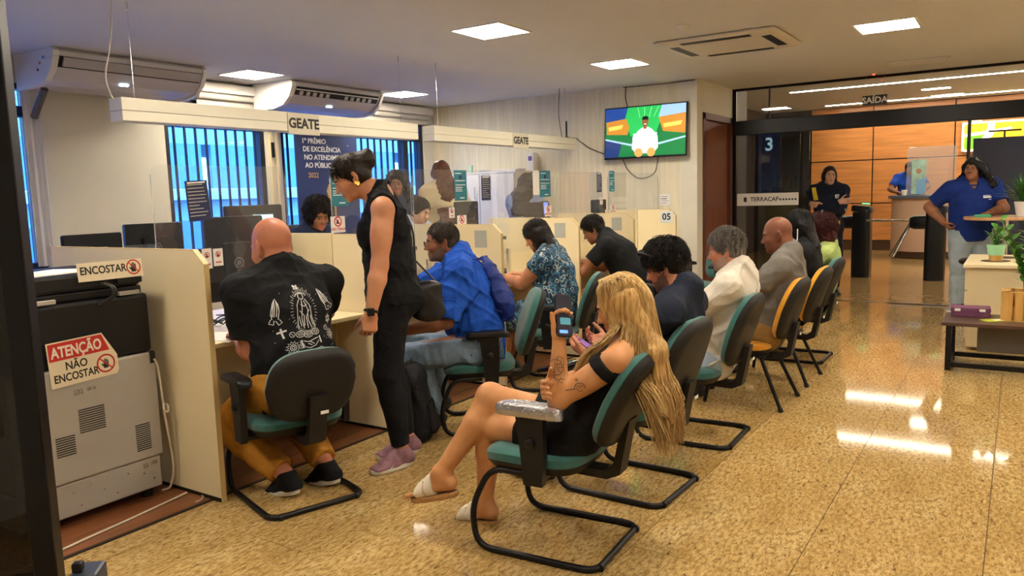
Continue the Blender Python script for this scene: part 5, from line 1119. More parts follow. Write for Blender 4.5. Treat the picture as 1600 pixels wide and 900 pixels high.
def arm(J, D, s, i=0, to=2.0, cut=True):
    """to: 0..1 along the upper arm, 1..2 along the forearm"""
    q = J['k']*D['aw']; a, e, w = J['sh'+s], J['el'+s], J['wr'+s]; P = []; g = lambda x: x*q+i
    t1 = min(1, to); p = a+(e-a)*t1; c = [(p, unit(e-a))] if to < 1 and cut else None
    r = lambda t: g(.047)+(g(.038)-g(.047))*t
    P.append(cone(a, p, r(0), r(t1), .03, cut=c))
    w0 = unit(e-a); w1 = unit(np.cross(w0, A(.3, .5, .81)))
    P.append(ell(a+(e-a)*.45*t1, (w0, w1, np.cross(w0, w1)), (.10*J['k'], g(.046), g(.046)), .03, cut=c)) if to >= .9 else None
    if to > 1:
        t2 = to-1; m = e+(w-e)*min(.3, t2); P.append(cone(e, m, g(.038), g(.040), .02)); z = e+(w-e)*t2
        if t2 > .3: P.append(cone(m, z, g(.040), g(.040+(.026-.040)*(t2-.3)/.7), .02, cut=[(z, unit(w-e))] if to < 2 and cut else None))
    return P
def leg(J, D, s, i=0, to=2.0, flare=0):
    q = J['k']*D['lw']; a, e, w = J['hip'+s], J['kn'+s], J['an'+s]; g = lambda x: x*q+i; P = []
    t1 = min(1, to); p = a+(e-a)*t1; P.append(cone(a, p, g(.088), g(.088+(.058-.088)*t1)+flare*t1, .04, cut=[(p, unit(e-a))] if to < 1 else None))
    if to > 1:
        t2 = to-1; b = -J['fd'+s]; m = e+(w-e)*min(.32, t2)+ (unit(b-unit(w-e)*(b@unit(w-e))) if abs(b@unit(w-e)) < .95 else 0*b)*.012; z = e+(w-e)*t2
        P.append(cone(e, m, g(.056), g(.056)+flare*.6, .02)); P.append(cone(e-unit(w-e)*.0, e, g(.057), g(.057), .02))
        if t2 > .32: P.append(cone(m, z, g(.056)+flare*.6, g(.056+(.035-.056)*(t2-.32)/.68)+flare, .02, cut=[(z, unit(w-e))] if to < 2 else None))
    return P
def head(J, nk=.055, male=False):
    c, f, l, u, s = J['hd'], J['hf'], J['hl'], J['hu'], J['hs']; H = lambda a, b, d: c+s*(f*a+l*b+u*d); ax = (f, l, u); E = lambda p, r, k=.015, op=1: ell(H(*p), ax, [x*s for x in r], k, op)
    P = [E((-.012, 0, .032), (.098, .076, .094), .02), E((.028, 0, -.028), (.068, .063, .092), .03), E((.042, 0, -.082), (.046, .050 if male else .046, .036), .03), E((.078, 0, -.106), (.018, .022, .016), .02),
         cone(H(.092, 0, .004), H(.110, 0, -.030), .007*s, .0105*s, .012), E((.112, 0, -.034), (.0115, .0115, .010), .008),
         E((.098, .013, -.038), (.012, .008, .008), .006), E((.098, -.013, -.038), (.012, .008, .008), .006),
         E((.080, 0, .022), (.018, .048, .012), .014),
         E((.062, .040, -.030), (.026, .022, .022), .025), E((.062, -.040, -.030), (.026, .022, .022), .025)]
    for b in (1, -1):
        P.append(E((.101, .032*b, .000), (.016, .017, .010), .010, -1)); P.append(E((.083, .0315*b, .0005), (.0125, .0155, .0125), .004))
        P.append(ell(H(-.010, .080*b, -.006), (unit(f*.85-l*b*.53), unit(l*b*.85+f*.53), u), (.022*s, .008*s, .036*s), .008)); P.append(ell(H(-.002, .0875*b, -.006), (f, l, u), (.009*s, .006*s, .016*s), .006, -1)); P.append(E((.002, .0755*b, -.036), (.008, .006, .009), .006))
    P += [E((.094, 0, -.066), (.010, .023, .0062), .006), E((.092, 0, -.0775), (.010, .019, .0068), .006), E((.104, 0, -.0715), (.006, .022, .0014), .003, -1)]
    P.append(cone(H(-.020, 0, -.060), J['nck']-J['s2']*.02, nk*.96*J['k'], nk*1.08*J['k'], .03)); P.append(cone(H(-.03, 0, -.03), J['nck']-J['f2']*.02, nk*.8*J['k'], nk*J['k'], .03))
    return P
def hand(J, s, curl=None, thumb=None, sc=1.0, curls=None):
    w, d, n = J['wr'+s], J['hd'+s+'d'], J['hd'+s+'n']; n = unit(n-d*(n@d)); sd = np.cross(n, d) if s == 'L' else np.cross(d, n); q = J['k']*sc; c = J['cu'+s] if curl is None else curl; P = []
    at = lambda a, b, e: w+d*a*q+sd*b*q+n*e*q
    P.append(etube(at(.0, 0, 0), at(.02, 0, 0), sd, .027*q, .021*q, .031*q, .018*q, .012)); P.append(etube(at(.02, 0, 0), at(.078, 0, 0), sd, .033*q, .016*q, .040*q, .0125*q, .012)); P.append(ell(at(.035, .024, .010), (d, sd, n), (.032*q, .017*q, .015*q), .012))
    for j, (b, L0, r) in enumerate(((.030, .072, .0086), (.0105, .080, .0088), (-.0095, .075, .0085), (-.028, .059, .0076))):
        cc = curls[j] if curls else c*(1+.06*j); p = at(.082-.004*abs(j-1.2), b, 0); dd = unit(d+sd*b*2.2)
        for (fr, a, r1, r2) in ((.46, .75, r*1.05, r*.98), (.30, 1.0, r*.98, r*.90), (.24, .7, r*.90, r*.78)):
            dd = rot(dd, np.cross(dd, n), cc*a) if True else dd; e = p+dd*L0*fr*q; P.append(cone(p, e, r1*q, r2*q, .004)); p = e
    td = unit(d*.62+sd*.75+n*.30) if thumb is None else unit(d*thumb[0]+sd*thumb[1]+n*thumb[2]); p = at(.020, .026, .006); e = p+td*.040*q; P.append(cone(p, e, .0135*q, .0105*q, .010)); td2 = unit(td+d*.55+n*.25) if thumb is None else unit(td+d*.3); e2 = e+td2*.032*q; P.append(cone(e, e2, .0102*q, .0092*q, .004)); P.append(cone(e2, e2+unit(td2+d*.2)*.022*q, .0092*q, .0074*q, .004))
    J['tip'+s] = p
    return P
def foot(J, s, toes=True):
    a, f, u = J['an'+s], J['fd'+s], J['fu'+s]; u = unit(u-f*(u@f)); q = J['k']; l = np.cross(u, f); H = lambda x, y, z: a+q*(f*x+l*y+u*z); P = []
    P += [cone(H(0, 0, 0), H(-.030, 0, -.045), .036*q, .032*q, .02), etube(H(-.03, 0, -.055), H(.06, 0, -.055), l, .032*q, .028*q, .036*q, .026*q, .02), etube(H(.06, 0, -.06), H(.135, 0, -.068), l, .037*q, .024*q, .044*q, .016*q, .02), cone(H(.0, 0, -.005), H(.10, .008, -.05), .034*q, .022*q, .03)]
    if toes:
        o = 1 if s == 'L' else -1
        for j, (y, L, r) in enumerate(((-.030, .052, .0125), (-.010, .046, .0095), (.006, .042, .009), (.021, .036, .0085), (.034, .028, .0085))): P.append(cone(H(.135-.008*j, -y*o*-1 if False else y*o, -.070), H(.135-.008*j+L, y*o*1.05, -.074), r*q, r*.85*q, .006))
    return P
def facemat(J, lips=True, brow=True, beard=None, scalp=None):
    c, f, l, u, s = J['hd'], J['hf'], J['hl'], J['hu'], J['hs']
    def g(p):
        d = (p-c)/s; a, b, e = d@f, d@l, d@u; m = np.zeros(len(p), int); near = (np.abs(a) < .14) & (np.abs(b) < .1) & (np.abs(e) < .16)
        if scalp: m[near & (e > scalp(a)) & (np.abs(b) < .0765)] = 4
        if beard: m[near & (a > .0) & (e < -.045-(.0 if beard == 1 else .0)+.35*np.maximum(0, .05-a)) & (e > -.135) & (np.hypot(a, b) > .03) & ~((np.abs(b) > .03) & (a > .05) & (e > -.06))] = 3
        if lips: m[near & (a > .082) & (np.abs(b) < .0235) & (e > -.0835) & (e < -.0605)] = 1
        if brow: m[near & (a > .06) & (np.abs(b) > .012) & (np.abs(b) < .047) & (e > .0185-.1*np.abs(np.abs(b)-.03)) & (e < .0285-.16*np.abs(np.abs(b)-.03))] = 2
        return m
    return g
def eyes(J, par, iris='#2a1a10'):
    c, f, l, u, s = J['hd'], J['hf'], J['hl'], J['hu'], J['hs']
    for b in (1, -1):
        e = MB(); o = c+s*(f*.0855+l*.0315*b+u*.0005); Mx = Matrix(((l[0], u[0], f[0], o[0]), (l[1], u[1], f[1], o[1]), (l[2], u[2], f[2], o[2]), (0, 0, 0, 1)))
        e.lathe([(.0105*s*math.sin(t), .0105*s*math.cos(t)) for t in [PI*k/8 for k in range(8, 3, -1)]] + [(.0052*s, .0092*s)], seg=12, M=Mx); e.lathe([(.0052*s, .0092*s), (.003*s, .0103*s), (.0005*s, .0107*s)], seg=10, mi=1, M=Mx)
        # upper lid line
        lid = [Mx @ V((x*s, (.0065-.35*abs(x)**1.2*1.0)*s, (.0125-.25*abs(x))*s)) for x in [(-.017+.034*k/6) for k in range(7)]]
        e.tube(lid, .0016*s, 5, mi=2)
        ob = e.build('eye', [mat('eye_white', '#e6dfd8', .25), mat('iris_'+iris, iris, .15), mat('lash', '#1c1210', .6)]); ob.parent = par; ob.matrix_parent_inverse = Matrix.Translation(par.location).inverted()
def pchild(o, par): o.parent = par; o.matrix_parent_inverse = Matrix.Translation(par.location).inverted(); return o
def strands(name, lines, r, m, par, taper=True):
    """thin three-sided strands along polylines of equal length"""
    Ls = np.asarray(lines, float); N, T, _ = Ls.shape; t = np.gradient(Ls, axis=1); t /= np.maximum(np.linalg.norm(t, axis=2, keepdims=True), 1e-9)
    a = np.cross(t, A(.31, .77, .56)); a /= np.maximum(np.linalg.norm(a, axis=2, keepdims=True), 1e-9); b = np.cross(t, a)
    w = r*(np.linspace(1, .35, T) if taper else np.ones(T))[None, :, None]; vs = np.stack([Ls+w*(a*math.cos(q)+b*math.sin(q)) for q in (0, 2.094, 4.189)], 2).reshape(-1, 3)
    i = (np.arange(N)[:, None]*T+np.arange(T-1)[None, :]).ravel()*3; f = np.concatenate([np.stack([i+j, i+(j+1) % 3, i+3+(j+1) % 3, i+3+j], 1) for j in range(3)])
    return np_mesh(name, vs, f, m, par)
def scalp_strands(root, J, n, L, m, r=.0018, front=.074, fz=.055, fn=(.8, -.6), nape=-.07, t=.006, curl=0, lift=.25, seed=1, name='hair_strands', fwd=0):
    rs = np.random.RandomState(seed); c, f, l, u, s = J['hd'], J['hf'], J['hl'], J['hu'], J['hs']; d = rs.normal(size=(n*4, 3)); d /= np.linalg.norm(d, axis=1, keepdims=True)
    p = A(-.014, 0, .034)+d*A(.099+t, .077+t, .095+t); k = ((p[:, 0]-front)*fn[0]+(p[:, 2]-fz)*fn[1] < -.004) & (p[:, 2] > nape+.012) & ~((np.abs(p[:, 1]) > .066) & (p[:, 2] < .012) & (p[:, 0] > -.03)); p, d = p[k][:n], d[k][:n]
    nn = d/A(.099, .077, .095); nn /= np.linalg.norm(nn, axis=1, keepdims=True); w = p-A(-.045+fwd, 0, .14); w += rs.normal(size=w.shape)*.02; w -= nn*(w*nn).sum(1, keepdims=True); w /= np.maximum(np.linalg.norm(w, axis=1, keepdims=True), 1e-6); sd = np.cross(nn, w)
    T = np.linspace(0, 1, 8)[None, :, None]; ph = rs.uniform(0, 6.28, (len(p), 1, 1)); ln = L*rs.uniform(.6, 1.2, (len(p), 1, 1)); q = p[:, None]+w[:, None]*ln*T+nn[:, None]*(lift*ln*np.sin(T*2.6)-.15*ln*T*T)+curl*(sd[:, None]*np.sin(ph+T*7)+nn[:, None]*(.5+.5*np.cos(ph+T*7)))*np.minimum(1, T*3)
    W_ = c+s*(q[..., :1]*f+q[..., 1:2]*l+q[..., 2:]*u); o = strands(name, W_, r, m, root); o['kind'] = 'stuff'; return o
def long_strands(root, J, n, L, m, r=.002, front=.074, fz=.055, fn=(.8, -.6), t=.008, seed=1, name='hair_strands', zmin=-.02, wav=.003, spread=.0):
    """strands that follow the skull from the crown and then hang straight down"""
    rs = np.random.RandomState(seed); c, f, l, u, s = J['hd'], J['hf'], J['hl'], J['hu'], J['hs']; c0 = A(-.014, 0, .034); rad = A(.099+t, .077+t, .095+t); g = A(-(A(0, 0, 1)@f)*0, 0, -1)
    d = rs.normal(size=(n*6, 3)); d /= np.linalg.norm(d, axis=1, keepdims=True); p = c0+d*rad; k = ((p[:, 0]-front)*fn[0]+(p[:, 2]-fz)*fn[1] < -.002) & (p[:, 2] > zmin) & ~((p[:, 0] > .03) & (p[:, 2] < .05)); p = p[k][:n]; N = len(p); cur = p.copy(); out = [cur.copy()]; st = (L*rs.uniform(.7, 1.1, (N, 1)))/12
    for i in range(12):
        v = (cur-c0)/rad; nn = v/rad; nn /= np.linalg.norm(nn, axis=1, keepdims=True); w = np.tile(A(-.25, 0, -1), (N, 1)); w[:, 1] += np.sign(cur[:, 1])*.35*np.clip((cur[:, 2]-.06)/.06, 0, 1); up = cur[:, 2:] > -.005
        w = np.where(up, w-nn*(w*nn).sum(1, keepdims=True), A(-.02, 0, -1)+np.stack([0*cur[:, 0], np.sign(cur[:, 1])*spread, 0*cur[:, 0]], 1)); w /= np.maximum(np.linalg.norm(w, axis=1, keepdims=True), 1e-6); cur = cur+w*st; v = (cur-c0)/rad; q = np.linalg.norm(v, axis=1, keepdims=True); cur = np.where((cur[:, 2:] > -.01), c0+v/q*rad, cur); out.append(cur+rs.normal(size=cur.shape)*wav)
    q = np.stack(out, 1); o = strands(name, c+s*(q[..., :1]*f+q[..., 1:2]*l+q[..., 2:]*u), r, m, root); o['kind'] = 'stuff'; return o
def hairmat(name, c='#222222', c2='#111111', rough=.45):
    m = mat(name, c, rough, col2=c2, vscale=1.0, stretch=(95, 95, 9), bump=.35, bscale=1.6, spec=.22); return m
def skinmat(name, c, c2):
    return mat('skin_'+name, c, .50, col2=c2, vscale=14, bump=.06, bscale=180, spec=.35)
def shoe(par, J, s, m, m_sole, name='shoe', lift=.0, L=.0):
    a, f, u = J['an'+s], J['fd'+s], J['fu'+s]; u = unit(u-f*(u@f)); l = np.cross(u, f); q = J['k']; H = lambda x, y, z: a+q*(f*x+l*y+u*z); z0 = -.085
    P = [cone(H(-.005, 0, -.01), H(-.035, 0, -.045), .043*q, .040*q, .02), etube(H(-.035, 0, -.05), H(.06, 0, -.052), l, .038*q, .034*q, .042*q, .033*q, .02), etube(H(.06, 0, -.056), H(.155+L, 0, -.066), l, .044*q, .030*q, .046*q, .020*q, .025), cone(H(.01, 0, -.005), H(.11, 0, -.048), .038*q, .026*q, .03)]
    o = sdf_mesh(name, P, .0075, m, par, cuts=[(H(0, 0, z0+.018), -u), (H(0, 0, .02), u)])
    out = [(.5*(.20+L)*math.cos(t)*1.23+.06, .046*math.copysign(abs(math.sin(t))**.8, math.sin(t))*(1+.12*math.cos(t))) for t in [2*PI*k/24 for k in range(24)]]
    sl = MB().pad(out, [(.006, z0), (0, z0+.006), (0, z0+.020), (.004, z0+.024)], lambda x, y, h: tuple(H(x, y, h))).build('sole', m_sole); sl.parent = o
    return o
def project(par, name, target, lines, w, m, org, xd, up, depth=.6, off=.0025, steps=None):
    """print: ribbons of a flat drawing laid onto the surface of target; org is a point in front of the surface"""
    me = target.data; bv = BVHTree.FromPolygons([v.co[:] for v in me.vertices], [p.vertices[:] for p in me.polygons]); xd = unit(xd); up = unit(up-xd*(np.asarray(up)@xd)); nrm = np.cross(xd, up); mb = MB()
    for ln in lines:
        ww = w; pts = ln
        if isinstance(ln, tuple) and len(ln) == 2 and isinstance(ln[1], (int, float)): pts, ww = ln
        q = []
        for i in range(len(pts)-1):
            a, b = A(*pts[i]), A(*pts[i+1]); n = max(1, int(np.linalg.norm(b-a)/.012))
            for k in range(n): q.append(a+(b-a)*k/n)
        q.append(A(*pts[-1])); L = []; Rr = []
        for i, p in enumerate(q):
            d = q[min(i+1, len(q)-1)]-q[max(0, i-1)]; d = d/max(1e-9, np.linalg.norm(d)); nn = A(-d[1], d[0])*ww/2; L.append(p+nn); Rr.append(p-nn)
        def hit(p):
            o = org+xd*p[0]+up*p[1]; h = bv.ray_cast(V(o), V(-nrm), depth); return None if h[0] is None else h[0]+V(nrm)*off
        hs = [(hit(a), hit(b)) for a, b in zip(L, Rr)]; run = []
        def flush(run):
            if len(run) > 1: n = len(run); mb.add([x[0] for x in run]+[x[1] for x in run], [(i, n+i, n+i+1, i+1) for i in range(n-1)], 0, True)
        for h in hs:
            if h[0] is None or h[1] is None: flush(run); run = []
            elif run and (h[0]-run[-1][0]).length > .05: flush(run); run = [h]
            else: run.append(h)
        flush(run)
    if not mb.v: return None
    o = mb.build(name, m); o.parent = par; o.matrix_parent_inverse = Matrix.Translation(par.location).inverted(); return o
# ------------------------------------------------------------------ people: builders
def person(key, label, skin, D=None, h=.010, hh=.0055, hands='LR', bare='', beard=None, scalp=None, lipc=None, browc='#2a1c14', beardc='#3a2e28', scalpc=None, nk=.055, male=False, legs=True, hw=.0045, hkw=None, grp=None):
    J = PP[key]; d = dict(DIM); d.update(D or {}); J['D'] = d; d['nk'] = nk
    root = empty('person', label, 'person', (J['pel'][0], J['pel'][1], 0), group=grp)
    P = torso(J, d) + head(J, nk, male)
    for s in 'LR':
        P += arm(J, d, s)
        if legs: P += leg(J, d, s)
        if legs and s in bare: P += foot(J, s)
    fine = [(J['hd']-.165, J['hd']+.165, hh)]
    for s in 'LR':
        if s in hands:
            P += hand(J, s, **((hkw or {}).get(s, {}))); c = J['wr'+s]+J['hd'+s+'d']*.08; fine.append((c-.125, c+.125, hw))
        else: P.append(cone(J['wr'+s], J['wr'+s]+J['hd'+s+'d']*.07, .03, .03))
        if legs and s in bare: c = J['an'+s]+J['fd'+s]*.06-A(0, 0, .05); fine.append((c-.14, c+.14, .006))
    # keep the fine regions apart: later boxes win only where they do not overlap an earlier one
    ok = []
    for (a, b, q) in fine:
        if all((a > b2).any() or (b < a2).any() for (a2, b2, _) in ok): ok.append((a, b, q))
        else:
            ok2 = []
            for (a2, b2, q2) in ok:
                if (a > b2).any() or (b < a2).any(): ok2.append((a2, b2, q2))
                else: a, b, q = np.minimum(a, a2), np.maximum(b, b2), min(q, q2)
            ok = ok2+[(a, b, q)]
    mats = [skin, mat('lips_'+key, lipc or '#a85a4c', .4), mat('brow_'+key, browc, .7), mat('beard_'+key, beardc, .8, bump=.6, bscale=300), mat('scalp_'+key, scalpc or '#6b4a3a', .55)]
    body = sdf_mesh('body', P, h, mats, root, fine=ok, mifn=facemat(J, beard=beard, scalp=scalp))
    eyes(J, root); return root, body, J, d
def shirt(root, J, D, m, i=.012, sleeve=.55, hem=.06, neck=.066, amp=.0035, sc=28, seed=1, name='shirt', h=.009, ndrop=.0, extra=(), sleeve_i=None, vneck=0, cuts=()):
    P = torso(J, D, i)
    for s in 'LR':
        if sleeve > 0: P += arm(J, D, s, (i+.004) if sleeve_i is None else sleeve_i, sleeve)
    P += list(extra); P.append(cone(J['nck']-J['f2']*.022-J['s2']*.07, J['nck']-J['f2']*.012+J['s2']*.02, D['nk']*J['k']+i, D['nk']*J['k']+i*.6, .03)); P.append(cone(J['nck']+J['f2']*.012+J['s2']*(.030-ndrop), J['hd']+J['f2']*.05, neck*.96*J['k'], neck*1.3*J['k'], .006, -1))
    if vneck: P.append(cone(J['nck']+J['f2']*.08-J['s2']*(.02), J['nck']+J['f2']*.12-J['s2']*(.02+vneck), .045, .008, .006, -1))
    o = sdf_mesh(name, P, h, m, root, disp=folds(amp, sc, seed), cuts=[(J['pel']-J['s1']*hem, -J['s1'])]+list(cuts))
    if not vneck:
        q = D['nk']*J['k']*1.10; pchild(MB().tube([V(J['nck']+J['s2']*.018+q*(math.cos(t)*J['l2']+math.sin(t)*J['f2'])-J['s2']*.032*math.sin(t)+J['f2']*.006) for t in [2*PI*k/28 for k in range(28)]], .0085, 7, True).build('collar', m), root)
    return o
def trousers(root, J, D, m, i=.012, to=1.97, waist=.07, amp=.004, sc=22, seed=2, name='trousers', h=.010, flare=.006):
    P = [etube(J['pel']-J['s1']*.03, J['wst'], J['l'], D['hw']*J['k']+i, D['hd']*J['k']+i, D['ww']*J['k']+i, D['wd']*J['k']+i, .05)]
    if D['butt']:
        for s in (1, -1): P.append(ell(J['pel']-J['f']*.055*J['k']+J['l']*s*.07*J['k']-A(0, 0, .02), (J['f'], J['l'], A(0, 0, 1)), ((.085+D['butt'])*J['k']+i, .085*J['k']+i, .085*J['k']+i), .04))
    for s in 'LR': P += leg(J, D, s, i, to, flare)
    return sdf_mesh(name, P, h, m, root, disp=folds(amp, sc, seed), cuts=[(J['pel']+J['s1']*waist, J['s1'])])
def HX(J):
    c, f, l, u, s = J['hd'], J['hf'], J['hl'], J['hu'], J['hs']; H = lambda a, b, d: c+s*(f*a+l*b+u*d)
    E = lambda p, r, k=.015, op=1, cut=None: ell(H(*p), (f, l, u), [x*s for x in r], k, op, cut)
    return H, E
def cap(J, t=.006, front=.074, fz=.055, nape=-.07, fn=(.8, -.6)):
    """hair following the skull: t thickness, hairline plane in front, nape height"""
    H, E = HX(J); f, l, u = J['hf'], J['hl'], J['hu']; cut = [(H(front, 0, fz), unit(f*fn[0]+u*fn[1])), (H(-.06, 0, nape), -u)]
    return [E((-.014, 0, .034), (.099+t, .077+t, .095+t), .02, 1, cut), E((-.045, 0, -.02), (.060+t, .068+t, .075), .03, 1, cut)]
def hair(root, J, P, m, amp=.002, sc=120, seed=1, h=.006, cuts=(), name='hair'):
    return sdf_mesh(name, P, h, m, root, disp=folds(amp, sc, seed) if amp else None, cuts=cuts)
SK = dict(bald=skinmat('bald', '#b87a5c', '#a9684c'), stand=skinmat('stand', '#c48a66', '#b87c58'), blue=skinmat('blue', '#8c5c44', '#7d4f39'), dress=skinmat('dress', '#bd845f', '#ae7350'), blonde=skinmat('blonde', '#cb9464', '#bd8354'), navy=skinmat('navy', '#bb7f62', '#ad6d52'),
          grey=skinmat('grey', '#7c4c36', '#6e402c'), pale=skinmat('pale', '#cfa287', '#c29276'), brown=skinmat('brown', '#9c6a4c', '#8e5c40'))
def cloth(name, c='#888888', var=.06, bs=420, bump=.2, rough=.85, sheen=.15):
    if name in MATS: return MATS[name]
    m = mat(name, c, rough, var=var, vscale=14, bump=bump, bscale=bs, spec=.2); wrinkle(m); return m
def wrinkle(m, sc=6, st=.22, dist=.03):
    nt = m.node_tree; N = nt.nodes.new; p = nt.nodes['Principled BSDF']; tc = N('ShaderNodeTexCoord'); n = N('ShaderNodeTexNoise'); n.inputs['Scale'].default_value = sc; n.inputs['Detail'].default_value = 2.5; n.inputs['Distortion'].default_value = 1.6
    r = N('ShaderNodeValToRGB'); r.color_ramp.elements[0].position = .35; r.color_ramp.elements[1].position = .7; b = N('ShaderNodeBump'); b.inputs['Strength'].default_value = st; b.inputs['Distance'].default_value = dist
    nt.links.new(tc.outputs['Object'], n.inputs['Vector']); nt.links.new(n.outputs[0], r.inputs[0]); nt.links.new(r.outputs[0], b.inputs['Height'])
    if p.inputs['Normal'].links: nt.links.new(p.inputs['Normal'].links[0].from_socket, b.inputs['Normal'])
    nt.links.new(b.outputs[0], p.inputs['Normal']); return m
c_black = cloth('black_cotton', '#16171a'); c_blackn = cloth('black_knit', '#121316', bump=.15)
m_solew = mat('white_sole', '#d9d4c6', .6); m_soleb = mat('black_sole', '#18181a', .7)

# ---- bald man with the printed t-shirt
root, body, J, D = person('bald', 'bald seated man in black t-shirt with white printed saints on its back', SK['bald'], dict(hw=.18, hd=.13, ww=.165, wd=.13, cw=.175, cd=.13, aw=1.12, lw=1.08, sh=1.1), .010, nk=.066, male=True, scalp=None, hands='LR', beard=1, beardc='#a8765c')
tee = shirt(root, J, D, c_black, .012, .72, .13, .068, .0065, 26, 3, 't_shirt', .0085)
trousers(root, J, D, cloth('mustard_chino', '#b07a2c', .08), .014, 1.90, .08, seed=5)
for s in 'LR': shoe(root, J, s, cloth('black_canvas', '#17181b'), m_solew)
def rotp(pts, a, cx, cy, sc=1.0): c, s = math.cos(R(a)), math.sin(R(a)); return [(cx+sc*(x*c-y*s), cy+sc*(x*s+y*c)) for x, y in pts]
def arc(rx, ry, a0, a1, n=16, cx=0, cy=0): return [(cx+rx*math.cos(R(a0+(a1-a0)*k/n)), cy+ry*math.sin(R(a0+(a1-a0)*k/n))) for k in range(n+1)]
LN = []
for k in range(44):
    a = 2*PI*k/44; r1, r2 = (1.0, 1.26 if k % 2 else 1.16); LN.append(([(.044*r1*math.cos(a), .078*r1*math.sin(a)+.01), (.044*r2*math.cos(a), .078*r2*math.sin(a)+.01)], .0016))
fig = [arc(.011, .013, 0, 360, 14, -.004, .068), [(-.016, .055), (-.028, .03), (-.030, -.02), (-.034, -.062)], [(.010, .056), (.024, .03), (.028, -.02), (.036, -.062)], arc(.024, .022, 20, 160, 10, -.003, .062), [(-.006, .05), (-.010, .02), (-.014, -.02), (-.012, -.06)], [(.004, .05), (.012, .01), (.010, -.03), (.018, -.06)], [(-.012, .035), (.0, .025), (.012, .034)], [(-.02, .01), (-.004, -.01), (-.008, -.05)], [(.018, .012), (.004, -.015), (.004, -.06)], [(-.024, -.01), (-.020, -.05)], [(.022, -.01), (.026, -.05)]]
LN += [(q, .0030) for q in fig]
for cx, cy in ((-.030, -.080), (.002, -.084), (.034, -.076)): LN += [(arc(.018, .012, 0, 360, 14, cx, cy), .0026), (arc(.010, .006, 0, 360, 10, cx, cy), .002), ([(cx-.012, cy), (cx+.012, cy)], .0018)]
hnd = [[(-.012, -.03), (-.016, 0), (-.010, .03), (.0, .05), (.008, .03), (.012, .0), (.010, -.03)], [(-.004, .045), (-.004, -.02)], [(.004, .04), (.004, -.02)], [(-.009, .032), (-.010, -.02)], [(-.016, -.03), (-.022, -.045), (-.006, -.05), (-.004, -.034)], [(.014, -.03), (.024, -.042), (.012, -.052), (.002, -.036)]]
for cx, cy, a, sc in ((-.108, .020, -6, 1.0), (.098, .052, 26, .95)): LN += [(rotp(q, a, cx, cy, sc), .0034) for q in hnd]
LN += [([(-.098, -.048), (-.092, -.088)], .007), ([(-.112, -.064), (-.078, -.058)], .007)]
for a0 in (90, 270): LN.append((rotp(arc(.018, .018, a0, a0+360, 3), 8, .110, -.028), .003))
LN.append((arc(.006, .006, 0, 360, 10, .110, -.028), .002))
for cx, cy, rr in ((.118, -.090, .026), (-.062, -.128, .028)):
    LN.append(([(cx+(rr if k % 2 else rr*.62)*math.cos(2*PI*k/24), cy+(rr if k % 2 else rr*.62)*math.sin(2*PI*k/24)*.9) for k in range(25)], .0030)); LN += [(arc(rr*.42, rr*.40, 0, 360, 12, cx, cy), .003), (arc(rr*.2, rr*.2, 0, 360, 8, cx, cy), .003)]
for cx, cy in ((-.062, -.078), (.094, -.064)): LN += [(arc(.010, .010, 0, 360, 12, cx, cy), .0022), ([(cx-.004, cy+.005), (cx+.004, cy-.005)], .002)]
LN += [([(-.022, -.118), (-.018, -.132), (.004, -.138), (.028, -.130), (.046, -.112)], .003), ([(-.020, -.108), (.0, -.114), (.022, -.106), (.044, -.100)], .003), ([(-.004, -.120), (.012, -.128)], .003), ([(.006, -.114), (.022, -.124)], .003), ([(-.028, -.104), (-.024, -.136)], .006), ([(.050, -.094), (.056, -.122)], .006), ([(-.034, -.106), (-.031, -.138)], .002)]
for k in range(4): LN.append((arc(.011, .005, 0, 360, 10, .0+.018*k, -.156+.004*k), .0026))
LN += [([(-.020, .118), (-.020, .098)], .004), ([(-.020, .118), (-.006, .098)], .004), ([(-.006, .118), (-.006, .098)], .004), ([(-.002, .115), (-.024, .112), (-.002, .104), (-.024, .101)], .0025)]
rn = random.Random(4)
for k in range(34):
    x, y = rn.uniform(-.14, .14), rn.uniform(-.16, .11); LN.append(([(x-.0012, y), (x+.0012, y)], .0024))
pr = project(root, 'back_print', tee, [([(x*1.22, y*1.22) for x, y in q], w*1.2) for q, w in LN], .003, mat('print_white', '#cfd0cc', .7), J['cst']-J['s2']*.035-J['f2']*.45+J['l2']*-.015, -J['l2'], J['s2'], off=.003); pr['kind'] = 'stuff'

# ---- standing woman in black
root, body, J, D = person('stand', 'standing woman in black tank top and leggings with a dark bun', SK['stand'], dict(hw=.175, hd=.125, ww=.145, wd=.115, cw=.145, cd=.112, bust=1.0, butt=.02, aw=1.12, lw=1.05), .009, .005, lipc='#b0685a', nk=.050, hkw={'L': dict(thumb=(.5, .35, .8))})
P = torso(J, D, .009); nk, f2, s2, l2 = J['nck'], J['f2'], J['s2'], J['l2']
for s, n in ((1, 'L'), (-1, 'R')):
    sh = J['sh'+n]; P.append(ell(sh+l2*s*.045-s2*.015+f2*.0, (l2, f2, s2), (.085, .085, .125), .012, -1))
P.append(ell(nk+f2*.09-s2*.01, (l2, f2, s2), (.075, .10, .115), .012, -1)); P.append(ell(nk-f2*.07+s2*.0, (l2, f2, s2), (.07, .06, .075), .012, -1))
sdf_mesh('tank_top', P, .008, c_blackn, root, disp=folds(.007, 30, 8), cuts=[(J['pel']-A(0, 0, .05), A(0, 0, -1))])
trousers(root, J, D, cloth('black_legging', '#131418'), .007, 1.93, .10, .0022, 30, 4, 'leggings', flare=.0)
m_mauve = mat('mauve_mesh', '#8a6470', .8, var=.2, vscale=40, bump=.5, bscale=400)
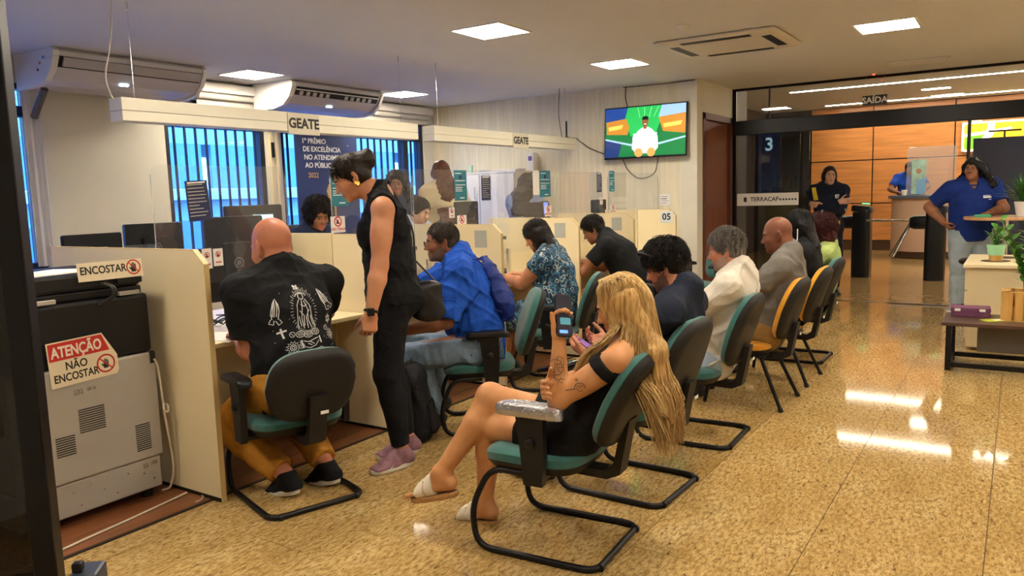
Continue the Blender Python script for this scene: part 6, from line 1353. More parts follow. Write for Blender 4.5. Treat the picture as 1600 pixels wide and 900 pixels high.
for s in 'LR':
    so = shoe(root, J, s, m_mauve, m_solew, 'sneaker', L=.01)
    a, fd = J['an'+s], J['fd'+s]; lt = np.cross(A(0, 0, 1), fd)
    for k in range(4): p = a+fd*(.045+.02*k)-A(0, 0, .010+.011*k); b = MB().tube([p-lt*.024, p+A(0, 0, .010), p+lt*.024], .0026, 5).build('lace', m_solew); b.parent = so
    p = a+fd*.07-A(0, 0, .055)+lt*.047*(1); b = MB().tube([p-fd*.02, p+A(0, 0, .012), p+fd*.02, p+fd*.035-A(0, 0, .008)], .003, 5).build('side_mark', m_solew); b.parent = so
H, E = HX(J); hm = hairmat('dark_hair', '#2a1d16', '#150e0b')
hair(root, J, cap(J, .006, .080, .062, -.06) + [E((-.128, 0, .040), (.052, .056, .058), .02), E((-.15, .0, .062), (.032, .042, .034), .012), E((-.10, 0, .045), (.04, .055, .055), .02)], hm, .002, 110, 2, .005)
scalp_strands(root, J, 1000, .06, hm, .0016, .070, .066, (.8, -.6), -.055, .006, lift=.02, seed=2)
for s in 'L': b = MB().lathe([(.018, -.003), (.021, 0), (.018, .003), (.016, 0)], seg=14, M=Matrix.Translation(tuple(H(-.006, .086, -.045))) @ Matrix.Rotation(R(70), 4, 'X')).build('earring', mat('gold', '#d0a44a', .25, metal=1)); pchild(b, root)
wr = J['wrL']-J['hdLd']*.015; ad = unit(J['wrL']-J['elL']); b = MB().tube([V(wr+.032*(math.cos(t)*unit(np.cross(ad, A(1, 0, 0)))+math.sin(t)*np.cross(ad, unit(np.cross(ad, A(1, 0, 0)))))) for t in [2*PI*k/18 for k in range(18)]], .008, 6, True).build('watch_strap', m_black); pchild(b, root)
c = wr-unit(A(.75, .66, 0))*.034; b = MB().box((-.019, -.006, -.021), (.019, .006, .021), bev=.005, M=Matrix.Translation(tuple(c)) @ Matrix.Rotation(R(-46), 4, 'Z')).build('watch_case', m_black); pchild(b, root)
for b_ in (1, -1):
    pts = [H(.085, .012*b_, .085), H(.075, .045*b_, .088), H(.055, .066*b_, .080)]; pchild(MB().tube([V(p) for p in pts], [.006, .013, .008], 8).build('hair_sunglasses', m_black), root)

# ---- man in the blue shirt
root, body, J, D = person('blue', 'seated grey-haired man in bright blue shirt and jeans wearing glasses', SK['blue'], dict(hw=.172, hd=.125, ww=.165, wd=.125, cw=.172, cd=.12, belly=.05, aw=1.08, lw=1.02), .010, nk=.062, male=True, beard=1, beardc='#7d6355', browc='#3a322e')
shirt(root, J, D, cloth('blue_poplin', '#1c4fb4', .08), .018, .92, .16, .070, .011, 30, 6, 'shirt', .009, sleeve_i=.018)
b = MB().tube([V(J['nck']+J['s2']*.012+.068*J['k']*(math.cos(t)*J['l2']+1.05*math.sin(t)*J['f2'])-J['s2']*.03*math.sin(t)) for t in [2*PI*k/24 for k in range(24)]], .012, 8, True).build('collar', cloth('blue_poplin', '#1c4fb4')); pchild(b, root)
trousers(root, J, D, wrinkle(mat('blue_denim', '#6d8399', .85, var=.22, vscale=9, bump=.3, bscale=500)), .015, 1.95, .06, .009, 30, 7, 'jeans', flare=.012)
for s in 'LR': shoe(root, J, s, mat('black_leather', '#17171a', .4), m_soleb)
H, E = HX(J); hair(root, J, cap(J, .005, .070, .060, -.075) , hairmat('pepper_hair', '#463b34', '#171310'), .0018, 160, 3)
scalp_strands(root, J, 1300, .030, hairmat('pepper_hair'), .0013, .070, .060, (.8, -.6), -.075, .005, seed=3)
g = MB()
for b_ in (1, -1): g.tube([V(H(.115, .032*b_+.024*math.cos(t), .0+.017*math.sin(t))) for t in [2*PI*k/18 for k in range(18)]], .0016, 5, True); g.tube([V(H(.115, .056*b_, .006)), V(H(.07, .078*b_, .006)), V(H(.0, .082*b_, .004)), V(H(-.02, .080*b_, -.012))], .0017, 5)
g.tube([V(H(.116, .010, .004)), V(H(.119, 0, .007)), V(H(.116, -.010, .004))], .0016, 5); pchild(g.build('glasses', mat('metal_frame', '#5a4a38', .3, metal=.8)), root)
bag = empty('drawstring_bag', 'dark blue drawstring bag worn on the back of the man in blue', 'bag', (J['pel'][0], J['pel'][1], 0)); bc = J['cst']-J['f2']*.165-J['s2']*.06
sdf_mesh('sack', [ell(bc, (J['f2'], J['l2'], J['s2']), (.045, .12, .19), .03), ell(bc-J['s2']*.10, (J['f2'], J['l2'], J['s2']), (.06, .125, .11), .05)], .008, cloth('navy_nylon', '#1b2f78', .1, rough=.55), bag, disp=folds(.007, 38, 5))
for s, n in ((1, 'L'), (-1, 'R')):
    pts = [bc+J['s2']*.18, J['sh'+n]+J['s2']*.072-l2*0-J['l2']*s*.05-J['f2']*.03, J['sh'+n]+J['f2']*.095-J['l2']*s*.05-J['s2']*.02, J['cst']+J['l2']*s*.21+J['f2']*.02-J['s2']*.06, bc-J['s2']*.16+J['l2']*s*.10]; b = MB().tube(fillet([V(p) for p in pts], .06, 5), .005, 6).build('cord', cloth('navy_nylon')); b.parent = bag; b.matrix_parent_inverse = Matrix.Translation(bag.location).inverted()

# ---- woman in the patterned dress
def pattern():
    m = bpy.data.materials.new('paisley_print'); m.use_nodes = True; nt = m.node_tree; N = nt.nodes.new; L = nt.links.new; p = nt.nodes['Principled BSDF']; p.inputs['Roughness'].default_value = .8
    tc = N('ShaderNodeTexCoord'); no = N('ShaderNodeTexNoise'); no.inputs['Scale'].default_value = 22; no.inputs['Detail'].default_value = 3; L(tc.outputs['Object'], no.inputs['Vector'])
    r = N('ShaderNodeValToRGB'); e = r.color_ramp.elements; cs = [(.30, '#101c2e'), (.44, '#1e3f5c'), (.50, '#3f7f9c'), (.54, '#16283c'), (.62, '#0f1a28')]
    while len(e) < 5: e.new(.5)
    for i, (q, c) in enumerate(cs): e[i].position = q; e[i].color = (*srgb(c), 1)
    L(no.outputs[0], r.inputs[0]); ad = N('ShaderNodeMixRGB'); ad.blend_type = 'ADD'; ad.inputs[0].default_value = .06; L(tc.outputs['Object'], ad.inputs[1]); L(no.outputs['Color'], ad.inputs[2])
    v = N('ShaderNodeTexVoronoi'); v.inputs['Scale'].default_value = 19; L(ad.outputs[0], v.inputs['Vector'])
    r2 = N('ShaderNodeValToRGB'); e = r2.color_ramp.elements; e[0].position = .30; e[1].position = .52
    e.new(.34); e.new(.40)
    for i, (q, c) in enumerate([(.24, '#000000'), (.28, '#ffffff'), (.33, '#ffffff'), (.37, '#000000')]): e[i].position = q; e[i].color = (*srgb(c), 1)
    L(v.outputs['Distance'], r2.inputs[0]); mx = N('ShaderNodeMixRGB'); mx.inputs[2].default_value = (*srgb('#c4cfd0'), 1); mm = N('ShaderNodeMath'); mm.operation = 'MULTIPLY'; mm.inputs[1].default_value = .75
    L(r2.outputs[0], mm.inputs[0]); L(mm.outputs[0], mx.inputs[0]); L(r.outputs[0], mx.inputs[1]); L(mx.outputs[0], p.inputs['Base Color']); return m
m_pais = wrinkle(pattern())
root, body, J, D = person('dress', 'seated woman in teal paisley dress leaning over the counter', SK['dress'], dict(hw=.185, hd=.14, ww=.165, wd=.135, cw=.165, cd=.13, bust=1.05, belly=.03, aw=1.25, lw=1.05), .010, nk=.055)
ex = []
for s in 'LR': ex += leg(J, D, s, .022, .97, .02)
ex.append(etube((J['hipL']+J['hipR'])/2, (J['knL']+J['knR'])/2*.9+(J['hipL']+J['hipR'])/2*.1, J['l'], .16, .09, .13, .07, .06))
P = torso(J, D, .014)
for s in 'LR': P += arm(J, D, s, .016, .42)
P += ex; P.append(cone(J['nck']-J['s2']*.01, J['hd'], .065, .08, .006, -1)); sdf_mesh('dress', P, .009, m_pais, root, disp=folds(.005, 22, 9))
for s in 'LR': shoe(root, J, s, mat('black_leather'), m_soleb)
H, E = HX(J); f, l, u = J['hf'], J['hl'], J['hu']; hm2 = hairmat('black_bob', '#1d1714', '#0c0908')
hair(root, J, cap(J, .012, .070, .065, -.10, (.9, -.45)) + [etube(H(-.055, 0, .0), H(-.075, 0, -.13), l, .088, .055, .10, .045, .03), etube(H(-.01, .07, .02), H(.0, .085, -.12), f, .045, .022, .035, .015, .03), etube(H(-.01, -.07, .02), H(.0, -.085, -.12), f, .045, .022, .035, .015, .03)], hm2, .003, 60, 4)
long_strands(root, J, 1200, .24, hm2, .0019, .070, .065, (.9, -.45), .014, 4)
# ---- man in black at the counter
root, body, J, D = person('black', 'seated man in black t-shirt bent far over the counter', SK['brown'], dict(hw=.175, hd=.125, ww=.168, wd=.125, cw=.178, cd=.122, aw=1.1), .012, .007, nk=.062, male=True, hw=.006)
shirt(root, J, D, c_black, .016, .6, .14, .07, .004, 22, 11, 't_shirt', .010); trousers(root, J, D, cloth('dark_jeans', '#22262e'), .014, seed=12)
for s in 'LR': shoe(root, J, s, mat('black_leather'), m_soleb)
hair(root, J, cap(J, .010, .076, .060, -.08), hm2, .003, 110, 5); scalp_strands(root, J, 1100, .035, hm2, .0016, .076, .060, (.8, -.6), -.08, .010, .004, .3, 5)

# ---- blonde woman with the phone
root, body, J, D = person('blonde', 'seated blonde woman in black off-shoulder top and shorts holding a phone', SK['blonde'], dict(hw=.165, hd=.125, ww=.128, wd=.095, cw=.138, cd=.10, bust=1.0, aw=1.0, lw=1.02), .008, .006, bare='LR', lipc='#b5685c', nk=.048, hkw={'L': dict(curls=(40, 46, 50, 54), thumb=(.85, .45, .15)), 'R': dict(curls=(22, 24, 28, 32))})
bbody = body
# cropped top with wide off-shoulder straps
P = torso(J, D, .008); s2, f2, l2, nk = J['s2'], J['f2'], J['l2'], J['nck']
sdf_mesh('crop_top', P, .007, c_blackn, root, disp=folds(.002, 40, 21), cuts=[(J['cst']+s2*.080, unit(s2*1.0+f2*.12)), (J['wst']-s2*.03, -s2)])
for s, n in ((1, 'L'), (-1, 'R')):
    a = J['sh'+n]; e = J['el'+n]; ad = unit(e-a); c = a+ad*.055
    sdf_mesh('shoulder_strap', [cone(a-ad*.05, a+ad*.16, .052*J['k']+.012, .050*J['k']+.012, .01, cut=[(a+ad*.075, unit(ad*.8+s2*-.3)), (a+ad*.030, -unit(ad*.8+s2*-.3))])], .006, c_blackn, root)
P = [etube(J['pel']-J['s1']*.03, J['wst'], J['l'], D['hw']*J['k']+.010, D['hd']*J['k']+.010, D['ww']*J['k']+.008, D['wd']*J['k']+.008, .05)]
for s in 'LR': P += leg(J, D, s, .011, .50)
sdf_mesh('shorts', P, .008, c_blackn, root, disp=folds(.003, 30, 22), cuts=[(J['wst']+J['s1']*.015, J['s1'])])
# sandals
m_slip = mat('cream_leather', '#ddd2bc', .45); m_cork = mat('cork_sole', '#a87a48', .7, var=.15, vscale=80)
for s in 'LR':
    a, fd, u = J['an'+s], J['fd'+s], J['fu'+s]; u = unit(u-fd*(u@fd)); lt = np.cross(u, fd); Hh = lambda x, y, z: a+J['k']*(fd*x+lt*y+u*z)
    out = [(.5*.245*math.cos(t)+.065, .045*math.copysign(abs(math.sin(t))**.8, math.sin(t))*(1+.10*math.cos(t))) for t in [2*PI*k/24 for k in range(24)]]
    sd = MB().pad(out, [(.004, -.112), (0, -.108), (0, -.092), (.004, -.088)], lambda x, y, h: tuple(Hh(x, y, h))).build('sandal', m_cork); pchild(sd, root)
    for x0, x1 in ((.040, .086), (.088, .142)):
        st = sdf_mesh('strap', [p for p in [etube(Hh(.03, 0, -.058), Hh(.06, 0, -.060), lt, .038*J['k'], .033*J['k'], .042*J['k'], .033*J['k'], .02), etube(Hh(.06, 0, -.062), Hh(.15, 0, -.072), lt, .044*J['k'], .033*J['k'], .051*J['k'], .025*J['k'], .02), cone(Hh(.0, 0, -.005), Hh(.10, .008, -.05), .040*J['k'], .029*J['k'], .03)]], .006, m_slip, None, cuts=[(Hh(x1, 0, 0), fd), (Hh(x0, 0, 0), -fd), (Hh(0, 0, -.095), -u)])
        st.parent = sd
    for k in range(9): p = Hh(.055+.032*(k // 3)*1.0, (-.026+.026*(k % 3)), -.002-.014*(k // 3)-.012*abs(k % 3-1)); b = MB().lathe([(.004, 0), (.006, .004), (.004, .008), (.001, .009)], seg=8, M=Matrix.Translation(tuple(p)) @ V((0, 0, 1)).rotation_difference(V(u)).to_matrix().to_4x4()).build('stud', mat('pearl_gold', '#d8b46a', .25, metal=.8)); b.parent = sd
# hair: inner volume plus long strands
H, E = HX(J); f, l, u = J['hf'], J['hl'], J['hu']; hs_ = J['hs']; back = -J['f2']; m_bl = hairmat('blonde_hair', '#c9a468', '#8f6a38', .4); m_bl2 = hairmat('blonde_light', '#dcbf86', '#b08c50', .38)
end = J['shc']-J['f2']*.20; end[2] = .50; mid = J['nck']-J['f2']*.10
inner = cap(J, .010, .068, .075, -.11, (.95, -.3)) + [etube(H(-.05, 0, .02), mid, l, .080, .05, .085, .035, .03), etube(mid, end*.55+mid*.45, J['l2'], .085, .028, .10, .020, .03), etube(end*.55+mid*.45, end+A(0, 0, .08), J['l2'], .10, .020, .08, .010, .03), etube(H(.0, .070, .03), H(-.01, .076, -.12), f, .04, .014, .035, .012, .03), etube(H(.0, -.070, .03), H(-.01, -.076, -.12), f, .04, .014, .035, .012, .03)]
hob = hair(root, J, inner, m_bl, .0015, 60, 7, .008)
rs = np.random.RandomState(5); lines = []; lines2 = []
for k in range(1500):
    th = rs.uniform(-2.35, 2.35)         # around the head: 0 = back
    part = rs.uniform(-.01, .012); up0 = H(rs.uniform(-.05, .045), part, .137)
    sx = math.sin(th); cx_ = math.cos(th); R1 = .116+rs.uniform(0, .012)
    p1 = H(-.014-cx_*R1*.62, sx*R1*.60, .118); p2 = H(-.014-cx_*R1*.98, sx*.090+rs.uniform(-.004, .004), .04); p3 = H(-.02-cx_*R1*.95, sx*.097, -.06)
    w = rs.normal()*.012; out_ = rs.uniform(.0, 1)
    side = sx*.135+w
    tg = end+J['l2']*(side)+J['f2']*(.02*(1-cx_)+rs.uniform(-.025, .03))+A(0, 0, rs.uniform(-.05, .14)); p4 = J['nck']-J['f2']*(.105+.03*out_)*max(.25, cx_+.3)+J['l2']*(sx*.125+w)-J['s2']*.05+J['f2']*.02*(1-cx_)
    p5 = (p4*.5+tg*.5)-J['f2']*.02+J['l2']*rs.normal()*.006
    if cx_ < -.15: p4 = J['shc']+J['l2']*(math.copysign(.12, sx)+w)+J['f2']*(.06+.03*out_)+J['s2']*.03; tg = J['cst']+J['l2']*(math.copysign(.13, sx)+w*1.5)+J['f2']*(.12+.02*out_)-A(0, 0, rs.uniform(.0, .12)); p5 = (p4+tg)/2+J['f2']*.02
    C = np.array([up0, p1, p2, p3, p4, p5, tg]); T = []
    for q in np.linspace(0, 5.999, 20):
        i = int(q); t = q-i; a0 = C[max(i-1, 0)]; a1 = C[i]; a2 = C[i+1]; a3 = C[min(i+2, 6)]; T.append(.5*((2*a1)+(-a0+a2)*t+(2*a0-5*a1+4*a2-a3)*t*t+(-a0+3*a1-3*a2+a3)*t**3))
    T = np.array(T); T += np.sin(np.linspace(0, rs.uniform(5, 9), 20)+rs.uniform(0, 6))[:, None]*J['l2']*.0018*np.linspace(0, 1, 20)[:, None]; (lines if k % 5 < 3 else lines2).append(T)
for nm, ln, mm in (('hair_strands', lines, m_bl), ('hair_highlights', lines2, m_bl2)):
    o = strands(nm, ln, .0029, mm, root); o['kind'] = 'stuff'
# painted nails
for s in 'LR':
    pass
# tattoos
m_tat = mat('tattoo_ink', '#6b5240', .6); side = unit(A(-.86, -.5, .05)); xd = unit(np.cross(A(0, 0, 1), side)); upv = np.cross(side, xd)
fa = J['elL']*.45+J['wrL']*.55; T1 = []
for k in range(7): a = k*.9; T1 += [(arc(.010+.004*(k % 3), .007+.003*(k % 2), a*57, a*57+300, 10, .010*math.cos(a*2.1), -.045+.014*k), .0026)]
T1 += [([(-.02+.008*k, -.055+.01*(k % 2)), (-.022+.008*k, .02+.012*(k % 3))], .0018) for k in range(6)]
o = project(root, 'forearm_tattoo', bbody, T1, .002, m_tat, fa+side*.3, xd, upv, .45, .0012)
ua = J['shL']*.38+J['elL']*.62; T2 = [(arc(.020, .020, 0, 200, 14), .004), (arc(.012, .012, 30, 330, 12), .003), ([(-.02, -.004), (-.055, -.012)], .004), (arc(.004, .004, 0, 360, 8, -.012, .03), .004), ([(-.004, .0), (.004, .006)], .004)]
o = project(root, 'upper_arm_tattoo', bbody, T2, .002, m_tat, ua+side*.3, xd, upv, .45, .0012)
tb = J['hipL']*.42+J['knL']*.58; ax_ = unit(J['knL']-J['hipL']); T3 = []
for k in range(9): T3 += [(arc(.007, .010, 0, 360, 10, .0, -.08+.019*k), .0022), (arc(.012, .005, 0, 360, 8, 0, -.0705+.019*k), .0016)]
o = project(root, 'thigh_tattoo', bbody, T3, .002, m_tat, tb+side*.3, -ax_ if ax_@xd < 0 else ax_, A(0, 0, 1)-ax_*ax_[2], .45, .0012)
ph = J['wrL']+J['hdLd']*.088+J['hdLn']*.026; pz = unit(A(-.32, -.88, .25)); px_ = unit(np.cross(unit(J['hdLd']+A(.0, -.25, 0)), pz)); py_ = np.cross(pz, px_)
phone = empty('smartphone', 'black smartphone held upright by the blonde woman', 'phone', tuple(ph)); PM = Matrix(((px_[0], py_[0], pz[0], 0), (px_[1], py_[1], pz[1], 0), (px_[2], py_[2], pz[2], 0), (0, 0, 0, 1)))
MB().pad(rrect(.076, .162, .012), [(.002, -.004), (0, -.002), (0, .003), (.002, .0042)], lambda x, y, h: tuple(PM @ V((x, y, h)))).build('case', m_black, phone); MB().prism(rrect(.070, .154, .008), 'z', .0043, .0046, M=PM).build('display', mat('phone_dark', '#2a2a34', .1, emit=.25), phone)
MB().prism(rrect(.050, .026, .004, 3, .004, -.022), 'z', .0047, .0049, M=PM).build('message_bubble', mat('phone_teal', '#4f8fa0', .2, emit=.5), phone); MB().prism(rrect(.040, .012, .004, 3, -.006, -.062), 'z', .0047, .0049, M=PM).build('message_bubble', mat('phone_blue', '#6aa0ff', .2, emit=.7), phone)

# ---- the waiting row
root, body, J, D = person('navy', 'seated dark-haired man in navy t-shirt with sunglasses on his head', SK['navy'], dict(hw=.170, hd=.115, ww=.16, wd=.112, cw=.172, cd=.112, aw=1.1, lw=1.05), .010, .006, nk=.062, male=True, beard=1, beardc='#6a4a3c')
shirt(root, J, D, cloth('navy_jersey', '#1c2230'), .013, .6, .10, .07, .007, 28, 31, 't_shirt', .009); trousers(root, J, D, cloth('khaki_short', '#3a3a3c'), .016, .86, .05, seed=32, name='shorts', flare=.02)
for s in 'LR': shoe(root, J, s, mat('black_leather'), m_soleb)
H, E = HX(J); hair(root, J, cap(J, .010, .078, .062, -.085), hm2, .003, 85, 6); scalp_strands(root, J, 1700, .045, hm2, .0019, .080, .060, (.8, -.6), -.085, .010, .006, .35, 6)
for b_ in (1, -1): pchild(MB().tube([V(H(.098, .010*b_, .098)), V(H(.085, .045*b_, .105)), V(H(.05, .080*b_, .085)), V(H(-.02, .098*b_, .03))], [.010, .018, .006, .004], 8).build('sunglasses', m_black), root)
np_ = empty('mobile_phone', 'dark phone in the hands of the man in navy', 'phone', tuple((J['wrL']+J['wrR'])/2+A(0, .10, .03)), R(10)); MB().box((-.038, -.08, -.004), (.038, .08, .004), bev=.003, M=Matrix.Rotation(R(30), 4, 'X')).build('case', m_black, np_); MB().box((-.034, -.074, .0041), (.034, .074, .0046), M=Matrix.Rotation(R(30), 4, 'X')).build('display', mat('phone_violet', '#7a5a9a', .2, emit=.4), np_)
cl = empty('folder', 'black and silver folder on the lap of the man in navy', 'folder', (3.30, 1.86, .60), R(-12)); MB().box((-.13, -.06, -.012), (.13, .09, .012), bev=.006, M=Matrix.Rotation(R(-14), 4, 'X')).build('cover', mat('glossy_black', '#16161a', .12), cl); MB().box((-.12, -.062, -.004), (.12, -.02, .014), bev=.003, M=Matrix.Rotation(R(-14), 4, 'X')).build('silver_flap', mat('silver_film', '#c8c9cc', .2, metal=.9), cl)
root, body, J, D = person('white', 'seated grey-haired bearded man in white shirt with crossed legs', SK['navy'], dict(hw=.170, hd=.118, ww=.16, wd=.118, cw=.172, cd=.115, belly=.03, aw=1.1), .010, .006, nk=.062, male=True, beard=1, beardc='#a58474', browc='#6a5c52')
shirt(root, J, D, cloth('white_linen', '#cdc6b8'), .015, .8, .14, .072, .009, 30, 41, 'shirt', .009); trousers(root, J, D, wrinkle(mat('pale_denim', '#9db0c4', .85, var=.12, vscale=9)), .015, 1.92, .06, seed=42, name='jeans')
for s in 'LR': shoe(root, J, s, mat('black_leather'), m_soleb)
gc = hairmat('grey_curls', '#7d756d', '#3f3934'); hair(root, J, cap(J, .009, .076, .062, -.075), gc, .003, 120, 7); scalp_strands(root, J, 1500, .035, gc, .0018, .076, .060, (.8, -.6), -.075, .009, .006, .35, 7)
root, body, J, D = person('grey', 'seated bald dark-skinned man in grey t-shirt', SK['grey'], dict(hw=.170, hd=.115, ww=.16, wd=.115, cw=.172, cd=.115, aw=1.1), .011, .0065, nk=.06, male=True, browc='#1c120e', lipc='#6a3a30')
shirt(root, J, D, cloth('grey_jersey', '#6c6862'), .013, .62, .12, .07, .007, 28, 51, 't_shirt', .010); trousers(root, J, D, cloth('brown_trouser', '#8a6a3a'), .014, seed=52)
for s in 'LR': shoe(root, J, s, mat('black_leather'), m_soleb)
root, body, J, D = person('blackhair', 'seated woman in black with straight black hair and white earphones', SK['pale'], dict(bust=.9), .012, .007, nk=.05, hw=.006)
shirt(root, J, D, c_black, .012, 1.5, .12, .066, .004, 24, 61, 'sweater', .010); trousers(root, J, D, cloth('dark_jeans'), .012, seed=62)
for s in 'LR': shoe(root, J, s, mat('black_leather'), m_soleb)
H, E = HX(J); hair(root, J, cap(J, .012, .075, .065, -.10, (.95, -.3)) + [etube(H(-.05, 0, .0), J['nck']-J['f2']*.07-J['s2']*.02, J['hl'], .085, .06, .085, .04, .03)], hairmat('jet_hair', '#141213', '#080708'), .002, 60, 8); long_strands(root, J, 900, .30, hairmat('jet_hair'), .0026, .075, .065, (.95, -.3), .014, 8)
pchild(MB().tube(fillet([V(H(.0, .090, -.02)), V(H(.01, .095, -.12)), V(J['shL']+J['f2']*.05+J['s2']*.03), V(J['cst']+J['f2']*.16+J['l2']*.05)], .05, 5), .004, 6).build('earphone_wire', m_white), root)
root, body, J, D = person('curly', 'seated woman with curly reddish hair in pale green top at the end of the row', SK['pale'], dict(bust=.9), .012, .007, nk=.05, hw=.006)
shirt(root, J, D, cloth('pale_green_knit', '#9fb06a'), .012, .4, .12, .072, .004, 24, 71, 'top', .010); trousers(root, J, D, cloth('dark_jeans'), .012, seed=72)
for s in 'LR': shoe(root, J, s, mat('black_leather'), m_soleb)
H, E = HX(J); hair(root, J, cap(J, .030, .080, .06, -.12, (.95, -.3)) + [E((-.04, 0, -.04), (.09, .115, .10), .03), E((-.06, .05, -.08), (.06, .06, .06), .03), E((-.06, -.05, -.08), (.06, .06, .06), .03)], hairmat('auburn_curls', '#4f1f1c', '#2a0f10'), .008, 75, 9); scalp_strands(root, J, 1300, .10, hairmat('auburn_curls'), .0026, .080, .06, (.95, -.3), -.10, .028, .011, .25, 9)

# ---- staff and hall
root, body, J, D = person('guard', 'security guard woman in dark uniform with yellow shoulder stripe and crossed arms', SK['pale'], dict(bust=.9, aw=1.2), .012, .006, nk=.05, hw=.006, lipc='#a8685c')
jk = shirt(root, J, D, cloth('guard_navy', '#1a1f30'), .020, 1.92, .10, .062, .005, 22, 81, 'jacket', .010); trousers(root, J, D, cloth('guard_trouser', '#161a28'), .014, seed=82)
for s in 'LR': shoe(root, J, s, mat('black_leather'), m_soleb)
fr = unit(J['f']); xr = np.cross(A(0, 0, 1), fr)*1.0; org = J['cst']+fr*.6
project(root, 'yellow_stripe', jk, [([(-.205, .165), (-.19, .0)], .05)], .05, mat('signal_yellow', '#e0c21f', .5), org, xr, A(0, 0, 1), .9, .006)
project(root, 'reflective_stripe', jk, [([(-.12, -.13), (-.16, -.20)], .022), ([(.17, -.12), (.20, -.19)], .022)], .02, mat('reflective_grey', '#b9bcc0', .4), org, xr, A(0, 0, 1), .9, .006)
project(root, 'chest_badge', jk, [([(.055, .06), (.105, .06)], .01), ([(.055, .042), (.10, .042)], .008), ([(.055, .024), (.09, .024)], .008), ([(.052, .062), (.052, .02)], .008)], .01, m_whitei, org, xr, A(0, 0, 1), .9, .006)
project(root, 'yellow_pouch', jk, [([(.02, -.315), (.13, -.315)], .075)], .07, mat('signal_yellow'), J['cst']+fr*.6, xr, A(0, 0, 1), .9, .012)
H, E = HX(J); hair(root, J, cap(J, .014, .066, .062, -.10, (.92, -.4)) + [etube(H(-.035, .078, .02), H(-.02, .085, -.085), J['hf'], .045, .020, .04, .016, .03), etube(H(-.035, -.078, .02), H(-.02, -.085, -.085), J['hf'], .045, .020, .04, .016, .03)], hairmat('brown_bob', '#33201a', '#180e0c'), .002, 80, 10)
root, body, J, D = person('polo', 'standing woman in blue polo shirt and pale jeans leaning on the bistro table', SK['brown'], dict(hw=.20, hd=.15, ww=.19, wd=.15, cw=.185, cd=.14, bust=1.25, belly=.05, butt=.03, aw=1.3, lw=1.2), .010, .0055, nk=.056, hw=.005, lipc='#9a5448')
po = shirt(root, J, D, cloth('royal_polo', '#1a3178', .06), .022, .72, .12, .066, .004, 16, 91, 'polo_shirt', .009, vneck=.08)
pb = MB().tube([V(J['nck']+J['s2']*.0+.068*(math.cos(t)*J['l2']+1.0*math.sin(t)*J['f2'])-J['s2']*.04*math.sin(t)) for t in [2*PI*(k+.5)/24+PI/2*.0 for k in range(24)]], .011, 8, True).build('collar', cloth('royal_polo')); pchild(pb, root)
trousers(root, J, D, wrinkle(mat('light_denim', '#9dadb4', .85, var=.14, vscale=7, bump=.3, bscale=400)), .010, 1.97, .02, .003, 22, 92, 'jeans', flare=.02)
for s in 'LR': shoe(root, J, s, mat('grey_trainer', '#8c8a8a', .7), m_solew)
fr = unit(J['f']); xr = np.cross(A(0, 0, 1), fr); project(root, 'chest_lettering', po, [([(.06, .015), (.145, .015)], .016), ([(.06, .032), (.135, .032)], .006), ([(.115, -.01), (.145, -.01)], .008)], .01, m_whitei, J['cst']+fr*.6, xr, A(0, 0, 1), .9, .004)
H, E = HX(J); lh = hairmat('black_waves', '#1d1716', '#0d0a0a'); hair(root, J, cap(J, .014, .078, .072, -.11, (.95, -.3)) + [etube(H(-.05, .02, .02), J['nck']-J['f2']*.08-J['s2']*.02, J['l2'], .09, .06, .11, .05, .04), etube(H(-.02, .075, .02), J['shL']+J['f2']*.045+J['s2']*.03, J['f2'], .05, .03, .05, .035, .04), etube(J['shL']*.9+J['shc']*.1+J['f2']*.05, J['cst']+J['l2']*.17+J['f2']*.05-J['s2']*.10, J['f2'], .055, .04, .045, .03, .04), etube(J['nck']-J['f2']*.08, J['cst']-J['f2']*.15-J['s2']*.05, J['l2'], .13, .05, .10, .03, .04)], lh, .008, 50, 11)
root, body, J, D = person('clerk', 'clerk in bright blue shirt working behind the reception counter', SK['brown'], dict(aw=1.2, cw=.185, ww=.17), .014, .008, nk=.06, male=True, hw=.007)
shirt(root, J, D, cloth('clerk_blue', '#2a58c4'), .014, .7, .10, .066, .004, 22, 95, 'shirt', .012); trousers(root, J, D, cloth('dark_jeans'), .012, seed=96)
for s in 'LR': shoe(root, J, s, mat('black_leather'), m_soleb)
hair(root, J, cap(J, .010, .076, .06, -.08), hm2, .003, 110, 12)
so = empty('draughtsman_chair', 'tall black clerk chair behind the reception counter', 'chair', (17.42, 1.86, 0)); MB().pad(rrect(.42, .42, .1), [(.02, .97), (0, .98), (0, 1.02), (.04, 1.03)]).build('seat', m_black, so); MB().tube([(0, 0, .05), (0, 0, .97)], .03, 10).build('column', m_dark, so); MB().lathe([(.28, 0), (.28, .02), (.04, .06)], seg=20).build('base', m_dark, so)
root, body, J, D = person('attend', 'male attendant with short dark hair seated behind the man in blue', SK['pale'], dict(aw=1.1), .012, .006, nk=.058, male=True, hw=.006)
shirt(root, J, D, cloth('pale_blue_shirt', '#a9b8d0'), .014, 1.85, .10, .066, .004, 22, 101, 'shirt', .010); trousers(root, J, D, cloth('dark_jeans'), .012, seed=102)
for s in 'LR': shoe(root, J, s, mat('black_leather'), m_soleb)
hair(root, J, cap(J, .011, .078, .058, -.05), hm2, .003, 110, 13); scalp_strands(root, J, 900, .03, hm2, .0018, .078, .056, (.8, -.6), -.05, .010, .002, .4, 13)
root, body, J, D = person('curlatt', 'attendant with dark curly hair seated in front of the award banner', SK['brown'], dict(bust=.9), .013, .007, nk=.05, hw=.006)
shirt(root, J, D, cloth('attendant_navy', '#2a3350'), .014, .7, .10, .066, .004, 22, 105, 'blouse', .011); trousers(root, J, D, cloth('dark_jeans'), .012, seed=106)
for s in 'LR': shoe(root, J, s, mat('black_leather'), m_soleb)
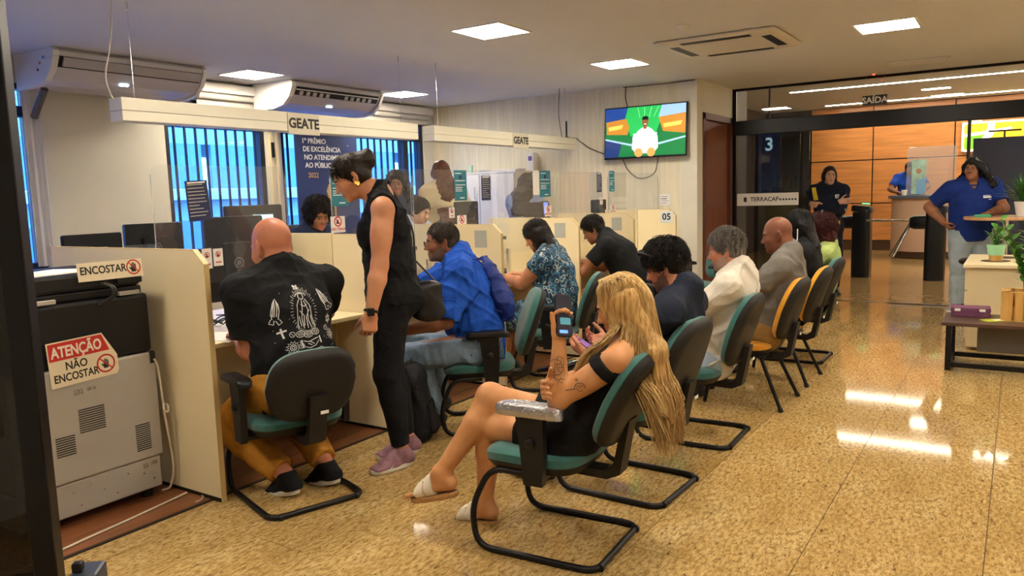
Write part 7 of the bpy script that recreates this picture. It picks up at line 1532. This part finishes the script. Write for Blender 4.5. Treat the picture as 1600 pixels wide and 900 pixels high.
H, E = HX(J); hair(root, J, cap(J, .030, .080, .065, -.10, (.95, -.3)) + [E((-.03, 0, .03), (.12, .13, .12), .03, 1, [(H(.05, 0, .05), unit(J['hf']-J['hu']*.3))])], hairmat('curly_dark', '#241b19', '#0e0a09'), .009, 80, 14); scalp_strands(root, J, 900, .06, hairmat('curly_dark'), .0026, .080, .065, (.95, -.3), -.08, .04, .011, .3, 14)
for i_, (key, lb, seat) in enumerate((('attend', 'black office chair under the male attendant', 0), ('curlatt', 'black office chair under the curly-haired attendant', 0))):
    J = PP[key]; so = empty('office_chair', lb, 'chair', (J['pel'][0], J['pel'][1], 0), math.atan2(J['f'][1], J['f'][0])-PI/2, group='attendant chairs'); z = J['pel'][2]-.10
    MB().pad(rrect(.46, .44, .1), [(.02, z-.05), (0, z-.04), (0, z-.01), (.04, z)]).build('seat', m_black, so); MB().pad([(p[0], z+.36+p[1]) for p in rrect(.40, .46, .1)], [(.02, -.28), (0, -.27), (0, -.24), (.03, -.23)], lambda x, y, h: (x, h, y)).build('backrest', m_black, so); MB().tube([(0, 0, .06), (0, 0, z-.05)], .03, 10).build('column', m_dark, so)
    for k in range(5): a = 2*PI*k/5; MB().tube([(0, 0, .09), (.27*math.cos(a), .27*math.sin(a), .05)], .018, 8).build('star_leg', m_dark, so)
    MB().box((-.02, -.26, z-.06), (.02, -.0, z-.03)).build('back_bar', m_dark, so); MB().box((-.02, -.27, z-.05), (.02, -.25, z+.3)).build('back_bar', m_dark, so)
root, body, J, D = person('longhair', 'standing woman with very long brown hair in beige jacket seen from behind', SK['pale'], dict(bust=.9), .012, .008, nk=.05, hw=.007)
shirt(root, J, D, cloth('beige_jacket', '#c9b896'), .022, 1.9, .16, .066, .007, 20, 111, 'jacket', .011); trousers(root, J, D, cloth('dark_jeans'), .012, seed=112)
for s in 'LR': shoe(root, J, s, mat('black_leather'), m_soleb)
H, E = HX(J); hair(root, J, cap(J, .012, .075, .07, -.11, (.95, -.3)) + [etube(H(-.05, 0, .03), J['nck']-J['f2']*.09, J['hl'], .08, .05, .09, .045, .04), etube(J['nck']-J['f2']*.09, J['wst']-J['f2']*.15+J['l2']*.03, J['l2'], .10, .045, .085, .03, .04)], hairmat('long_brown', '#6a4030', '#3a2018'), .005, 45, 15)
root, body, J, D = person('darkwoman', 'standing woman with long black hair beside the white cabinet', SK['brown'], dict(bust=.9), .012, .008, nk=.05, hw=.007)
shirt(root, J, D, cloth('steel_blouse', '#7f8fae'), .016, .9, .12, .066, .005, 22, 121, 'blouse', .011); trousers(root, J, D, cloth('dark_jeans'), .012, seed=122)
for s in 'LR': shoe(root, J, s, mat('black_leather'), m_soleb)
H, E = HX(J); hair(root, J, cap(J, .018, .075, .07, -.11, (.95, -.3)) + [etube(H(-.04, 0, .03), J['nck']-J['f2']*.08, J['hl'], .09, .06, .10, .05, .04), etube(J['nck']-J['f2']*.07, J['cst']-J['f2']*.14-J['s2']*.06, J['l2'], .12, .06, .10, .035, .04), etube(H(-.0, -.075, .02), J['shR']+J['f2']*.04-J['s2']*.08, J['f2'], .05, .025, .05, .03, .04)], lh, .007, 50, 16)
root, body, J, D = person('smiling', 'smiling woman with dark curly hair standing by the far window', SK['brown'], dict(bust=.9), .012, .006, nk=.05, hw=.007, lipc='#b0564c')
shirt(root, J, D, cloth('attendant_navy'), .014, .7, .12, .066, .004, 22, 131, 'blouse', .011); trousers(root, J, D, cloth('dark_jeans'), .012, seed=132)
for s in 'LR': shoe(root, J, s, mat('black_leather'), m_soleb)
H, E = HX(J); hair(root, J, cap(J, .020, .074, .070, -.12, (.95, -.25)) + [etube(H(-.03, .07, .02), J['shL']+J['f2']*.04-J['s2']*.05, J['f2'], .055, .035, .06, .035, .04), etube(H(-.03, -.07, .02), J['shR']+J['f2']*.04-J['s2']*.05, J['f2'], .055, .035, .06, .035, .04), etube(H(-.05, 0, .02), J['cst']-J['f2']*.12, J['l2'], .09, .06, .12, .04, .04)], hairmat('curly_dark'), .010, 70, 17)

# ---- bags near the standing woman
bp_ = empty('backpack', 'black backpack standing on the floor behind the legs of the standing woman', 'backpack', (3.46, 2.99, 0), R(40))
def loc_sdf(name, prims, h, m, par, **kw):
    o = sdf_mesh(name, prims, h, m, None, **kw); o.parent = par; return o
ez = (A(1, 0, 0), A(0, 1, 0), A(0, 0, 1))
loc_sdf('main_compartment', [etube(A(0, 0, .08), A(0, .02, .36), ez[0], .155, .10, .145, .085, .03), ell(A(0, .02, .40), ez, (.13, .08, .07), .04)], .010, cloth('black_nylon', '#15161a', rough=.6), bp_, disp=folds(.005, 26, 141), cuts=[(A(0, 0, .002), A(0, 0, -1))])
loc_sdf('front_pocket', [etube(A(0, -.085, .09), A(0, -.07, .22), ez[0], .12, .045, .115, .035, .03)], .009, cloth('black_nylon'), bp_, disp=folds(.003, 30, 142), cuts=[(A(0, 0, .02), A(0, 0, -1))])
for x in (-.06, .06): MB().tube(fillet([(x, .10, .40), (x*1.3, .15, .30), (x*1.5, .14, .16), (x*1.4, .10, .06)], .06), .014, 6).build('shoulder_strap', cloth('black_nylon'), bp_)
MB().tube(fillet([(-.04, .02, .455), (-.03, .02, .49), (.03, .02, .49), (.04, .02, .455)], .02), .007, 6).build('grab_handle', cloth('black_nylon'), bp_); MB().tube([(-.11, -.118, .20), (0, -.125, .215), (.11, -.118, .20)], .003, 5).build('zip', m_chrome, bp_)
sb = empty('shoulder_bag', 'small black shoulder bag hanging at the hip of the standing woman', 'bag', (3.30, 2.86, 0))
Js = PP['stand']; bc = Js['pel']-Js['f']*.20-A(0, 0, .05)-Js['l']*.02
sdf_mesh('pouch', [etube(bc-A(0, 0, .08), bc+A(0, 0, .07), Js['f'], .085, .045, .075, .035, .03)], .008, mat('black_leather'), sb, disp=folds(.003, 30, 143))
b = MB().tube(fillet([V(bc+A(0, 0, .08)+Js['f']*.06), V(Js['cst']-Js['f']*.15-Js['l']*.04), V(Js['nck']-Js['l']*.05-Js['f']*.08+A(0, 0, .03)), V(Js['nck']-Js['l']*.10+A(0, 0, .045)), V(Js['shR']+Js['f']*.10-A(0, 0, .04)), V(Js['cst']-Js['l']*.19), V(bc+A(0, 0, .08)-Js['f']*.06-Js['l']*.02)], .05, 4), .006, 6).build('strap', mat('black_leather')); b.parent = sb; b.matrix_parent_inverse = Matrix.Translation(sb.location).inverted()
